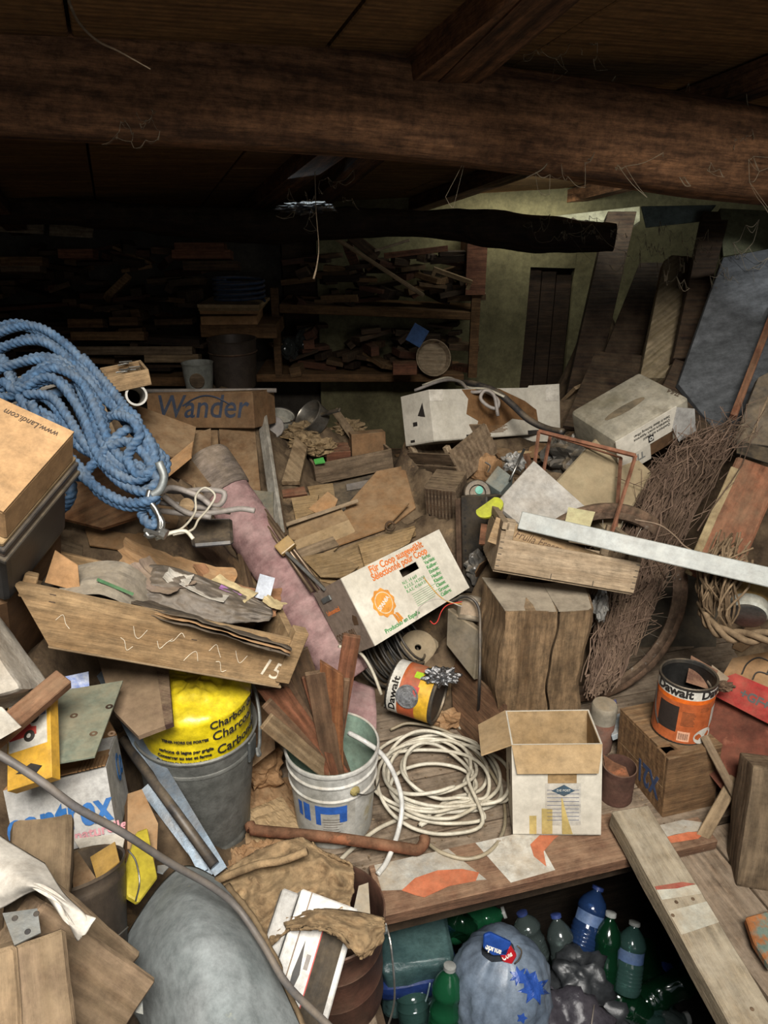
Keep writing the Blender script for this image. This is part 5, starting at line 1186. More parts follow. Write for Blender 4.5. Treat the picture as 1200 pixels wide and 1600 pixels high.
bm = nb(); prism(bm, [(.062, 0), (.076, 0), (-.016, h*.9), (-.030, h*.9)], -(d-.012), -.014, M=FRONT); mk('end_board', bm, mdw, r); piece2('end_board', w-.02, w, .014, d-.012, 0, h)
piece2('corner_post', w-.022, w+.012, -.006, .028, h*.1, h*1.22)
piece2('corner_post', -.022, .004, .014, .04, h*.72, h*1.12)
piece2('bottom_board', .06, w, 0, d, -.006, 0, m=w_dusty)
mch = mat('chalk', 'd6c9b2', bump=0, dust=0, vary=0)
text('15', .060, mch, r, T(w*.87, -.0012, h*.22)@FRONT@Rz(-12))
for k, (x, z) in enumerate(((.1, .5), (.33, .3), (.36, .55), (.46, .45), (.5, .6), (.58, .3), (.66, .5), (.7, .2), (.76, .45))):
    bm = nb(); tube(bm, spline([Vector((w*x+.010*i, -.0008, h*(z+.12*math.sin(i*1.7+k)))) for i in range(4)], n=3), .0007, 4); mk('chalk_mark', bm, mch, r)
bm = nb(); [bx(bm, w*x, w*x+.012, -.0012, 0, h*z, h*z+.0016) for x, z in ((.055, .93), (.06, .8), (.58, .62), (.96, .78), (.962, .3), (.955, .15))]; mk('nail_mark', bm, ink_dark, r); tag(r.children[-1], kind='stuff')
for i, x in enumerate((.12, .2, .3)): piece2('dark_tray', w*x, w*x+.04, .03, d-.03, .002, .01, m=black_pl) if i == 0 else None
rr = random.Random(9)
def sheetbm(w_, l_, curl=.02, ns=.006, t=.0012, nu=14, nv=14, seed=0, fold=None, ragged=0):
    bm = nb()
    def f(u, v):
        x, y = (u-.5)*w_, (v-.5)*l_
        if ragged: s = 1+ragged*noise.noise(Vector((math.atan2(y, x)*3, seed, 0))); x *= s; y *= s
        z = curl*(4*(u-.5)**2)+ns*noise.noise(Vector((x*14+seed, y*14, 0)))+ns*.4*noise.noise(Vector((x*50+seed, y*50, 1)))
        if fold: z += fold*abs(u-.5)*2
        return Vector((x, y, z))
    grid(bm, nu, nv, f); return thick(bm, t)
DM = r.matrix_world
def inD(x, y, z, rz=0, rx=0, ry=0): return DM@T(w*x, d*y, z)@Rz(rz)@Rx(rx)@Ry(ry)
# newspaper tube / folded carton
bm = nb()
def roof(u, v):
    a = (u-.5)*2; return Vector((a*.09, (v-.5)*.15+.02*a, .055*math.cos(a*1.35)+.004*noise.noise(Vector((u*5, v*6, 0)))))
grid(bm, 16, 8, roof); thick(bm, .003)
o = solo('folded_carton_sleeve', bm, mat('newsprint', 'a49a88', '8a8072', sc=7, bump=.2, dust=.2), inD(.26, .35, .085, -14, 8, 6), 'dusty grey folded carton sleeve lying open in the wooden drawer', 'packaging')
bm = nb(); bx(bm, -.05, .03, -.078, -.077, .045, .052); [bx(bm, -.06+.012*i, -.052+.012*i, -.055, .03-.02*(i % 3), .056, .0565) for i in range(0)]; mk('green_print', bm, mat('print_green', '3f6a48', bump=0, vary=0), o, T(.02, .03, .006)@Rx(-5))
solo('black_tray', (lambda b: (bx(b, -.11, .11, -.07, .07, 0, .03, bev=.01, seg=2), b)[1])(nb()), black_pl, inD(.22, .45, .045, -10, 5), 'black plastic tray under the folded carton sleeve in the drawer', 'tray')
def sheet(label, x, y, z, sx, sy, rz, m, rx=0, ry=0, name='paper_sheet', cat='paper', **k):
    return solo(name, sheetbm(sx, sy, **k), m, inD(x, y, z, rz, rx, ry), label, cat)
sheet('torn brown cardboard sheet at the back of the drawer', .55, .95, .12, .28, .12, -6, card, rx=12, curl=.015, seed=3, ragged=.25, name='torn_cardboard', cat='cardboard')
sheet('brown cardboard sheet wrapped in clear film in the drawer', .80, .78, .10, .22, .15, -14, mat('card_shiny', 'a3795a', '7f593d', rough=.3, sc=6, bump=.4, dust=.05), rx=8, curl=.03, seed=7, ragged=.2, name='torn_cardboard', cat='cardboard')
sheet('grey brown torn carton strip beside the carton sleeve', .45, .60, .12, .14, .10, -40, card_g, rx=10, curl=.02, seed=9, ragged=.2, name='torn_cardboard', cat='cardboard')
sheet('small white paper scrap beside the corrugated roll', .52, .60, .135, .06, .05, -20, paper, rx=10, curl=.01, seed=11, ragged=.2)
sheet('white cover sheet lying on the dark layered bark like stack', .62, .45, .135, .11, .05, -24, paper, rx=-6, curl=.006, seed=13)
sheet('cream paper with a purple print in the drawer', .75, .62, .135, .11, .08, -35, mat('paper_cream', 'c6b48a', 'ab9870', sc=9, bump=.1, dust=.1), rx=6, curl=.006, seed=14)
sheet('purple printed paper scrap in the drawer', .74, .56, .14, .055, .02, -22, mat('print_purple', 'a560a8', 'b994b8', sc=20, bump=0, dust=0), rx=6, curl=.002, seed=15)
sheet('small pale blue lined card standing in the drawer', .89, .66, .16, .04, .06, -6, mat('card_bluewhite', 'b9bec6', 'a4a9b2', bump=0, dust=.1), rx=60, curl=.001, ns=.001, seed=16)
sheet('small tan paper triangle near the right end of the drawer', .93, .52, .14, .05, .04, -30, mat('paper_cream', ''), rx=8, curl=.004, seed=17, ragged=.3)
# layered dark paper stack (old sacks) with wavy edge
for i in range(3):
    bm = nb()
    def lay(u, v, i=i):
        x = (u-.5)*.36; y = (v-.5)*(.17-.006*i); z = .004*i+.010*math.sin(u*PI)*math.cos(v*3)+.005*noise.noise(Vector((u*6, v*5, i*.2)))+.003*noise.noise(Vector((u*22, v*18, i)))
        y *= .55+.75*math.sin(PI*(.12+.76*u))
        return Vector((x, y-.02*u, z))
    grid(bm, 26, 14, lay); thick(bm, .0012)
    solo('old_paper_sack', bm, (mat('sack_dark', '5f554a', '3f372f', sc=9, bump=.6, dust=.15), paper_b)[i % 2] if i < 9 else mat('sack_top', '6e655b', '453d35', sc=8, bump=1, dust=.15, rough=.5), inD(.66, .22, .085+.0035*i, -10, -14), ('lowest layer', 'second layer', 'third layer')[i]+' of the old paper sacks spilling over the drawer front', 'paper sack', 'stacked old paper sacks in the drawer', smooth=True)
_sack = [[(208, 884, 1.74), (262, 884, 1.77), (335, 908, 1.79), (402, 936, 1.80)], [(206, 902, 1.71), (268, 902, 1.73), (345, 925, 1.75), (424, 952, 1.77)], [(208, 925, 1.665), (270, 925, 1.68), (348, 945, 1.70), (426, 962, 1.73)], [(212, 938, 1.65), (272, 962, 1.66), (350, 974, 1.685), (420, 970, 1.72)]]
quad_slab('carton_corner', 'upright brown carton corner inside the left end of the drawer', [DM@Vector((.02, .06, h*.9)), DM@Vector((.09, .05, h*.9)), DM@Vector((.07, .055, h*1.35)), DM@Vector((.02, .06, h*1.5))], .004, card, 'cardboard')
quad_slab('dusty_board', 'short dusty wood board lying behind the drawer at the left', [P(38, 815, 1.95), P(130, 852, 1.93), P(128, 872, 1.86), P(40, 850, 1.88)], .012, w_old, 'board')
quad_slab('torn_cardboard', 'wide brown cardboard strip standing behind the drawer', [P(132, 825, 1.95), P(225, 832, 1.97), P(245, 868, 1.92), P(140, 850, 1.9)], .004, card, 'cardboard')
# ---- plywood board under the rope
quad_slab('plywood_sheet', 'dark reddish plywood panel hanging below the blue rope', [P(70, 690, 1.98), P(165, 650, 2.06), P(222, 805, 1.92), P(160, 826, 1.88), P(64, 800, 1.86)], .012, w_ply, 'board')
quad_slab('wood_piece', 'rough wooden lath sticking out behind the blue rope', [P(140, 628, 2.12), P(160, 622, 2.12), P(186, 690, 2.1), P(172, 700, 2.08)], .02, w_dusty, 'board')
# ---- cardboard box upper left with tray
M, dm = fitbox('left_box', {'001': (-120, 745), '011': (-10, 610), '111': (116, 687), '101': (0, 785), '100': (8, 855), '110': (118, 714)}, (.20, .26, .06), 1.30, K=30, K2=200)
Mb, db = M, dm
r = closed_box('mail_box_carton', 'flat tan cardboard box with small upside down print at the left edge', M, dm, mat('carton_tan', 'ab8861', '98764f', sc=3, bump=.06, fine=50, dust=.1, vary=0), seam=False)
text('www.Landi.com', .020, ink_dark, r, T(dm[0]*.88, dm[1]*.92, dm[2]+.0012)@Rz(180), sx=.8, shear=.1)
# dark tray under it, made of stacked layers
w, d, h = dm
for i, (m, o_) in enumerate(((card_l, 0), (black_pl, .006), (card_g, .004), (dark_metal, .010))):
    bm = nb(); bx(bm, -.02, w+o_, -.01-o_, d+.01, -.012*(i+1), -.012*i-.001, bev=.002)
    mk('layer', bm, m, r)
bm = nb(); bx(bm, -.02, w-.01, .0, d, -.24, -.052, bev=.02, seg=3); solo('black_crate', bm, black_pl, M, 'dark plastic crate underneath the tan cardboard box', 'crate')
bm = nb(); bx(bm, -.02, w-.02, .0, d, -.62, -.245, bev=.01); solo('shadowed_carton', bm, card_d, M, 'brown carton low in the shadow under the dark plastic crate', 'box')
# ---- blue rope
rope_m = mat('rope_blue', '4a6988', '2c445f', sc=60, rough=.7, bump=.5, fine=300, dust=.45, dcol='7f878c', vary=0)
def rp(lst, rdd=.0102, pitch=.042): 
    bm = nb(); tube(bm, spline([P(*q) for q in lst], step=.0032), rdd, 15, strands=3, pitch=pitch, lob=.25); return bm
Rt = thing('blue_rope', 'thick twisted blue rope coil draped over the stacked boxes at the left', 'rope', T(*P(120, 640, 1.75)))
Ri = Rt.matrix_world.inverted()
loops = [
 [(-60, 560, 1.80), (0, 520, 1.80), (55, 510, 1.78), (105, 540, 1.76), (150, 590, 1.74), (190, 640, 1.70), (230, 690, 1.66), (246, 730, 1.64), (232, 752, 1.64), (205, 745, 1.66), (180, 715, 1.68), (160, 680, 1.71)],
 [(-60, 580, 1.76), (10, 540, 1.76), (70, 535, 1.74), (120, 575, 1.72), (160, 620, 1.70), (200, 655, 1.67), (235, 690, 1.63), (252, 720, 1.62), (246, 752, 1.61), (222, 758, 1.62), (190, 730, 1.65), (165, 690, 1.68), (150, 640, 1.71)],
 [(-60, 600, 1.72), (20, 570, 1.72), (70, 562, 1.71), (110, 580, 1.70), (140, 625, 1.67), (155, 680, 1.64), (180, 720, 1.62), (215, 738, 1.60), (240, 722, 1.60), (235, 690, 1.61), (205, 650, 1.65), (175, 610, 1.70), (130, 560, 1.76)],
 [(-60, 640, 1.69), (0, 598, 1.70), (25, 610, 1.69), (70, 590, 1.68), (95, 600, 1.67), (130, 650, 1.65), (150, 705, 1.62), (175, 735, 1.60), (205, 750, 1.59), (232, 742, 1.59), (240, 715, 1.60), (220, 680, 1.62), (190, 640, 1.66)],
 [(-60, 540, 1.80), (0, 560, 1.76), (20, 600, 1.71), (45, 640, 1.68), (80, 660, 1.66), (95, 690, 1.64), (108, 720, 1.62), (130, 745, 1.60), (165, 770, 1.59), (200, 785, 1.58), (235, 782, 1.57), (246, 768, 1.575)],
 [(-60, 610, 1.72), (10, 620, 1.70), (35, 600, 1.69), (80, 575, 1.69), (125, 595, 1.68), (150, 640, 1.65), (170, 690, 1.63), (200, 725, 1.61), (230, 735, 1.60), (246, 750, 1.585), (225, 768, 1.585), (190, 755, 1.60), (160, 725, 1.62), (130, 690, 1.64), (105, 650, 1.66), (80, 620, 1.68), (40, 615, 1.69)],
 [(-40, 530, 1.82), (20, 505, 1.82), (75, 520, 1.80), (115, 550, 1.77), (125, 590, 1.75), (100, 610, 1.73), (50, 625, 1.71), (10, 650, 1.69), (-40, 660, 1.69)],
 [(60, 640, 1.68), (100, 665, 1.67), (115, 690, 1.65), (95, 700, 1.66), (105, 720, 1.645), (122, 745, 1.63), (150, 720, 1.62), (185, 680, 1.63), (215, 660, 1.64), (195, 640, 1.66), (165, 655, 1.67)],
 [(180, 648, 1.63), (205, 655, 1.60), (218, 680, 1.60), (205, 700, 1.60), (200, 720, 1.60), (215, 740, 1.585), (235, 735, 1.59), (228, 712, 1.60), (200, 690, 1.62), (170, 700, 1.62)],
 [(226, 762, 1.60), (232, 780, 1.59), (222, 800, 1.60), (228, 815, 1.60), (240, 822, 1.60), (244, 806, 1.60), (234, 790, 1.59), (240, 770, 1.59)],
]
rr = random.Random(6)
for li in (0, 1, 2, 3, 5, 4): loops.append([(x+rr.uniform(-9, 9)*(k_ not in (len(loops[li])-1,)), y+rr.uniform(-8, 8), d_+.012) for k_, (x, y, d_) in enumerate(loops[li])])
for q in loops:
    bm = rp(q); bm.transform(Ri); mk('rope_loop', bm, rope_m, Rt, smooth=True)
bm = rp([(48, 628, 1.66), (60, 660, 1.66), (62, 690, 1.68)], .011); bm.transform(Ri); mk('rope_loop', bm, rope_m, Rt, smooth=True)
bm = rp([(104, 735, 1.72), (112, 765, 1.72), (102, 790, 1.74), (80, 798, 1.76), (66, 790, 1.80)], .012); bm.transform(Ri); mk('rope_end', bm, rope_m, Rt, smooth=True)
bm = nb(); tube(bm, spline([P(248, 722, 1.57), P(256, 745, 1.57), P(250, 765, 1.57), P(238, 774, 1.57)]), .009, 10); bm.transform(Ri); mk('thimble', bm, galv, Rt, smooth=True)
# snap hook and shackle
r = thing('steel_shackle', 'steel snap hook and bow shackle at the end of the blue rope', 'shackle', T(*P(246, 810, 1.58))); ri = r.matrix_world.inverted()
bm = nb(); tube(bm, spline([P(234, 766, 1.575), P(232, 780, 1.57), P(243, 795, 1.57), P(250, 812, 1.57), P(250, 828, 1.57)]), .0065, 9); bm.transform(ri); mk('hook', bm, steel, r, smooth=True)
bm = nb(); tube(bm, spline([P(228, 832, 1.57), P(234, 838, 1.57), P(248, 832, 1.57), P(254, 818, 1.57), P(246, 802, 1.57), P(238, 790, 1.57)]), .006, 9); bm.transform(ri); mk('bow', bm, steel, r, smooth=True)
bm = nb(); tube(bm, [P(226, 828, 1.57), P(258, 838, 1.56)], .005, 8); tube(bm, [P(252, 832, 1.56), P(260, 836, 1.56)], .012, 8); bm.transform(ri); mk('pin', bm, steel, r, smooth=30)
# ---- wooden block with nails and pipe end
M, dm = fitbox('nail_block', {'000': (172, 608), '100': (231, 600), '001': (170, 593), '101': (231, 578), '011': (155, 578), '111': (222, 560)}, (.14, .10, .045), 2.05, K=40, K2=200)
w, d, h = dm
r = thing('trinket_box', 'small pale wooden box with loose nails on top beside the blue rope', 'box', M)
for nm, a in (('side_board', (0, w, 0, .008, 0, h)), ('side_board', (0, w, d-.008, d, 0, h)), ('end_board', (0, .008, .008, d-.008, 0, h)), ('end_board', (w-.008, w, .008, d-.008, 0, h)), ('bottom_board', (0, w, 0, d, -.004, 0)), ('inner_board', (.01, w-.01, .01, d-.01, h*.5, h*.6))):
    bm = nb(); bx(bm, *a, bev=.001); mk(nm, bm, w_new, r)
rr = random.Random(2)
for i in range(9):
    a = M@Vector((rr.uniform(.03, w-.04), rr.uniform(.02, d-.02), h*.62+.003+.003*i)); v_ = M.to_3x3()@Vector((rr.uniform(.02, .04), rr.uniform(-.02, .02), 0))
    bm = nb(); tube(bm, [a, a+v_], .0022, 5)
    solo('loose_nail', bm, steel, None, 'loose dull nails lying in the small pale wooden box', 'nail', 'nails in the small wooden box')
Mp = zframe(P(212, 618, 2.08), P(219, 614, 1.98)); bm = nb(); lathe(bm, [(.024, -.10), (.030, -.10), (.030, .02), (.024, .02), (.023, -.1)], 24)
solo('pipe_end', bm, white_en, Mp, 'open white pipe end under the small pale wooden box', 'pipe', smooth=40)
solo('paper_stack', (lambda b: ([bx(b, 0, .16, 0, .12, .004*i, .004*i+.003, M=Rz(i*7 % 11)) for i in range(6)], b)[1])(nb()), paper, axis_frame(P(10, 640, 1.85), P(60, 625, 1.9), Vector((0, -.2, 1))), 'loose white papers lying under the blue rope at the left', 'paper')
# ---- long box with Wander print, cardboard sheets, white plank
M, dm = fitbox('wander', {'000': (232, 668), '001': (228, 614), '101': (394, 614), '100': (398, 667)}, (.48, .2, .15), 3.0, yaw=0, tilt=0, K=60)
w, d, h = dm
r = closed_box('printed_long_carton', 'long brown carton printed Wander in faded blue script', M, dm, card_d, seam=False)
text('Wander', .135*h/.15, mat('ink_wander', '333c4c', bump=0, dust=.1, vary=0), r, T(w*.08, -.0008, h*.30)@FRONT, shear=.25, sx=.95, bold=.001)
bm = nb(); tube(bm, spline([Vector((w*(.35+.11*i), -.001, h*(.62+.28*math.sin(i*PI/4.2)))) for i in range(5)], n=5), .0035, 5); mk('printed_arc', bm, MATS['ink_wander'], r)
rod('grey_tube', 'straight light grey tube lying on the long printed carton', [P(225, 611, 2.98), P(432, 610, 2.98)], .009, cable_g, 'tube', n=10)
quad_slab('cardboard_sheet', 'plain upright brown cardboard panel under the long printed carton', [P(342, 668, 2.95), P(398, 668, 2.95), P(407, 766, 2.75), P(350, 766, 2.75)], .006, card_d, 'cardboard')
plank('white_plank', 'narrow white painted plank leaning upright beside the long printed carton', P(404, 628, 3.05), P(434, 836, 2.55), .048, .015, mat('plank_white', 'a9a498', '8b8477', sc=5, st=(1, 6, 6), bump=.3, dust=.1), hint=Vector((-.5, -1, .2)))
plank('dark_edge_board', 'thin dark board edge beside the narrow white plank', P(414, 640, 3.02), P(446, 835, 2.55), .012, .012, w_dark)
quad_slab('green_grey_board', 'small grey green panel beside the narrow white plank', [P(384, 765, 2.70), P(426, 768, 2.66), P(428, 822, 2.60), P(398, 812, 2.62)], .006, mat('panel_gg', '747468', '626257', bump=.05), 'board')
# dark opened carton left
A4 = [P(222, 640, 2.30), P(300, 668, 2.35), P(305, 690, 2.28), P(232, 735, 2.15)]
M, dm = fitbox('dark_carton', {'000': (232, 740), '001': (225, 660), '101': (290, 700), '111': (305, 672), '011': (235, 632)}, (.20, .14, .12), 2.2, K=60)
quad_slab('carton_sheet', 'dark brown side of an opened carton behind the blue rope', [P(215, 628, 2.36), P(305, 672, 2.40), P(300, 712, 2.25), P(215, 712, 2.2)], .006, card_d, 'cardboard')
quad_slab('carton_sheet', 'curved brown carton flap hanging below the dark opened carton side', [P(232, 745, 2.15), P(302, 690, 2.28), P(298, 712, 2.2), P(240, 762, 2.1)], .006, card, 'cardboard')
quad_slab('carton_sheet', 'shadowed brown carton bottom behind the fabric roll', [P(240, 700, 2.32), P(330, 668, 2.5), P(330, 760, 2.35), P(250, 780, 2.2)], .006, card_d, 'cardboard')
quad_slab('small_brown_carton', 'small brown carton standing behind the top of the fabric roll', [P(305, 672, 2.62), P(340, 672, 2.62), P(342, 712, 2.5), P(308, 712, 2.5)], .08, card_d, 'box')
plank('broken_wood_end', 'broken pale end of a wood stick above the fabric roll', P(292, 716, 2.42), P(318, 706, 2.46), .035, .03, w_new, cat='stick')
# ---- fabric roll
A = P(322, 722, 2.45); B = P(548, 1062, 2.28); L = (B-A).length
M = zframe(A, B); r = thing('fabric_roll', 'long dusty pink fabric roll with a grey cuff leaning down to the middle', 'roll', M)
bm = nb()
def rollf(u, v):
    a = 2*PI*u; z = v*L; rr_ = .078*(1+.05*noise.noise(Vector((math.cos(a)*1.5, math.sin(a)*1.5, z*7)))+.05*noise.noise(Vector((math.cos(a)*3, math.sin(a)*3, z*38+math.sin(a*2)*1.5)))+.02*noise.noise(Vector((math.cos(a)*8, math.sin(a)*8, z*80))))*(1.0 if v > .02 else .96)
    if v > .9: rr_ *= 1-(v-.9)*1.5
    return Vector((rr_*math.cos(a), rr_*math.sin(a)*.9, z))
vs = grid(bm, 44, 130, rollf, closeu=True); bm.faces.new([q[0] for q in vs]); bm.faces.new([q[-1] for q in vs])
mk('body', bm, mat('fabric_pink', '9a7a76', '7a5a58', sc=12, st=(1, 1, 3), bump=.5, dust=.3, dcol='a09088', vary=0), r, smooth=True)
bm = nb(); lathe(bm, [(.058, -.005), (.080, -.012), (.086, .0), (.086, .085), (.083, .13), (.079, .135)], 40); wob(bm, .003, 20); mk('cuff', bm, mat('cuff_grey', '897b70', '5f554c', sc=20, st=(1, 1, 4), bump=.5, dust=.2), r, smooth=60)
bm = nb(); lathe(bm, [(.050, -.004), (.045, .06), (0, .06)], 30); mk('hollow_core', bm, card_d, r)
bm = nb(); grid(bm, 14, 10, lambda u, v: Vector(((u-.5)*.14, (v-.5)*.16+.05*u, .02*math.sin(u*4)))); thick(bm, .004)
solo('pink_fabric_end', bm, mat('fabric_pink', ''), axis_frame(P(560, 1100, 2.22), P(590, 1015, 2.32)), 'loose pink fabric end edged in white beside the fallen paint can', 'fabric', smooth=True)
rod('white_string', 'white cord edging the loose pink fabric end', spline([P(530, 1010, 2.12), P(560, 1018, 2.2), P(580, 1045, 2.2), P(596, 1085, 2.2)], n=5), .005, cable_w, 'cord', n=6)
# ---- curtain rods
for i, (x0, y0, x1, y1) in enumerate(((362, 742, 488, 925), (369, 742, 498, 925), (376, 748, 506, 922))):
    rod('metal_rod', ('left', 'middle', 'right')[i]+' one of three thin brass coloured rods along the fabric roll', [P(x0, y0, 2.45), P(x1, y1, 2.24)], .006, mat('rod_brass', '6e5a45', '5a4a3c', rough=.4, metal=.5, bump=.05, dust=.2), 'rod', n=8)
plank('silver_strip', 'flat silver strip lying over the brass rods', P(436, 852, 2.29), P(508, 922, 2.20), .012, .004, steel, cat='strip')
bm = nb(); bx(bm, -.02, .02, -.028, .028, -.012, .012, bev=.004, seg=2); solo('brown_tape_wrap', bm, mat('parcel_tape', 'a08048', '7a5f33', rough=.4, bump=.1), axis_frame(P(446, 853, 2.29), P(455, 864, 2.28)), 'band of brown parcel tape round the brass rods', 'tape')
quad_slab('blue_plastic_piece', 'bright blue plastic piece beside the brass rods', [P(441, 873, 2.38), P(460, 882, 2.36), P(456, 896, 2.34), P(445, 888, 2.36)], .01, mat('plastic_blue', '2a46b8', rough=.5, bump=0, dust=.05, vary=0), 'plastic')
# ---- cables and black bag near shackle
quad_slab('black_plastic_bag', 'flat black plastic bag under the grey cables', [P(290, 812, 1.98), P(362, 806, 1.98), P(365, 850, 1.9), P(300, 850, 1.88)], .012, black_pl, 'bag', bevel=.008)
for i, q in enumerate(([(245, 765), (280, 768), (320, 765), (350, 770), (340, 790), (300, 780), (285, 768)], [(250, 785), (290, 790), (330, 795), (360, 800)], [(248, 798), (300, 803), (340, 800), (375, 795), (398, 798)], [(255, 775), (290, 800), (330, 808)], [(250, 770), (270, 762), (310, 775), (330, 790)])):
    rod('grey_cable', ('upper looped grey cable behind the steel shackle', 'middle straight grey cable behind the shackle', 'lower grey cable reaching to the fabric roll', 'short slanting grey cable behind the shackle', 'thin curved grey cable behind the shackle')[i], spline([P(x, y, 1.86-.01*i) for x, y in q], n=5), .0075, cable_g, 'cable', n=8)
rod('cream_wire', 'thin cream wire looping above the black plastic bag', spline([P(243, 838, 1.62), P(262, 832, 1.66), P(285, 825, 1.68), P(305, 800, 1.72), P(306, 775, 1.74), P(320, 762, 1.76), P(336, 774, 1.75), P(325, 795, 1.72), P(310, 812, 1.7), P(300, 828, 1.68), P(270, 836, 1.66)], n=6), .0028, cable_w, 'wire', n=6)
rod('cream_wire', 'thicker cream wire bend in front of the black plastic bag', spline([P(243, 842, 1.6), P(270, 832, 1.62), P(290, 830, 1.63), P(302, 842, 1.62)], n=5), .0045, cable_w, 'wire', n=6)
for i in range(6):
    rod('thin_black_wire', 'thin dark wires bristling under the steel shackle', spline([P(225+5*i, 838, 1.66), P(232+4*i, 820, 1.70), P(250+3*i, 812+i, 1.76)], n=4), .0016, (black_pl, rust_d)[i % 2], 'wire', group='dark wires under the shackle', n=5)
solo('wood_plug', (lambda b: lathe(b, [(0, 0), (.018, 0), (.018, .05), (0, .05)], 14))(nb()), w_new, zframe(P(288, 792, 1.88), P(295, 787, 1.80)), 'round wooden plug among the grey cables', 'plug', smooth=40)
# ================================================================== foreground, bottom left
# ---- rusty drum with white carton and burlap sack
c = P(515, 1420, 1.50); zt = c.z; R = .112
H = zt
r = thing('rusty_drum', 'tall rusty brown metal drum at the hatch corner under the burlap sack', 'drum', T(c.x, c.y, 0)@Rx(0))
bm = nb(); lathe(bm, [(0, 0), (R*.96, 0), (R*.98, .01), (R*.96, .02), (R*.96, H*.33), (R*.97, H*.34), (R*.96, H*.35), (R*.96, H*.66), (R*.975, H*.67), (R*.96, H*.68), (R*.97, H-.02), (R*1.02, H-.012), (R*1.02, H-.002), (R*.99, H), (R*.965, H-.006), (R*.94, H-.05), (R*.94, .012), (0, .01)], 56); mk('body', bm, mat('drum_rust', '5a3a2e', '38241c', sc=10, rough=.6, metal=.3, bump=.3, dust=.2), r, smooth=40)
bm = nb(); tube(bm, spline([Vector((R*1.02, -.01, H-.03)), Vector((R*1.12, -.05, H-.05)), Vector((R*1.18, -.09, H-.14)), Vector((R*1.05, -.10, H-.22)), Vector((R*.9, -.11, H-.26)), Vector((R*.2, -.115, H-.2)), Vector((-R*.3, -.12, H-.12))]), .0022, 6); mk('wire_handle', bm, steel, r)
bm = nb(); lathe(bm, [(0, .006), (.008, .006), (.010, 0)], 12, M=T(R*.99, -.02, H-.035)@Ry(90)); mk('handle_lug', bm, galv, r)
quad_slab('grey_card_strip', 'grey folded card standing inside the rusty drum', [P(560, 1385, 1.50), P(576, 1378, 1.50), P(578, 1430, 1.47), P(552, 1425, 1.46)], .004, mat('card_gry', '8b8578', '756f62', bump=.05), 'card')
M, dm = fitbox('drumbox', {'001': (452, 1434), '101': (547, 1478), '000': (398, 1600)}, (.115, .12, .2), 1.36, K=60)
M = axis_frame(P(404, 1600, 1.30), P(458, 1432, 1.40), CP-P(470, 1520, 1.4)+Vector((.25, 0, 0)))
r = thing('slotted_carton', 'white carton with a dark label and a slot sticking out of the rusty drum', 'box', M)
w_, l_ = .118, .225
bm = nb(); bx(bm, -.03, l_, -w_, .0, -.06, 0, bev=.003); mk('body', bm, mat('carton_bright', ''), r)
bm = nb(); bx(bm, .01, l_-.035, -w_+.012, -w_+.056, 0, .0012); mk('dark_label', bm, mat('label_dark', '38342f', '2a2622', sc=10, st=(1, 9, 1), bump=.1, dust=.15, vary=0), r)
bm = nb(); bx(bm, .008, .020, -w_+.012, -w_+.056, .0012, .002); bx(bm, .02, l_-.035, -w_+.055, -w_+.057, .0012, .002); mk('red_edge', bm, ink_red, r)
bm = nb(); prism(bm, [(.035, -.034), (.09, -.030), (.145, -.036), (.09, -.044)], 0, .0012); mk('slot', bm, ink_black, r)
bm = nb(); bx(bm, .10, .125, -.055, -.047, 0, .001); mk('grey_print', bm, cable_g, r)
bm = nb(); bx(bm, -.03, l_, -.022, -.020, 0, .0022); mk('seam', bm, card_g, r)
bm = nb(); bx(bm, -.03, l_-.01, .003, .035, -.04, -.002, bev=.003); mk('side_flap', bm, mat('carton_bright', ''), r)
# burlap sack: draped surface
def drape(name, label, pts, m, cat, nu=60, nv=44, amp=.012, t=.004, seed=0, fr=9, smooth=True, hang=0, nw=6, parent=None):
    """pts: 4x4 net of (px,py,d) -> smooth cloth with folds"""
    V = [[P(*q) for q in row] for row in pts]; R_, C_ = len(V), len(V[0])
    def cr(a, b, c_, d_, t_): return .5*((2*b)+(c_-a)*t_+(2*a-5*b+4*c_-d_)*t_*t_+(3*b-a-3*c_+d_)*t_**3)
    def ev1(row, u):
        n_ = len(row)-1; x = min(u*n_, n_-1e-6); i = int(x); f = x-i
        g = lambda k: row[k] if 0 <= k <= n_ else (row[0]*2-row[1] if k < 0 else row[n_]*2-row[n_-1])
        return cr(g(i-1), g(i), g(i+1), g(i+2), f)
    def f(u, v):
        p = ev1([ev1(r_, u) for r_ in V], v)
        q = Vector((u*fr*.5+seed, v*fr*.5, seed*.3)); rid = 1-abs(noise.noise(q*1.3+noise.noise_vector(q)*.6))*2
        s = amp*(rid*.9+noise.noise(q*2.7)*.7+.25*noise.noise(q*8))
        return p+(CP-p).normalized()*s
    bm = nb(); grid(bm, nu, nv, f); thick(bm, t)
    return solo(name, bm, m, None, label, cat, smooth=smooth) if parent is None else mk(name, bm, m, parent, smooth=smooth)
drape('old_paper_sack', 'wrinkled dark grey top layer of the old paper sacks in the wooden drawer', _sack, mat('sack_top', '6e655b', '453d35', sc=8, bump=1, dust=.15, rough=.6), 'paper sack', nu=60, nv=40, amp=.010, t=.002, seed=12, fr=9)
burl = mat('burlap', '9d8260', '6f5940', sc=30, bump=.9, fine=220, dust=.3, dcol='a8926e', rough=.95)
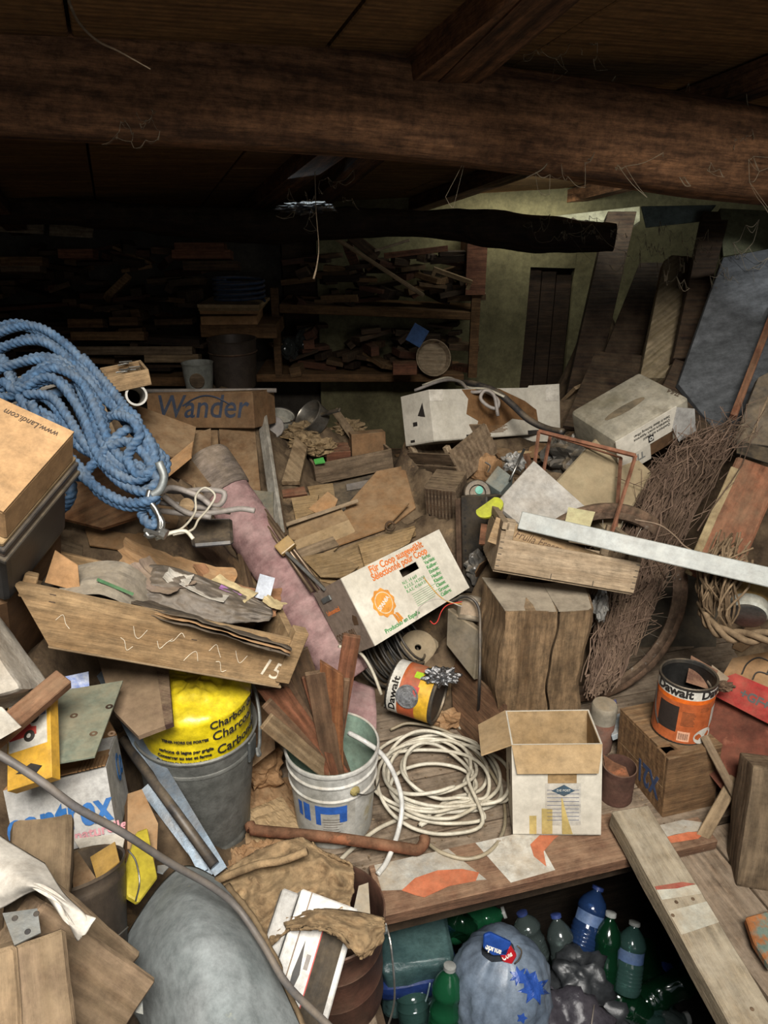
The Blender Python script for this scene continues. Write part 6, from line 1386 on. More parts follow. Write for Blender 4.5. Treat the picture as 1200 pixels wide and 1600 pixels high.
drape('burlap_sack', 'crumpled tan burlap sack draped over the rusty drum', [
  [(335, 1372, 1.50), (400, 1330, 1.56), (468, 1308, 1.60), (500, 1330, 1.58)],
  [(345, 1420, 1.45), (420, 1375, 1.50), (495, 1345, 1.53), (548, 1352, 1.53)],
  [(370, 1465, 1.40), (435, 1425, 1.44), (500, 1395, 1.48), (552, 1390, 1.50)],
  [(412, 1488, 1.36), (448, 1455, 1.39), (505, 1432, 1.42), (545, 1418, 1.45)]], burl, 'sack', amp=.020, seed=3, fr=9)
drape('sack_end', 'bunched frayed end of the burlap sack hanging over the drum rim', [
  [(440, 1438, 1.41), (490, 1420, 1.42), (545, 1422, 1.43), (600, 1432, 1.42)],
  [(450, 1450, 1.38), (500, 1440, 1.38), (560, 1450, 1.37), (602, 1448, 1.39)],
  [(470, 1450, 1.36), (520, 1455, 1.35), (560, 1488, 1.35), (596, 1470, 1.37)],
  [(500, 1448, 1.36), (540, 1470, 1.36), (562, 1495, 1.36), (580, 1490, 1.38)]], burl, 'sack', nu=40, nv=26, amp=.014, seed=8, fr=10)
for i, q in enumerate(([(338, 1376), (400, 1352), (440, 1345), (480, 1330)], [(350, 1440), (400, 1465), (430, 1450)])):
    rod('sack_seam_cord', ('upper seam roll of the burlap sack', 'lower seam roll of the burlap sack')[i], spline([P(x, y, 1.47-.05*i) for x, y in q], n=6), .008, burl, 'sack', n=8)
# brown wrapping paper on the floor under the sack and drum
def floor_sheet(name, label, pts, z, m, cat, amp=.012, seed=0):
    q = [PZ(x, y, z) for x, y in pts]
    def f(u, v):
        p = q[0]*(1-u)*(1-v)+q[1]*u*(1-v)+q[2]*u*v+q[3]*(1-u)*v
        return p+Vector((0, 0, amp*abs(noise.noise(Vector((u*5+seed, v*5, 0))))+amp*.5*abs(noise.noise(Vector((u*14+seed, v*14, 0))))))
    bm = nb(); grid(bm, 26, 20, f); thick(bm, .0015)
    return solo(name, bm, m, None, label, cat)
floor_sheet('wrapping_paper', 'brown wrapping paper on the floor between bin and paint bucket', [(380, 1225), (455, 1215), (470, 1320), (385, 1345)], .004, paper_b, 'paper')
floor_sheet('wrapping_paper', 'lighter creased brown paper under the iron bar', [(385, 1268), (440, 1245), (500, 1330), (400, 1340)], .010, card_l, 'paper', seed=4)
floor_sheet('wrapping_paper', 'crumpled brown paper sheet in front of the galvanised bin', [(360, 1330), (430, 1310), (480, 1330), (345, 1395)], .018, paper_b, 'paper', seed=9, amp=.03)
crumple('brown_paper_bundle', 'crumpled brown paper bundle between the bin and the sticks', PZ(405, 1200, .06), .06, .05, .06, paper_b, 'paper', 21, .5, 2)
quad_slab('brown_card_fold', 'folded brown card standing behind the bin handle', [P(378, 1090, 2.05), P(425, 1100, 2.05), P(430, 1170, 1.98), P(392, 1200, 1.95)], .004, card_d, 'cardboard')
crumple('pleated_bag', 'pleated dusty bag under the folded brown card', PZ(412, 1185, .05)+Vector((0, .04, 0)), .05, .04, .04, mat('bag_dust', '8a7a66', '655747', bump=.4), 'bag', 31, .5, 3)
# ---- big grey shell (curved plastic tub turned over)
def shellf(u, v):
    # cross net through the outline in the photograph, bulging towards the camera
    pass
SH = [[(170, 1515, 1.38), (210, 1440, 1.42), (252, 1380, 1.47), (290, 1352, 1.50), (330, 1366, 1.49), (352, 1386, 1.46), (372, 1410, 1.42)],
      [(176, 1540, 1.34), (222, 1470, 1.33), (262, 1425, 1.33), (300, 1400, 1.34), (346, 1415, 1.34), (382, 1440, 1.33), (405, 1462, 1.32)],
      [(190, 1560, 1.31), (222, 1525, 1.27), (262, 1480, 1.24), (310, 1460, 1.22), (362, 1470, 1.23), (405, 1500, 1.25), (436, 1528, 1.27)],
      [(222, 1610, 1.28), (238, 1580, 1.24), (272, 1550, 1.19), (322, 1530, 1.16), (378, 1540, 1.17), (430, 1565, 1.20), (460, 1580, 1.23)],
      [(232, 1680, 1.24), (250, 1660, 1.19), (290, 1640, 1.14), (340, 1625, 1.11), (395, 1630, 1.12), (445, 1640, 1.16), (490, 1650, 1.20)],
      [(240, 1780, 1.20), (262, 1760, 1.15), (300, 1750, 1.10), (350, 1740, 1.08), (405, 1745, 1.09), (465, 1745, 1.13), (520, 1740, 1.18)]]
m_shell = mat('grey_shell', '888c8b', '727877', sc=11, rough=.95, bump=.08, dust=.0, c3='9a9a86', spot=.64, vary=0)
# light speckles
drape('grey_tub', 'large curved grey plastic tub with pale speckles turned over at the bottom', SH, m_shell, 'tub', nu=64, nv=64, amp=.0015, t=.004, seed=2, fr=3)
bm = nb(); tube(bm, spline([P(355, 1384, 1.46), P(392, 1430, 1.385), P(425, 1490, 1.31), P(455, 1560, 1.25), P(490, 1640, 1.20)]), .006, 7); wob(bm, .003, 60)
solo('frayed_edge_cord', bm, mat('burlap_d', '7a6448', '574631', bump=.6), None, 'frayed brown edge running along the right side of the grey tub', 'cord', smooth=True)
# ---- black hose in front
rod('long_black_hose', 'long dark grey hose running from the left edge down to the bottom', spline([P(-60, 1150, 1.10), P(0, 1180, 1.10), P(60, 1218, 1.11), P(120, 1262, 1.13), P(190, 1300, 1.17), P(260, 1345, 1.22), P(330, 1385, 1.27), P(372, 1420, 1.29), P(410, 1475, 1.26), P(450, 1540, 1.21), P(515, 1605, 1.14), P(590, 1690, 1.08)], n=10), .0062, hose_m, 'hose', n=12)
# ---- rusty pail at the left
c = P(122, 1400, 1.38); R = .088; H = .16; M = zframe(P(140, 1500, 1.36), P(118, 1372, 1.36))
r = thing('rusty_pail', 'round rusty brown pail full of scraps behind the white foam sheet', 'pail', M); H = .17
bm = nb(); lathe(bm, [(0, 0), (R*.75, 0), (R*.78, .004), (R*.98, H-.03), (R*1.0, H-.026), (R*.985, H-.02), (R, H-.006), (R*1.03, H-.003), (R*1.03, H+.003), (R*.985, H), (R*.76, .01), (0, .008)], 48); mk('body', bm, mat('pail_brown', '5c5046', '3b332c', sc=9, rough=.5, metal=.4, bump=.2, dust=.3), r, smooth=40)
rod('pail_wire', '', spline([P(200, 1328, 1.33), P(212, 1345, 1.32), P(218, 1378, 1.30), P(212, 1408, 1.3)], n=5), .0016, steel, parent=r)
bmx = r.children[-1]; bmx.matrix_parent_inverse = Matrix(); bmx.matrix_local = M.inverted(); bmx.name = 'wire_handle'
rod('thin_wire', 'thin wire sagging below the rusty pail', spline([P(118, 1492, 1.26), P(150, 1482, 1.25), P(180, 1465, 1.26), P(200, 1448, 1.28)], n=5), .0016, steel, 'wire', n=5)
quad_slab('yellow_cardboard_piece', 'torn yellow tan cardboard piece standing in the rusty pail', [P(140, 1338, 1.38), P(180, 1316, 1.40), P(186, 1345, 1.36), P(152, 1376, 1.34)], .003, mat('card_yellow', 'b28c45', '96732f', bump=.15, dust=.15), 'cardboard')
quad_slab('brown_cardboard_piece', 'dark brown cardboard piece standing in the rusty pail', [P(108, 1340, 1.37), P(120, 1328, 1.38), P(150, 1372, 1.34), P(115, 1392, 1.32)], .003, card_d, 'cardboard')
quad_slab('small_open_carton', 'tall narrow brown carton open behind the rusty pail', [P(200, 1238, 1.58), P(222, 1232, 1.60), P(246, 1290, 1.56), P(246, 1330, 1.5), P(198, 1330, 1.5)], .05, card, 'box')
quad_slab('yellow_sleeve', 'yellow plastic sleeve hanging right of the rusty pail', [P(215, 1298, 1.48), P(232, 1292, 1.50), P(246, 1372, 1.44), P(220, 1408, 1.38), P(198, 1400, 1.38), P(198, 1350, 1.42)], .015, mat('yellow_plastic', 'b8a632', '94851f', rough=.4, sc=4, bump=.2, dust=.1, vary=0), 'plastic', bevel=.003)
quad_slab('pale_blue_paper', 'small pale blue paper beside the steel channel foot', [P(246, 1352, 1.55), P(268, 1350, 1.57), P(255, 1364, 1.53), P(246, 1362, 1.53)], .003, mat('plastic_pale', ''), 'paper')
# ---- wood chunk, foam sheet, angle bracket, timbers
M = axis_frame(P(45, 1600, 1.05), P(62, 1308, 1.22)); r_w = wood('chunk_wood', '7d684f', '5b4937', dust=.35, bump=.8)
bm = nb(); bx(bm, -.1, .30, -.052, .045, -.08, 0, bev=.012, seg=2, sub=5); wob(bm, .006, 12, 3); wob(bm, .002, 50, 3)
solo('wood_chunk', bm, r_w, M, 'thick weathered timber standing behind the white foam sheet at the left', 'timber', smooth=35)
drape('foam_sheet', 'white folded foam sheet curling over the timber at the left edge', [
  [(-60, 1260, 1.10), (5, 1308, 1.10), (40, 1330, 1.09), (70, 1348, 1.08)],
  [(-60, 1330, 1.04), (0, 1350, 1.04), (45, 1365, 1.03), (100, 1395, 1.02)],
  [(-60, 1390, 1.02), (0, 1392, 1.02), (55, 1385, 1.00), (135, 1432, .99)],
  [(-60, 1440, 1.03), (0, 1420, 1.03), (70, 1392, 1.01), (128, 1462, .98)]], mat('foam_white', 'c5bfb4', 'a8a196', sc=4, bump=.1, dust=.15, vary=0), 'foam', nu=40, nv=30, amp=.002, t=.006, seed=5, fr=3)
drape('foam_sheet', 'lower fold of the white foam sheet below the curl', [
  [(64, 1392, 1.02), (80, 1400, 1.01), (110, 1420, 1.0), (150, 1434, .99)],
  [(78, 1395, 1.0), (95, 1425, 1.0), (115, 1440, .99), (146, 1438, .985)],
  [(84, 1400, 1.0), (102, 1435, .99), (120, 1455, .98), (135, 1458, .98)],
  [(90, 1405, 1.01), (108, 1445, 1.0), (120, 1470, .99), (128, 1462, .98)]], MATS['foam_white'], 'foam', nu=14, nv=12, amp=.001, t=.003, seed=6, fr=3)
br = quad_slab('angle_bracket', 'dull steel angle bracket with holes under the foam sheet', [P(4, 1428, .99), P(58, 1418, 1.0), P(64, 1458, .98), P(22, 1476, .96)], .003, galv, 'bracket')
for x, y in ((-.012, .010), (.014, .012), (.006, -.010)):
    bm = nb(); lathe(bm, [(0, .0006), (.0032, .0006), (.004, 0)], 12); mk('bolt_hole', bm, ink_black, br, T(x, y, 0))
tm = wood('timber_front', '86705a', '64503c', sc=3, dust=.4, bump=.6)
def timber(label, a, b, w, t, m=tm, s=0):
    A, B = P(*a), P(*b); M = axis_frame(A, B); L = (B-A).length; bm = nb()
    bx(bm, 0, L, -w/2, w/2, -t, 0, bev=.005, seg=1, sub=4); wob(bm, .003, 14, s)
    return solo('timber', bm, m, M, label, 'timber', smooth=35)
timber('thick timber lying across the bottom left corner with a knot', (30, 1462, 1.02), (212, 1585, 1.12), .10, .06, s=1)
timber('upright timber post at the bottom left edge', (60, 1680, .92), (42, 1470, .97), .095, .05, s=2)
timber('second upright timber beside the bottom left post', (15, 1700, .90), (8, 1478, .95), .03, .04, wood('timber_light', '9a8265', '7a644b', dust=.3), s=3)
timber('shadowed timber behind the crossing one at the bottom left', (70, 1410, 1.12), (200, 1520, 1.18), .06, .05, w_old, s=4)
bm = nb(); lathe(bm, [(0, .003), (.005, .002), (.009, 0)], 12); solo('knot_plug', bm, w_new, axis_frame(P(100, 1535, 1.045), P(110, 1542, 1.045)), 'small pale knot plug in the thick crossing timber', 'knot')
quad_slab('grey_metal_piece', 'small grey metal edge poking out beside the thick crossing timber', [P(205, 1540, 1.16), P(222, 1560, 1.15), P(224, 1585, 1.14), P(212, 1582, 1.14)], .003, galv, 'metal scrap')
# ================================================================== pit under the hatch
rr = random.Random(13)
def glassy(name, c, rough=.12, trans=.55, alpha=None, **k): return mat(name, c, rough=rough, bump=0, dust=0, trans=trans, vary=.15, **k)
g_green = glassy('pet_green', '1f5a3a'); g_blue = glassy('pet_blue', '263d66'); g_clear = glassy('pet_clear', '4f5a58', trans=.6); g_dgreen = glassy('pet_dark_green', '10331f'); g_aqua = glassy('pet_aqua', '3c5a54')
m_cap = mat('cap_white', '9a9c98', rough=.4, bump=0, dust=.05); m_capb = mat('cap_blue', '24386e', rough=.4, bump=0, dust=.05)
def bottle(label, A, B, R, m, cap=m_cap, lab=None, group=None, neck=True, crush=0):
    """plastic bottle, A bottom, B cap end"""
    L = (B-A).length; M = zframe(A, B); r = thing('plastic_bottle', label, 'bottle', M, group)
    pr = [(0, .012), (R*.5, .004), (R*.85, 0), (R*.98, .012), (R, .025)]
    for i in range(5): z = L*(.10+.055*i); pr += [(R, z), (R*.955, z+.006), (R, z+.012)]
    pr += [(R*.99, L*.42), (R*.90, L*.46), (R*.90, L*.62), (R, L*.65), (R*.98, L*.70), (R*.80, L*.80), (R*.45, L*.89), (R*.30, L*.92), (R*.30, L*.955)]
    bm = nb(); lathe(bm, pr, 22)
    if crush:
        for v in bm.verts: v.co += noise.noise_vector(v.co*18+Vector((L*50, 0, 0)))*crush
    mk('body', bm, m, r, smooth=50)
    bm = nb(); lathe(bm, [(R*.34, L*.945), (R*.40, L*.95), (R*.40, L*.995), (R*.36, L), (0, L)], 16); mk('cap', bm, cap, r, smooth=40)
    if lab:
        bm = nb(); cyl_patch(bm, R*.905, R*.905, -180, 179, L*.46, L*.62, 22, .0008); mk('label_band', bm, lab, r, smooth=True)
    return r
zp = -.86
lab_b = mat('bottle_label_blue', '2c4690', '23366e', rough=.4, bump=0, dust=0, vary=0); lab_l = mat('bottle_label_pale', '5f7290', '3f5680', rough=.4, bump=0, dust=0, sc=20, vary=0)
def pb(x, y, z): return PZ(x, y, z)
bottle('upright green ribbed bottle with a white cap left of the blue bag', pb(690, 1625, -.42), pb(703, 1508, -.20), .040, g_green)
bottle('upright blue bottle with a pale oval label at the top of the pit', pb(905, 1490, -.40), pb(935, 1385, -.26), .042, g_blue, m_capb, lab_l)
bottle('dark green glass bottle standing right of the blue bottle', pb(938, 1560, -.48), pb(955, 1425, -.28), .038, g_dgreen, m_cap)
bottle('clear bottle with a blue cap behind the bag', pb(890, 1540, -.45), pb(868, 1428, -.30), .038, g_clear, m_capb)
bottle('pale bottle with a round dark label at the right of the pit', pb(978, 1550, -.50), pb(992, 1440, -.34), .04, g_aqua, m_cap, lab_l)
bottle('dark green bottle lying low at the right of the pit', pb(1010, 1590, -.60), pb(940, 1540, -.52), .042, g_dgreen, m_cap)
bottle('clear bottle lying at the far edge of the pit', pb(700, 1455, -.42), pb(790, 1425, -.36), .042, g_green, m_cap)
bottle('crushed green bottle in the far corner of the pit', pb(740, 1452, -.38), pb(690, 1438, -.34), .038, g_dgreen, m_cap, crush=.02)
bottle('clear bottle lying against the drum side of the pit', pb(650, 1600, -.46), pb(640, 1530, -.36), .045, g_aqua, m_capb)
bottle('clear bottle behind the bag top', pb(840, 1500, -.42), pb(815, 1425, -.3), .04, g_clear, m_capb)
k = 0
names_ = ['first', 'second', 'third', 'fourth', 'fifth', 'sixth', 'seventh', 'eighth', 'ninth', 'tenth', 'eleventh', 'twelfth']
for i in range(60):
    x = rr.uniform(620, 1080); y = rr.uniform(1420, 1640); z = -.66+rr.uniform(-.08, .08)
    a = pb(x, y, z); an = rr.uniform(0, 2*PI); b = a+Vector((math.cos(an)*.26, math.sin(an)*.26, rr.uniform(-.1, .12)))
    f = FM.inverted()@b; f2 = FM.inverted()@a
    if not (-.25 < f.x < hw+.36 and -1.7 < f.y < .2 and -.25 < f2.x < hw+.36 and f2.y < .2): continue
    m = rr.choice([g_green, g_blue, g_clear, g_dgreen, g_aqua, g_clear])
    bottle('empty plastic bottle lying in the dark heap at the bottom of the pit', a, b, .042, m, rr.choice([m_cap, m_capb]), rr.choice([None, lab_b, lab_l]), 'empty bottles at the bottom of the pit', crush=.01)
# blue-banded wrapped bottle pack at the left of the pit
film = mat('shrink_film', '8fa3a6', '6d8288', rough=.2, sc=7, bump=.5, dust=0, vary=0)
A = pb(612, 1478, -.26); M, _ = frame(pb(600, 1600, -.32), Vector((1, 0, 0)), Vector((0, 1, 0)), Vector((0, 0, 1))), 0
M = T(*pb(598, 1600, -.50))@Rz(6)
r = thing('bottle_pack', 'film wrapped bottle pack with a dark blue band beside the rusty drum', 'bottle pack', M)
bm = nb(); bx(bm, 0, .20, 0, .20, 0, .22, bev=.035, seg=3, sub=3); wob(bm, .010, 12, 3); wob(bm, .004, 40, 3); mk('film', bm, mat('film_solid', '4a6260', '2c4244', rough=.25, sc=8, bump=.5, dust=0, vary=0, c3='66807a', spot=.6), r, smooth=50)
bm = nb(); bx(bm, -.006, .208, -.010, .21, .10, .165, bev=.02, seg=2, sub=3); wob(bm, .008, 12, 3); mk('blue_band', bm, mat('band_blue', '23386e', '1b2a55', rough=.3, bump=.2, dust=0, vary=0), r, smooth=50)
bm = nb(); [tube(bm, [Vector(p) for p in ((.05, -.013, z), (.09, -.013, z), (.09, -.013, z+.035), (.05, -.013, z))], .0014, 4) for z in (.05, .01)]; mk('triangle_print', bm, ink_black, r)
text('Valser', .034, mat('ink_palegrey', '9aa6b8', bump=0, dust=0), r, T(.03, -.0125, .12)@FRONT, sx=.9)
for i in range(5):
    rod('film_fold', 'glossy ridge folds in the film beside the blue band', spline([M@Vector((.10+.02*i, -.014, .06+.02*i)), M@Vector((.115+.02*i, -.02, .12)), M@Vector((.125+.018*i, -.012, .17))], n=4), .0025, film, 'film', group='glossy film folds', n=5)
# ---- plastic bag with cans
bc = pb(785, 1520, -.26); M = T(bc.x, bc.y, -.74)
r = thing('blue_plastic_bag', 'full pale blue plastic bag printed with dark blue leaves in the pit', 'bag', M)
bm = nb()
def bagf(u, v):
    a = 2*PI*u; z = .585*v; rr_ = .134*(math.sin(min(1, v*3.2+.25)*PI/2))*(1-.0*v)
    if v > .62: rr_ *= math.sqrt(max(0.0, 1-((v-.62)/.385)**2.3))
    q = Vector((math.cos(a)*1.2, math.sin(a)*1.2, z*5))
    rr_ *= 1+.13*noise.noise(q)+.09*(1-2*abs(noise.noise(q*1.9+noise.noise_vector(q*1.3)*.8)))+.05*(1-2*abs(noise.noise(q*4.5)))-.03
    return Vector((rr_*math.cos(a)*.98, rr_*math.sin(a), z))
vs = grid(bm, 72, 60, bagf, closeu=True); bm.faces.new([q[-1] for q in vs]); bm.faces.new([q[0] for q in vs])
mk('bag_skin', bm, mat('bag_blue', '77828f', '5b6878', rough=.4, sc=4, bump=.25, dust=.0, vary=0), r, smooth=True)
import mathutils.bvhtree as bvt
bagme = r.children[0].data
BV = bvt.BVHTree.FromPolygons([v.co for v in bagme.vertices], [p.vertices[:] for p in bagme.polygons])
Mi = M.inverted()
def project_patch(poly_px, off, seg=3, tree=BV, Minv=None, Mw=None):
    """a printed patch that lies on the curved surface: outline thrown on it from the point of view of a person in front"""
    Minv = Minv or Mi; bm = nb(); pts = []
    o = Minv@CP
    c_ = Vector((sum(p[0] for p in poly_px)/len(poly_px), sum(p[1] for p in poly_px)/len(poly_px)))
    def hit(x, y):
        d = (Minv.to_3x3()@ray(x, y)).normalized(); h, n_, i_, ds = tree.ray_cast(o, d)
        return (h+n_*off if n_.dot(d) < 0 else h-n_*off) if h else None
    n_ = len(poly_px); ring = []
    den = []
    for i in range(n_):
        a, b = Vector(poly_px[i]), Vector(poly_px[(i+1) % n_])
        for k_ in range(3): den.append(a.lerp(b, k_/3))
    rows = []
    for s in (0.02, .25, .5, .75, 1): rows.append([hit(*(c_.lerp(p, s))) for p in den])
    if any(q is None for rw in rows for q in rw): return None
    vr = [[bm.verts.new(q) for q in rw] for rw in rows]; m_ = len(den)
    bm.faces.new(vr[0])
    for a, b in zip(vr, vr[1:]):
        for i in range(m_): bm.faces.new((a[i], a[(i+1) % m_], b[(i+1) % m_], b[i]))
    return bm
m_leaf = mat('print_leaf_blue', '2c4f9c', '23438a', rough=.4, bump=0, dust=0, vary=0)
def star(cx, cy, r0, r1, n, a0=0): return [(cx+(r1 if i % 2 else r0)*math.cos(a0+PI*i/n), cy+(r1 if i % 2 else r0)*math.sin(a0+PI*i/n)) for i in range(2*n)]
for poly in (star(830, 1502, 30, 15, 8), star(834, 1545, 26, 13, 7, .3), star(810, 1525, 16, 8, 7), star(824, 1530, 18, 9, 7, .1), star(832, 1462, 19, 8, 6), star(852, 1520, 13, 7, 6), star(815, 1590, 9, 5, 5)):
    b_ = project_patch(poly, .0025)
    if b_: mk('leaf_print', b_, m_leaf, r)
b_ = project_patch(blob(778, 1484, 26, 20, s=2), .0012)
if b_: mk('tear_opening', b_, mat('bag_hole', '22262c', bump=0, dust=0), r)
# cans in the tear
def can(label, a, b, R, m, m2, txt, tm_, col2=None):
    M = zframe(a, b); L = (b-a).length; r = thing('drink_can', label, 'drink can', M)
    bm = nb(); lathe(bm, [(0, .004), (R*.7, .003), (R*.8, 0), (R, .008), (R, L-.010), (R*.85, L-.001), (R*.8, L), (R*.78, L-.004), (0, L-.004)], 28); mk('body', bm, m, r, smooth=40)
    return r, L, R
a, b = P(758, 1470, 2.00), P(795, 1482, 1.985)
hpt = lambda x, y, o: (lambda h: h[0] if h[0] else None)(BV.ray_cast(Mi@CP, (Mi.to_3x3()@ray(x, y)).normalized()))
ha = M@hpt(762, 1478, 0); hb_ = M@hpt(792, 1486, 0)
tow = (CP-ha).normalized()
m_sp = mat('can_blue', '2b50a0', '2b50a0', rough=.3, metal=.3, bump=0, dust=0, vary=0); m_spg = mat('can_green', '2f9a48', rough=.3, metal=.3, bump=0, dust=0, vary=0); m_ck = mat('can_red', 'b8232a', rough=.3, metal=.3, bump=0, dust=0, vary=0)
def flatcan(nm, label, px, m, th=.012):
    d0 = (ha-CP).dot(FW)-.046
    return quad_slab(nm, label, [P(x, y, d0) for x, y in px], th, m, 'drink can', bevel=.003)
s = flatcan('drink_can', 'green and blue crushed drink can reading Sprite in the blue bag tear', [(756, 1462), (766, 1458), (800, 1474), (792, 1494), (770, 1494), (755, 1482)], m_sp)
d0 = (ha-CP).dot(FW)-.0475
def on(obj, px, m, nm, dd=0):
    o = quad_slab(nm, '', [P(x, y, d0-dd) for x, y in px], .001, m, parent=obj); o.matrix_local = obj.matrix_world.inverted()@o.matrix_local; return o
on(s, [(756, 1464), (764, 1480), (770, 1494), (756, 1484)], m_spg, 'green_field')
on(s, [(778, 1474), (784, 1472), (788, 1478), (781, 1480)], mat('can_yellow', 'd0b030', bump=0, dust=0), 'yellow_dot', .001)
def text_px(st, size, m, par, a, b, dd, **k):
    A_, B_ = P(a[0], a[1], d0-dd), P(b[0], b[1], d0-dd); Mx = axis_frame(A_, B_)
    o = text(st, size, m, par, par.matrix_world.inverted()@Mx, **k); return o
text_px('Sprite', .023, ink_white, s, (758, 1482), (792, 1494), .002, bold=.0008, sx=.75)
s = flatcan('drink_can', 'red crushed cola can in the blue bag tear', [(780, 1488), (798, 1478), (808, 1494), (800, 1508), (786, 1504)], m_ck, .014)
text_px('Cola', .024, ink_white, s, (786, 1502), (806, 1490), .002, bold=.0004, shear=.3, sx=.6)
rod('can_ring', 'thin dark curved edge at the tear of the blue bag', spline([P(x, y, d0) for x, y in ((808, 1478), (815, 1486), (812, 1498), (804, 1506))], n=4), .002, black_pl, 'ring', n=5)
# grey plastic and dark bags right of the bag
crumple('grey_film_bag', 'grey translucent plastic bag right of the blue bag', pb(905, 1530, -.38), .07, .06, .07, mat('film_grey', '36383a', '232527', rough=.35, bump=.4, dust=0, vary=0), 'bag', 41, .7, 1.6, flat=False)
crumple('grey_film_bag', 'glossy crumpled plastic bag with a red speck at the bottom of the pit', pb(880, 1590, -.40), .085, .08, .06, mat('film_mauve', '4a464b', '2f2d33', rough=.25, bump=.5, dust=0, vary=0), 'bag', 43, .8, 1.7, flat=False)
crumple('grey_film_bag', 'dark crumpled film in the middle of the pit', pb(935, 1600, -.48), .07, .08, .06, MATS['film_grey'], 'bag', 47, .8, 1.7, flat=False)
rod('thin_wire', 'thin straw coloured wire in the pit right of the glossy bag', [pb(922, 1615, -.34), pb(930, 1560, -.36)], .0018, cable_g, 'wire', n=5)
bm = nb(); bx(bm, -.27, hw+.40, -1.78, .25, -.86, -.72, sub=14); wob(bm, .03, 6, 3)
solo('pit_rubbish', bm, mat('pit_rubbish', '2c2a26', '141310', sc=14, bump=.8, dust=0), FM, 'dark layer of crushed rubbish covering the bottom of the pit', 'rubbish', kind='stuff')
# ================================================================== heap in the middle background
quad_slab('kraft_sheet', 'large folded brown kraft paper sheet on the heap behind the fruit carton', [P(588, 735, 2.95), P(632, 727, 2.98), P(650, 792, 2.80), P(610, 822, 2.72), P(545, 822, 2.72), P(540, 790, 2.80)], .012, paper_b, 'paper', bevel=.003)
quad_slab('kraft_flap', 'brown kraft paper flap folded forward on the heap', [P(540, 790, 2.78), P(640, 790, 2.76), P(600, 822, 2.64), P(500, 862, 2.60), P(475, 866, 2.62)], .006, card, 'paper')
rod('wooden_ring', 'small wooden ring end on the kraft paper fold', spline([P(610+7*math.cos(a), 822+7*math.sin(a), 2.62) for a in (0, 1.2, 2.4, 3.6, 4.8, 6)], n=4), .004, w_dark, 'ring', n=6)
for i, (a, b, dd) in enumerate((([(495, 872), (560, 850), (648, 818), (650, 838), (560, 880), (480, 892)], 0, 2.60), ([(480, 885), (560, 868), (600, 862), (585, 895), (520, 915), (490, 905)], 0, 2.56), ([(560, 852), (650, 822), (640, 850), (570, 885)], 0, 2.55), ([(470, 870), (520, 862), (560, 882), (540, 905), (500, 900)], 0, 2.52))):
    o = quad_slab('corrugated_sheet', ('upper', 'lower', 'right', 'left')[i]+' torn corrugated board sheet above the white fruit carton', [P(x, y, dd+(0 if y > 870 else .06)) for x, y in a], .008, corr, 'cardboard', bevel=.001)
rr = random.Random(17)
def scrapq(name, label, pts, d, t, m, cat='cardboard', slope=.25):
    y0 = max(p[1] for p in pts); return quad_slab(name, label, [P(x, y, d+(y0-y)/FPX*slope*d*3) for x, y in pts], t, m, cat)
scrapq('newspaper_sheet', 'printed tan packing sheet below the thin lath on the heap', [(450, 820), (530, 790), (545, 812), (500, 850), (452, 842)], 2.66, .004, mat('print_tan', '8f7452', '75593c', sc=20, bump=.1), 'paper')
scrapq('cardboard_piece', 'pale brown cardboard piece lying in front of the printed packing sheet', [(460, 845), (545, 812), (555, 830), (520, 862), (465, 866)], 2.6, .006, card_l)
scrapq('grey_lath', 'grey brown flat lath in the cardboard heap', [(455, 862), (520, 838), (530, 852), (462, 876)], 2.57, .008, w_old, 'lath')
plank('thin_lath', 'long thin lath crossing the cardboard heap', P(447, 820, 2.66), P(560, 782, 2.75), .014, .006, w_crate, cat='lath')
scrapq('corrugated_piece', 'corrugated scrap standing behind the thin lath', [(455, 778), (498, 772), (492, 800), (462, 812)], 2.74, .01, corr)
scrapq('cardboard_piece', 'brown cardboard scrap right of the corrugated one', [(482, 795), (512, 768), (528, 780), (520, 800), (500, 805)], 2.75, .005, card)
scrapq('corrugated_piece', 'small crumpled corrugated scrap with folded edges', [(480, 760), (520, 755), (524, 780), (490, 790)], 2.82, .01, corr)
scrapq('brown_book', 'reddish brown flat board under the corrugated scraps', [(440, 765), (475, 760), (480, 772), (442, 776)], 2.84, .01, w_red, 'board')
quad_slab('grey_tool_case', 'dark grey flat case with a pale label behind the kraft sheet', [P(520, 760, 3.08), P(595, 735, 3.12), P(600, 790, 2.9), P(525, 795, 2.88)], .05, mat('case_grey', '55504a', '443f39', bump=.1), 'case')
quad_slab('grey_case_label', 'small pale label strip on the dark grey case', [P(541, 757, 3.03), P(582, 748, 3.05), P(583, 760, 3.02), P(542, 766, 3.0)], .002, cable_g, 'label')
M, dm = fitbox('small_crate', {'000': (495, 755), '001': (490, 726), '101': (612, 704), '100': (614, 728), '011': (480, 712)}, (.36, .15, .085), 3.1, K=40)
w, d, h = dm; r = thing('small_wood_box', 'open long wooden box with scraps in the middle heap', 'box', M)
for nm, a in (('side_board', (0, w, 0, .01, 0, h)), ('side_board', (0, w, d-.01, d, 0, h)), ('end_board', (0, .01, .01, d-.01, 0, h)), ('end_board', (w-.01, w, .01, d-.01, 0, h)), ('bottom_board', (0, w, 0, d, -.006, 0))):
    bm = nb(); bx(bm, *a, bev=.001); mk(nm, bm, w_old, r)
def blk(label, x, y, d, sx, sy, sz, rz, rx, m, name='wood_block', cat='block', group=None, ry=0):
    bm = nb(); bx(bm, -sx/2, sx/2, -sy/2, sy/2, -sz/2, sz/2, bev=.0015); wob(bm, .002, 20, x)
    return solo(name, bm, m, T(*P(x, y, d))@Rz(rz)@Rx(rx)@Ry(ry), label, cat, group)
blk('orange brown brick shaped block in the open wooden box', 527, 707, 3.08, .10, .08, .05, 12, 10, w_red)
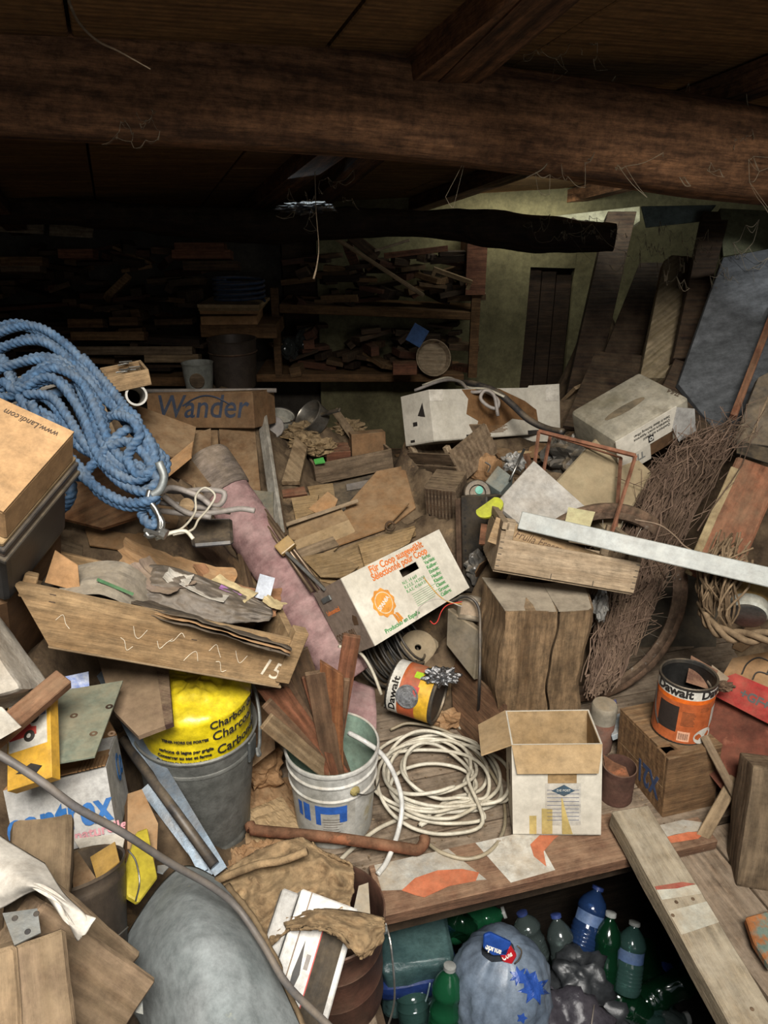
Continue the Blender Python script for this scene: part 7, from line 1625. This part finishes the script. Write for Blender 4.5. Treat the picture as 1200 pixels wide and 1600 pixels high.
blk('brown cardboard carton piece standing in the open wooden box', 574, 694, 3.18, .15, .06, .11, 14, -5, card_d, 'carton_piece', 'box')
quad_slab('green_plastic_scrap', 'bright green plastic scrap at the end of the open wooden box', [P(490, 718, 3.0), P(505, 714, 3.0), P(508, 722, 2.98), P(492, 724, 2.98)], .006, mat('green_plastic', '4fa04a', bump=0, dust=.1, vary=0), 'plastic')
quad_slab('slanted_board', 'brown wooden board standing slanted left of the open wooden box', [P(462, 682, 3.05), P(480, 698, 3.0), P(468, 752, 2.85), P(440, 752, 2.85)], .02, w_dusty, 'board')
plank('round_stick', 'thick round stick leaning behind the saucepan', P(522, 640, 3.35), P(552, 682, 3.15), .035, .03, w_old, cat='stick')
for i, (a, b, dd) in enumerate(((480, 690, 3.1), (500, 698, 3.05), (470, 672, 3.2), (545, 668, 3.3))):
    crumple('wood_wool', ('left', 'middle', 'upper', 'right')[i]+' tuft of straw coloured scraps below the saucepan', P(a, b, dd), .06, .05, .03, mat('straw', '8c7656', '5f4c34', sc=40, bump=.8), 'scrap', 50+i, .7, 3)
# enamel pots
M = zframe(P(438, 652, 3.15), P(438, 632, 3.20)); M = T(*P(438, 650, 3.2))@Rx(14)@Ry(10)
r = thing('enamel_pot', 'white enamel pot lying behind the narrow white plank', 'pot', M)
bm = nb(); lathe(bm, [(0, -.05), (.045, -.05), (.058, -.035), (.062, 0), (.066, .002), (.064, .005), (.058, 0), (.054, -.035), (0, -.045)], 32); mk('body', bm, mat('enamel_dim', 'a8a59a', '88857a', rough=.35, bump=.05, dust=.2), r, smooth=40)
bm = nb(); tube(bm, [Vector((.064*math.cos(a*PI/16), .064*math.sin(a*PI/16), .004)) for a in range(33)], .0028, 6, caps=False); mk('rim', bm, ink_black, r, smooth=True)
M = T(*P(489, 655, 3.2))@Rz(-20)@Rx(42)@Ry(-28)
r = thing('saucepan', 'tilted dented steel saucepan in the middle background', 'saucepan', M)
bm = nb(); lathe(bm, [(0, -.04), (.060, -.04), (.070, -.032), (.074, .03), (.078, .033), (.074, .036), (.070, .03), (.066, -.030), (0, -.034)], 36); mk('body', bm, mat('pan_steel', '8a857c', '5a554d', rough=.35, metal=.8, sc=9, bump=.1, dust=.2), r, smooth=40)
bm = nb(); bx(bm, .07, .19, -.01, .01, .012, .020, bev=.003); mk('handle', bm, dark_metal, r)
bm = nb(); tube(bm, spline([Vector((-.02, -.074, .01)), Vector((-.02, -.095, .012)), Vector((.02, -.095, .012)), Vector((.02, -.074, .01))]), .003, 6); mk('side_handle', bm, steel, r)
M = T(*P(425, 668, 3.1))@Rx(50)
bm = nb(); lathe(bm, [(0, 0), (.05, 0), (.052, .004), (.05, .008), (0, .008)], 28); solo('pot_lid', bm, cable_g, M, 'round dull lid standing beside the white enamel pot', 'lid', smooth=40)
# ================================================================== far shelves filled with offcuts
YS = 4.25
def S(x, y, Y=YS): return PY(x, y, Y)
r = thing('wall_shelf', 'long wooden shelf unit filled with wood offcuts at the back', 'shelf', T(*S(590, 590)))
ri = r.matrix_world.inverted()
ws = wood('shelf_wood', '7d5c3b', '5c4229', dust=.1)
def sb(nm, a, b, ht, dep, m=ws):
    bm = nb(); A, B = a, b; M = axis_frame(A, B, Vector((0, 0, 1))); bx(bm, 0, (B-A).length, 0, dep, -ht, 0, bev=.003); bm.transform(ri@M); return mk(nm, bm, m, r)
sb('shelf_board', S(400, 585), S(725, 585), .045, .42); sb('shelf_board', S(436, 476), S(745, 488), .045, .42)
for x, y0, y1, w_ in ((436, 450, 590, .04), (738, 380, 590, .05)):
    a, b = S(x, y1), S(x, y0); bm = nb(); bx(bm, a.x-w_/2, a.x+w_/2, YS-.004, YS+.04, a.z, b.z); bm.transform(ri); mk('shelf_post', bm, ws, r)
a, b = S(757, 460), S(730, 380); bm = nb(); bx(bm, b.x, a.x, YS-.02, YS+.4, a.z, b.z+.02); bm.transform(ri); mk('side_panel', bm, w_red, r)
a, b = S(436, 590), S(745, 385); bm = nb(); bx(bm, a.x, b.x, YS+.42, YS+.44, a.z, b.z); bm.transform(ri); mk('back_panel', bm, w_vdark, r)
sb('shelf_board', S(312, 505, 4.0), S(432, 507, 4.0), .075, .35)
sb('shelf_board', S(-80, 588, 4.05), S(320, 590, 4.05), .05, .4)
# the offcuts: piled row by row
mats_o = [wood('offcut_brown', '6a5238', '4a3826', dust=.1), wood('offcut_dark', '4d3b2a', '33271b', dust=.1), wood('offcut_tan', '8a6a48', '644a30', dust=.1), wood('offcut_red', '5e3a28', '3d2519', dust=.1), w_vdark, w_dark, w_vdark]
rr = random.Random(31); cnt = 0
adj = ['short', 'long', 'thin', 'thick', 'flat', 'square ended']
def offcuts(x0, x1, y0, y1, Y, n, group, lab, smax=.16, chaos=25, hz=.7):
    """n offcuts piled between pixel columns x0..x1 and rows y0 (bottom)..y1 (top), at distance Y"""
    zb, zt = S((x0+x1)/2, y0, Y).z, S((x0+x1)/2, y1, Y).z; xa, xb = S(x0, y0, Y).x, S(x1, y0, Y).x
    for i in range(n):
        f = (i+.5)/n; z = zb+.015+(zt-zb)*f**.95*(.9+.1*rr.random()); x = rr.uniform(xa, xb); y = Y+rr.uniform(-.04, .10)
        if rr.random() < hz: sx, sy, sz = rr.uniform(.06, smax*1.6), rr.uniform(.05, .12), rr.uniform(.014, .04); a = rr.gauss(0, chaos*.35)
        else: sx, sy, sz = rr.uniform(.03, .07), rr.uniform(.10, .25), rr.uniform(.025, .06); a = rr.gauss(0, chaos)
        bm = nb(); bx(bm, -sx/2, sx/2, -sy/2, sy/2, -sz/2, sz/2, bev=.001)
        solo('wood_offcut', bm, rr.choice(mats_o), T(x, y, z)@Ry(a)@Rz(rr.gauss(0, chaos*.8)), lab, 'offcut', group)
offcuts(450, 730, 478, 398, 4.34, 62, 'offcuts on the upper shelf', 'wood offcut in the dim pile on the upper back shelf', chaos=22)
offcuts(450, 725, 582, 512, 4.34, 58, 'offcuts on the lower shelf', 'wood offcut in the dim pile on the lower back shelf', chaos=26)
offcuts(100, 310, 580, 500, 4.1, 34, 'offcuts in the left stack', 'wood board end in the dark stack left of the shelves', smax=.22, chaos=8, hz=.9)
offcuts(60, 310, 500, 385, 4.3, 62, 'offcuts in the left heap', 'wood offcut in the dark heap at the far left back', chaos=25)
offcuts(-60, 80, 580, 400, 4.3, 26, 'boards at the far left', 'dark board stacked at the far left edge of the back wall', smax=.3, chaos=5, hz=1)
for i, (x0, x1, y, m) in enumerate(((272, 350, 386, w_red), (268, 360, 397, w_red), (285, 372, 415, w_dark), (0, 66, 408, mats_o[2]), (0, 62, 418, w_old), (90, 145, 396, w_red), (110, 225, 525, mats_o[2]), (110, 300, 548, w_old), (225, 310, 560, w_dusty), (105, 160, 505, mats_o[2]), (170, 215, 502, mats_o[2]))):
    plank('stacked_board', ('topmost short red board', 'second red board', 'dark red board below', 'pale thick board', 'greyish board', 'thin dark red board', 'wide tan board', 'long low board', 'lower dusty board', 'tan board end', 'small tan board')[i]+' in the stack at the back left, around column %d of the heap' % (i+1) if 0 else ('topmost short red board in the stack left of the shelves', 'second red board from the top left of the shelves', 'dark red board below the two topmost ones left of the shelves', 'pale thick board at the far left edge of the back', 'greyish board right under the pale thick one at the far left', 'thin dark red board between the far left boards and the red ones', 'wide tan board above the trinket box in the back stack', 'long low board in the back stack above the trinket box', 'dusty board just above the grey green mug', 'tan board end leaning in the back stack', 'small pale tan board lying in the back stack')[i], S(x0, y, 4.0), S(x1, y, 4.0), .045, .08, m, hint=Vector((0, -1, .2)))
blk('blue card among the offcuts on the lower shelf', 652, 524, 3.95, .09, .01, .10, 0, -10, mat('card_blue', '3f5f8f', bump=0, dust=.1), 'blue_card', 'card', ry=30)
M = T(*S(675, 560, 4.22))@Rx(70)@Ry(15); bm = nb(); lathe(bm, [(0, 0), (.085, .004), (.10, .03), (.105, .03), (.09, -.006), (0, -.008)], 32); solo('round_basket', bm, w_crate, M, 'round shallow wooden bowl on the right of the lower shelf', 'bowl', smooth=40)
blk('brown carton block beside the round wooden bowl', 632, 575, 4.05, .13, .08, .06, 3, 0, w_red, 'carton_block', 'box')
for i, (x, y) in enumerate(((453, 545), (475, 530))):
    crumple('dark_glass_ware', ('shiny dark glassware at the left end of the lower shelf', 'second shiny dark glassware beside it on the lower shelf')[i], S(x, y, 4.3), .05, .05, .06, mat('glass_dark', '2a2c2a', rough=.1, bump=0, dust=0), 'glassware', 60+i, .3, 2)
plank('crossed_lath', 'long pale lath slanting down across the upper shelf', S(518, 368, 4.05), S(662, 462, 4.0), .022, .02, w_dusty, cat='lath')
plank('crossed_lath', 'dark wide lath slanting behind the long pale one', S(548, 368, 4.2), S(590, 402, 4.2), .06, .02, w_dark, cat='lath')
plank('crossed_lath', 'pale thin strip rising to the right under the back log', S(585, 392, 4.15), S(640, 375, 4.15), .014, .01, w_crate, cat='lath')
bm = nb(); [bx(bm, *a) for a in ((0, .22, 0, .02, 0, .022), (0, .02, 0, .02, -.03, 0), (.20, .22, 0, .02, -.03, 0))]; solo('wooden_bracket', bm, w_new, axis_frame(S(676, 424, 4.1), S(732, 444, 4.1), Vector((0, -.2, 1))), 'pale wooden handle bracket lying on the upper shelf', 'handle')
plank('crossed_lath', 'reddish lath at the top right of the upper shelf', S(600, 400, 4.1), S(700, 388, 4.1), .03, .03, w_red, cat='lath')
# pails and boxes left of the shelves
for (x, y, Y, R, H, m, nm, lab) in ((368, 603, 3.85, .125, .25, mat('pail_dark', '4a4038', '352d27', rough=.5, metal=.3, bump=.1, dust=.1), 'dark_pail', 'dark round pail standing under the pizza cartons'), (312, 606, 3.7, .078, .13, mat('mug_grey', '8f9088', '75766e', rough=.4, bump=.05, dust=.2), 'grey_mug', 'grey enamel pot with a brown round spot on the long tube')):
    c = PY(x, y, Y); r = thing(nm, lab, 'pail' if 'pail' in nm else 'pot', T(*c))
    bm = nb(); lathe(bm, [(0, 0), (R*.85, 0), (R*.95, H*.5), (R, H*.95), (R*1.04, H), (R*.97, H), (R*.84, .01), (0, .01)], 36); mk('body', bm, m, r, smooth=40)
    if 'mug' in nm:
        bm = nb(); lathe(bm, [(0, .004), (.035, .003), (.038, 0)], 20, M=T(.01, -R*.97, H*.42)@Rx(90)); mk('brown_spot', bm, w_old, r)
    else:
        bm = nb(); lathe(bm, [(R*1.0, H*.72), (R*1.03, H*.74), (R*1.0, H*.76)], 36); mk('hoop', bm, rust_d, r)
for i in range(4):
    bm = nb(); bx(bm, 0, .33-.01*i, 0, .3, 0, .018 if i < 3 else .045, bev=.002)
    solo('flat_carton', bm, (card_l, card_l, card, card)[i], T(*S(308+2*i, 481+5*i+(12 if i == 3 else 0), 3.98))@Rz(2*i-3), ('topmost', 'second', 'third', 'thick lowest')[i]+' flat carton on the small shelf left of the offcuts', 'box', 'flat cartons on the small shelf')
bm = nb(); tube(bm, spline([S(375, 470, 4.0)+Vector((.13*math.cos(a*.5), .1*math.sin(a*.5), .002*a)) for a in range(60)], n=4), .008, 7)
solo('dark_blue_rope', bm, mat('rope_dkblue', '3c4f6c', '2a394f', bump=.2), None, 'dark blue rope coil on top of the flat cartons', 'rope', smooth=True)
for i, (x0, x1) in enumerate(((0, 68), (77, 145))):
    quad_slab('pale_wall_board', ('left', 'right')[i]+' of two pale boards catching light under the roof at the far left', [S(x0, 346, 4.5), S(x1, 348, 4.5), S(x1-2, 366 if i == 0 else 372, 4.5), S(x0, 362 if i == 0 else 368, 4.5)], .02, w_crate, 'board')
# ================================================================== right back: leaning boards
def lean(name, label, px, d0, d1, t, m, **k):
    ys = [p[1] for p in px]; y0, y1 = min(ys), max(ys)
    return quad_slab(name, label, [P(x, y, d0+(d1-d0)*(y-y0)/(y1-y0)) for x, y in px], t, m, k.get('cat', 'board'), bevel=k.get('bevel', .002))
lean('pale_post', 'wide pale plank with a rounded top leaning at the back right', [(1037, 408), (1050, 398), (1080, 400), (1090, 412), (1082, 450), (1045, 590), (1000, 590)], 3.35, 3.05, .045, wood('post_pale', '8a7c64', '63573f', dust=.2), cat='plank')
bm = nb()
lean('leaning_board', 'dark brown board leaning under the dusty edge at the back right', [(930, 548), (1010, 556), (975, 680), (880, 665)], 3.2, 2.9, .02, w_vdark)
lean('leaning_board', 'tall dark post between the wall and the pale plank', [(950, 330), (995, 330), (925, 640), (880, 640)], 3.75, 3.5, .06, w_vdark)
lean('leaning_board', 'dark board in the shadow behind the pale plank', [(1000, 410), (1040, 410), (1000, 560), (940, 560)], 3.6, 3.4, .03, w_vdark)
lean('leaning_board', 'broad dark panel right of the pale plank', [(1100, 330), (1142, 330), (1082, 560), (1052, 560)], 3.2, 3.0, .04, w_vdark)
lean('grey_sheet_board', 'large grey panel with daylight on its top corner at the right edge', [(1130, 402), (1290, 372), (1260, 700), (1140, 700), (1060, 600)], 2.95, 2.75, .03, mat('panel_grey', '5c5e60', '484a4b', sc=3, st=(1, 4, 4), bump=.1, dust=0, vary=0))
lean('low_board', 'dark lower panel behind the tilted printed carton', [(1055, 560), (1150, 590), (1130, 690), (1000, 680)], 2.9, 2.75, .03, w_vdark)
plank('reddish_batten', 'thin reddish batten slanting up at the right edge', P(1147, 648, 2.62), P(1215, 470, 2.85), .025, .03, w_red, cat='batten')
lean('grey_side_plank', 'grey plank leaning behind the weathered beam at the right edge', [(1185, 590), (1240, 560), (1230, 700), (1145, 690)], 2.7, 2.55, .03, mat('plank_grey_m', '6c645a', '504940', sc=4, st=(1, 6, 6), bump=.3))
plank('thin_cane', 'thin tan cane beside the grey leaning plank', P(1168, 695, 2.55), P(1210, 600, 2.65), .008, .008, w_crate, cat='stick')
quad_slab('dark_iron_plate', 'dark iron plate edge above the weathered beam', [P(1150, 690, 2.5), P(1230, 705, 2.45), P(1230, 735, 2.42), P(1152, 706, 2.46)], .004, dark_metal, 'plate')
lean('white_sill', 'whitewashed board end under the roof gap', [(842, 340), (1000, 322), (1000, 345), (960, 372), (935, 372), (930, 345)], 3.9, 3.85, .03, mat('lime_bright', 'b5b094', '8f8a6c', sc=6, bump=.4, dust=0, vary=0))
lean('roof_sheet_end', 'pale corrugated sheet end under the eaves at the right', [(1002, 322), (1120, 320), (1100, 345), (1010, 355)], 3.3, 3.3, .01, mat('sheet_pale', '8b9a96', '6c7a76', bump=.2, dust=0))
lean('mossy_board', 'mossy grey board under the eaves right of the pale sheet end', [(1125, 325), (1230, 330), (1230, 385), (1130, 400)], 3.2, 3.15, .03, mat('moss', '7f8062', '5b5c45', sc=7, bump=.4, dust=0))
crumple('torn_roof_felt', 'dark torn roofing felt hanging under the back log at the right', P(905, 362, 3.55), .11, .08, .045, mat('felt', '2c2720', '1a1713', sc=12, bump=.8, dust=.2), 'felt', 71, .6, 3)
crumple('crumpled_foil_sheet', 'crumpled silvery foil catching light above the back log', P(478, 325, 3.0), .10, .06, .02, foil, 'foil', 73, .6, 3)
# hanging strips and cobwebs
m_web = mat('cobweb', '9c8f7a', '83765f', rough=.9, bump=0, dust=0, alpha=.55, vary=0)
rod('frayed_string', 'pale frayed cord hanging from the beam towards the shelves', spline([P(492, 268, 2.2), P(494, 330, 2.2), P(498, 385, 2.19), P(495, 415, 2.19), P(490, 436, 2.19)], n=6), lambda t: .0012+.0045*max(0, t-.5), w_crate, 'cord', n=6)
rod('hanging_straw', 'bent pale straw hanging from the ceiling at the top left', spline([P(100, -20, 1.35), P(120, 30, 1.35), P(150, 62, 1.35), P(185, 80, 1.35), P(235, 108, 1.35)], n=6), lambda t: .0035-.0025*t, w_crate, 'straw', n=6)
rr = random.Random(77)
def web(label, cx, cy, d, rx, ry, n, sag=8):
    bm = nb(); pts = [(cx+rr.gauss(0, rx*.5), cy+rr.gauss(0, ry*.5)) for _ in range(n)]
    for i in range(n):
        for j in sorted(range(n), key=lambda k: (pts[k][0]-pts[i][0])**2+(pts[k][1]-pts[i][1])**2)[1:3]:
            a, b = pts[i], pts[j]; m = ((a[0]+b[0])/2, (a[1]+b[1])/2+rr.uniform(0, sag))
            tube(bm, spline([P(a[0], a[1], d), P(m[0], m[1], d+.01), P(b[0], b[1], d)], n=3), rr.uniform(.0002, .0008)*d/1.6, 3, caps=False)
    solo('cobweb', bm, m_web, None, label, 'cobweb', kind='stuff')
web('dusty cobweb stretched over the beam right of the middle', 850, 220, 1.92, 150, 90, 60)
web('dense cobweb between the rafters at the top right', 880, 60, 1.75, 90, 60, 60)
web('cobweb strands hanging under the beam end at the right', 1110, 240, 2.0, 90, 90, 45)
web('grey cobweb in the roof corner at the right back', 1060, 400, 2.9, 130, 60, 80, 20)
web('small cobweb on the beam at the left', 220, 200, 1.62, 60, 50, 22)
web('cobweb over the torn roofing felt', 900, 355, 3.3, 90, 25, 60)
web('cobweb strands under the beam in the middle', 500, 310, 2.6, 70, 40, 40)
for i, q in enumerate(([(700, 248), (745, 256), (790, 232)], [(790, 225), (822, 240), (860, 232), (872, 200)], [(822, 278), (850, 262), (865, 235)], [(880, 235), (882, 180), (884, 150)])):
    rod('web_strand', ('leftmost', 'second', 'third', 'rightmost vertical')[i]+' thick dusty web strand hanging on the beam', spline([P(x, y, 1.92) for x, y in q], n=5), lambda t: .0008+.0010*(1-abs(2*t-1)), m_web, 'web strand', n=4)
# ================================================================== loose scraps lying on the heap, and the heap itself
bpy.context.view_layer.update()
dg = bpy.context.evaluated_depsgraph_get()
X0, X1, Y0, Y1, CS = -2.4, 2.6, 1.15, 4.6, .025
nx, ny = int((X1-X0)/CS), int((Y1-Y0)/CS)
Hh = np.full((nx, ny), np.nan)
skip = ('offcut', 'cobweb', 'rope', 'hose')
for i in range(nx):
    for j in range(ny):
        x, y = X0+(i+.5)*CS, Y0+(j+.5)*CS; z = -.002
        for k_ in range(10):
            ok, h, n_, idx, ob, mm = SC.ray_cast(dg, Vector((x, y, z)), Vector((0, 0, 1)))
            if not ok: break
            rt = ob
            while rt.parent: rt = rt.parent
            if rt.get('kind') == 'structure':
                if h.z > .02: break
                z = h.z+.001; continue
            if rt.get('category') in ('cobweb', 'beam', 'rope', 'hose', 'cord', 'wire', 'cable', 'web strand', 'offcut', 'foil', 'felt', 'straw') or rt.get('kind') == 'stuff': z = h.z+.002; continue
            if rt.get('category') in ('lath', 'batten', 'handle', 'card', 'stick', 'wheel', 'basket', 'jar', 'twig', 'frame', 'plank', 'channel', 'steel channel', 'sheet metal', 'plate') or abs(n_.z) < .35 or y > 3.85: z = h.z+.002; continue
            if h.z < 1.15: Hh[i, j] = max(0, h.z-.003)
            break
# open floor stays open
def inpoly(p, poly):
    c = False; n_ = len(poly)
    for a in range(n_):
        x1, y1 = poly[a]; x2, y2 = poly[a-1]
        if (y1 > p[1]) != (y2 > p[1]) and p[0] < (x2-x1)*(p[1]-y1)/(y2-y1)+x1: c = not c
    return c
openp = [PZ(x, y, 0) for x, y in ((372, 1345), (380, 1215), (440, 1160), (560, 1085), (640, 1112), (720, 1120), (790, 1110), (960, 1080), (975, 1110), (1000, 1290), (1150, 1240), (1300, 1240), (1500, 2000), (100, 2200), (230, 1600))]
openp = [(p.x, p.y) for p in openp]
free = np.zeros((nx, ny), bool)
for i in range(nx):
    for j in range(ny):
        if inpoly((X0+(i+.5)*CS, Y0+(j+.5)*CS), openp): free[i, j] = True
        p = FM.inverted()@Vector((X0+(i+.5)*CS, Y0+(j+.5)*CS, 0))
        if p.y < .14 and p.x > -.25: free[i, j] = True
whp = [(p.x, p.y) for p in (PZ(x, y, 0) for x, y in ((925, 1180), (925, 1000), (1150, 985), (1180, 1150), (1100, 1240), (960, 1240)))]
for i in range(nx):
    for j in range(ny):
        if inpoly((X0+(i+.5)*CS, Y0+(j+.5)*CS), whp): free[i, j] = True
known = ~np.isnan(Hh)
G = np.where(known, Hh, .18); G[free] = 0; fixed = known | free
G[0, :] = G[-1, :] = .1; G[:, -1] = .3; G[:, 0] = 0
for it in range(260):
    A_ = (np.roll(G, 1, 0)+np.roll(G, -1, 0)+np.roll(G, 1, 1)+np.roll(G, -1, 1))/4
    G = np.where(fixed, G, np.minimum(A_, 1.0)); G[:, 0] = 0
G2 = np.where(fixed, G, np.maximum(0, G*.96-.015)); G2[free] = -.004
for it in range(14):
    A_ = np.minimum(np.minimum(np.roll(G2, 1, 0), np.roll(G2, -1, 0)), np.minimum(np.roll(G2, 1, 1), np.roll(G2, -1, 1)))
    G2 = np.minimum(G2, A_+.085)
for it in range(3):
    A_ = (np.roll(G2, 1, 0)+np.roll(G2, -1, 0)+np.roll(G2, 1, 1)+np.roll(G2, -1, 1)+G2)/5
    G2 = np.where(free, -.004, np.minimum(G2, A_+.004))
bm = nb(); vs = {}
for i in range(nx):
    for j in range(ny): 
        x, y = X0+(i+.5)*CS, Y0+(j+.5)*CS; z = G2[i, j]
        if z > .03 and not known[i, j]: z = max(.0, z-.03*abs(noise.noise(Vector((x*9, y*9, 0))))-.012*abs(noise.noise(Vector((x*31, y*31, 2)))))
        vs[i, j] = bm.verts.new((x, y, z))
for i in range(nx-1):
    for j in range(ny-1):
        if max(G2[i, j], G2[i+1, j], G2[i, j+1], G2[i+1, j+1]) > .0: bm.faces.new((vs[i, j], vs[i+1, j], vs[i+1, j+1], vs[i, j+1]))
bmesh.ops.delete(bm, geom=[v for v in bm.verts if not v.link_faces], context='VERTS')
solo('rubbish_heap', bm, mat('heap', '5f4d3a', '35291e', sc=7, bump=1, dust=.25, c3='7a6246', spot=.58, vary=0), None, 'packed heap of dusty rubbish filling the loft under the loose things', 'rubbish', kind='stuff', smooth=50)
# scraps on it where nothing else lies
rr = random.Random(91); n_s = 0
cand = [(i, j) for i in range(3, nx-3) for j in range(3, ny-3) if not known[i, j] and not free[i, j] and G2[i, j] > .03]
rr.shuffle(cand)
kinds = [('board scrap', w_dusty), ('board scrap', w_old), ('board scrap', w_red), ('cardboard scrap', card), ('cardboard scrap', card_d), ('cardboard scrap', card_l), ('cardboard scrap', corr), ('board scrap', w_dark), ('paper scrap', paper_b), ('cardboard scrap', card_d)]
for i, j in cand:
    if n_s >= 230: break
    x, y = X0+(i+.5)*CS, Y0+(j+.5)*CS
    z = G2[i, j]
    c = Vector((x, y, z)); dep = (c-CP).dot(FW)
    if dep < .8 or abs((c-CP).dot(RT)/dep) > .6: continue
    px_, py_ = 600+FPX*(c-CP).dot(RT)/dep, 800-FPX*(c-CP).dot(UP)/dep
    if py_ < 600 or py_ > 1500: continue
    nm, m = rr.choice(kinds)
    gx = (G2[min(nx-1, i+2), j]-G2[i-2, j])/(4*CS); gy = (G2[i, min(ny-1, j+2)]-G2[i, j-2])/(4*CS)
    if abs(gx) > 2.2 or abs(gy) > 2.2: continue
    N_ = Vector((-gx, -gy, 1)).normalized(); Xv = Vector((rr.uniform(-1, 1), rr.uniform(-1, 1), 0)).normalized(); Xv = (Xv-N_*Xv.dot(N_)).normalized()
    M = frame(c+N_*.006, Xv, N_.cross(Xv), N_)
    sx, sy = rr.uniform(.05, .13), rr.uniform(.025, .07)
    if nm == 'board scrap': bm = nb(); bx(bm, -sx, sx, -sy*.5, sy*.5, -.01, .006, bev=.001)
    else: bm = nb(); prism(bm, [(sx*.8*math.cos(a*PI/3.5+.2)*rr.uniform(.7, 1.1), sy*1.1*math.sin(a*PI/3.5+.2)*rr.uniform(.7, 1.1)) for a in range(7)], -.002, .002)
    solo(nm.replace(' ', '_'), bm, m, M, 'loose small piece of dusty %s lying in a gap of the rubbish heap' % {'board scrap': 'wood board', 'cardboard scrap': 'cardboard', 'paper scrap': 'brown paper'}[nm], nm.split()[0]+' scrap', 'loose %ss in the heap' % nm); n_s += 1

# crumbs and chips on the bare floor boards
bm = nb(); rr = random.Random(44)
for i in range(900):
    p = PZ(rr.uniform(400, 1180), rr.uniform(1100, 1400), .001); q = FM.inverted()@p
    if q.y < .04: continue
    s_ = rr.uniform(.001, .0035); a = rr.uniform(0, PI)
    prism(bm, [(p.x+s_*rr.uniform(.6, 2.2)*math.cos(a+t), p.y+s_*math.sin(a+t)*rr.uniform(.5, 1.2)) for t in (0, 1.6, 3.1, 4.6)], .0005, rr.uniform(.001, .003))
solo('floor_debris', bm, mat('debris', '8e7a60', '5c4a38', sc=60, dust=0, vary=0), None, 'tiny chips and crumbs strewn over the bare floor boards', 'debris', kind='stuff')
# printing and fittings hang under the part that carries them
def under(root, host, kids):
    hs = [c for c in root.children if c.name.split('.')[0] == host]
    if not hs: return
    hp = hs[0]
    for c in list(root.children):
        if c is not hp and c.name.split('.')[0] in kids and not c.children:
            ml = hp.matrix_basis.inverted()@c.matrix_basis; c.parent = hp; c.matrix_basis = ml
RULES = {'paint_bucket': ('label_band', ('blue_print', 'printed_lines')), 'paint_can': ('label_band', ('lettering', 'spoon_picture', 'barcode', 'barcode_field', 'printed_lines', 'dark_cup_picture', 'red_sticker', 'green_sticker')),
  'open_carton': ('label_sheet', ('diamond_mark', 'printed_lines', 'lettering')), 'fruit_carton': ('printed_side', ('lettering', 'printed_seal', 'seal_ring', 'seal_disc', 'seal_ribbon', 'printed_lines')),
  'toy_car_box': ('white_field', ('car_picture', 'wheel_picture')), 'pipe_fitting_box': ('red_band', ('lettering',)), 'shallow_wooden_box': ('front_board', ('lettering', 'chalk_mark', 'nail_mark')),
  'bottle_pack': ('blue_band', ('lettering',)), 'printed_carton': ('flap', ('lettering', 'printed_square', 'printed_ring')), 'enamel_pot': ('body', ('rim',)), 'saucepan': ('body', ('side_handle',)), 'plastic_bottle': ('body', ('label_band',)),
  'galvanised_bin': ('body', ('handle_lug',)), 'grey_mug': ('body', ('brown_spot',)), 'water_carton': ('body', ('lettering', 'pink_band')), 'torn_carton': ('body', ('torn_area', 'corrugation', 'handle_slot', 'corner_tab', 'punched_hole')), 'slotted_carton': ('body', ('dark_label', 'slot', 'grey_print', 'seam'))}
for o in list(SC.objects):
    if o.parent is None and o.name.split('.')[0] in RULES: under(o, *RULES[o.name.split('.')[0]])
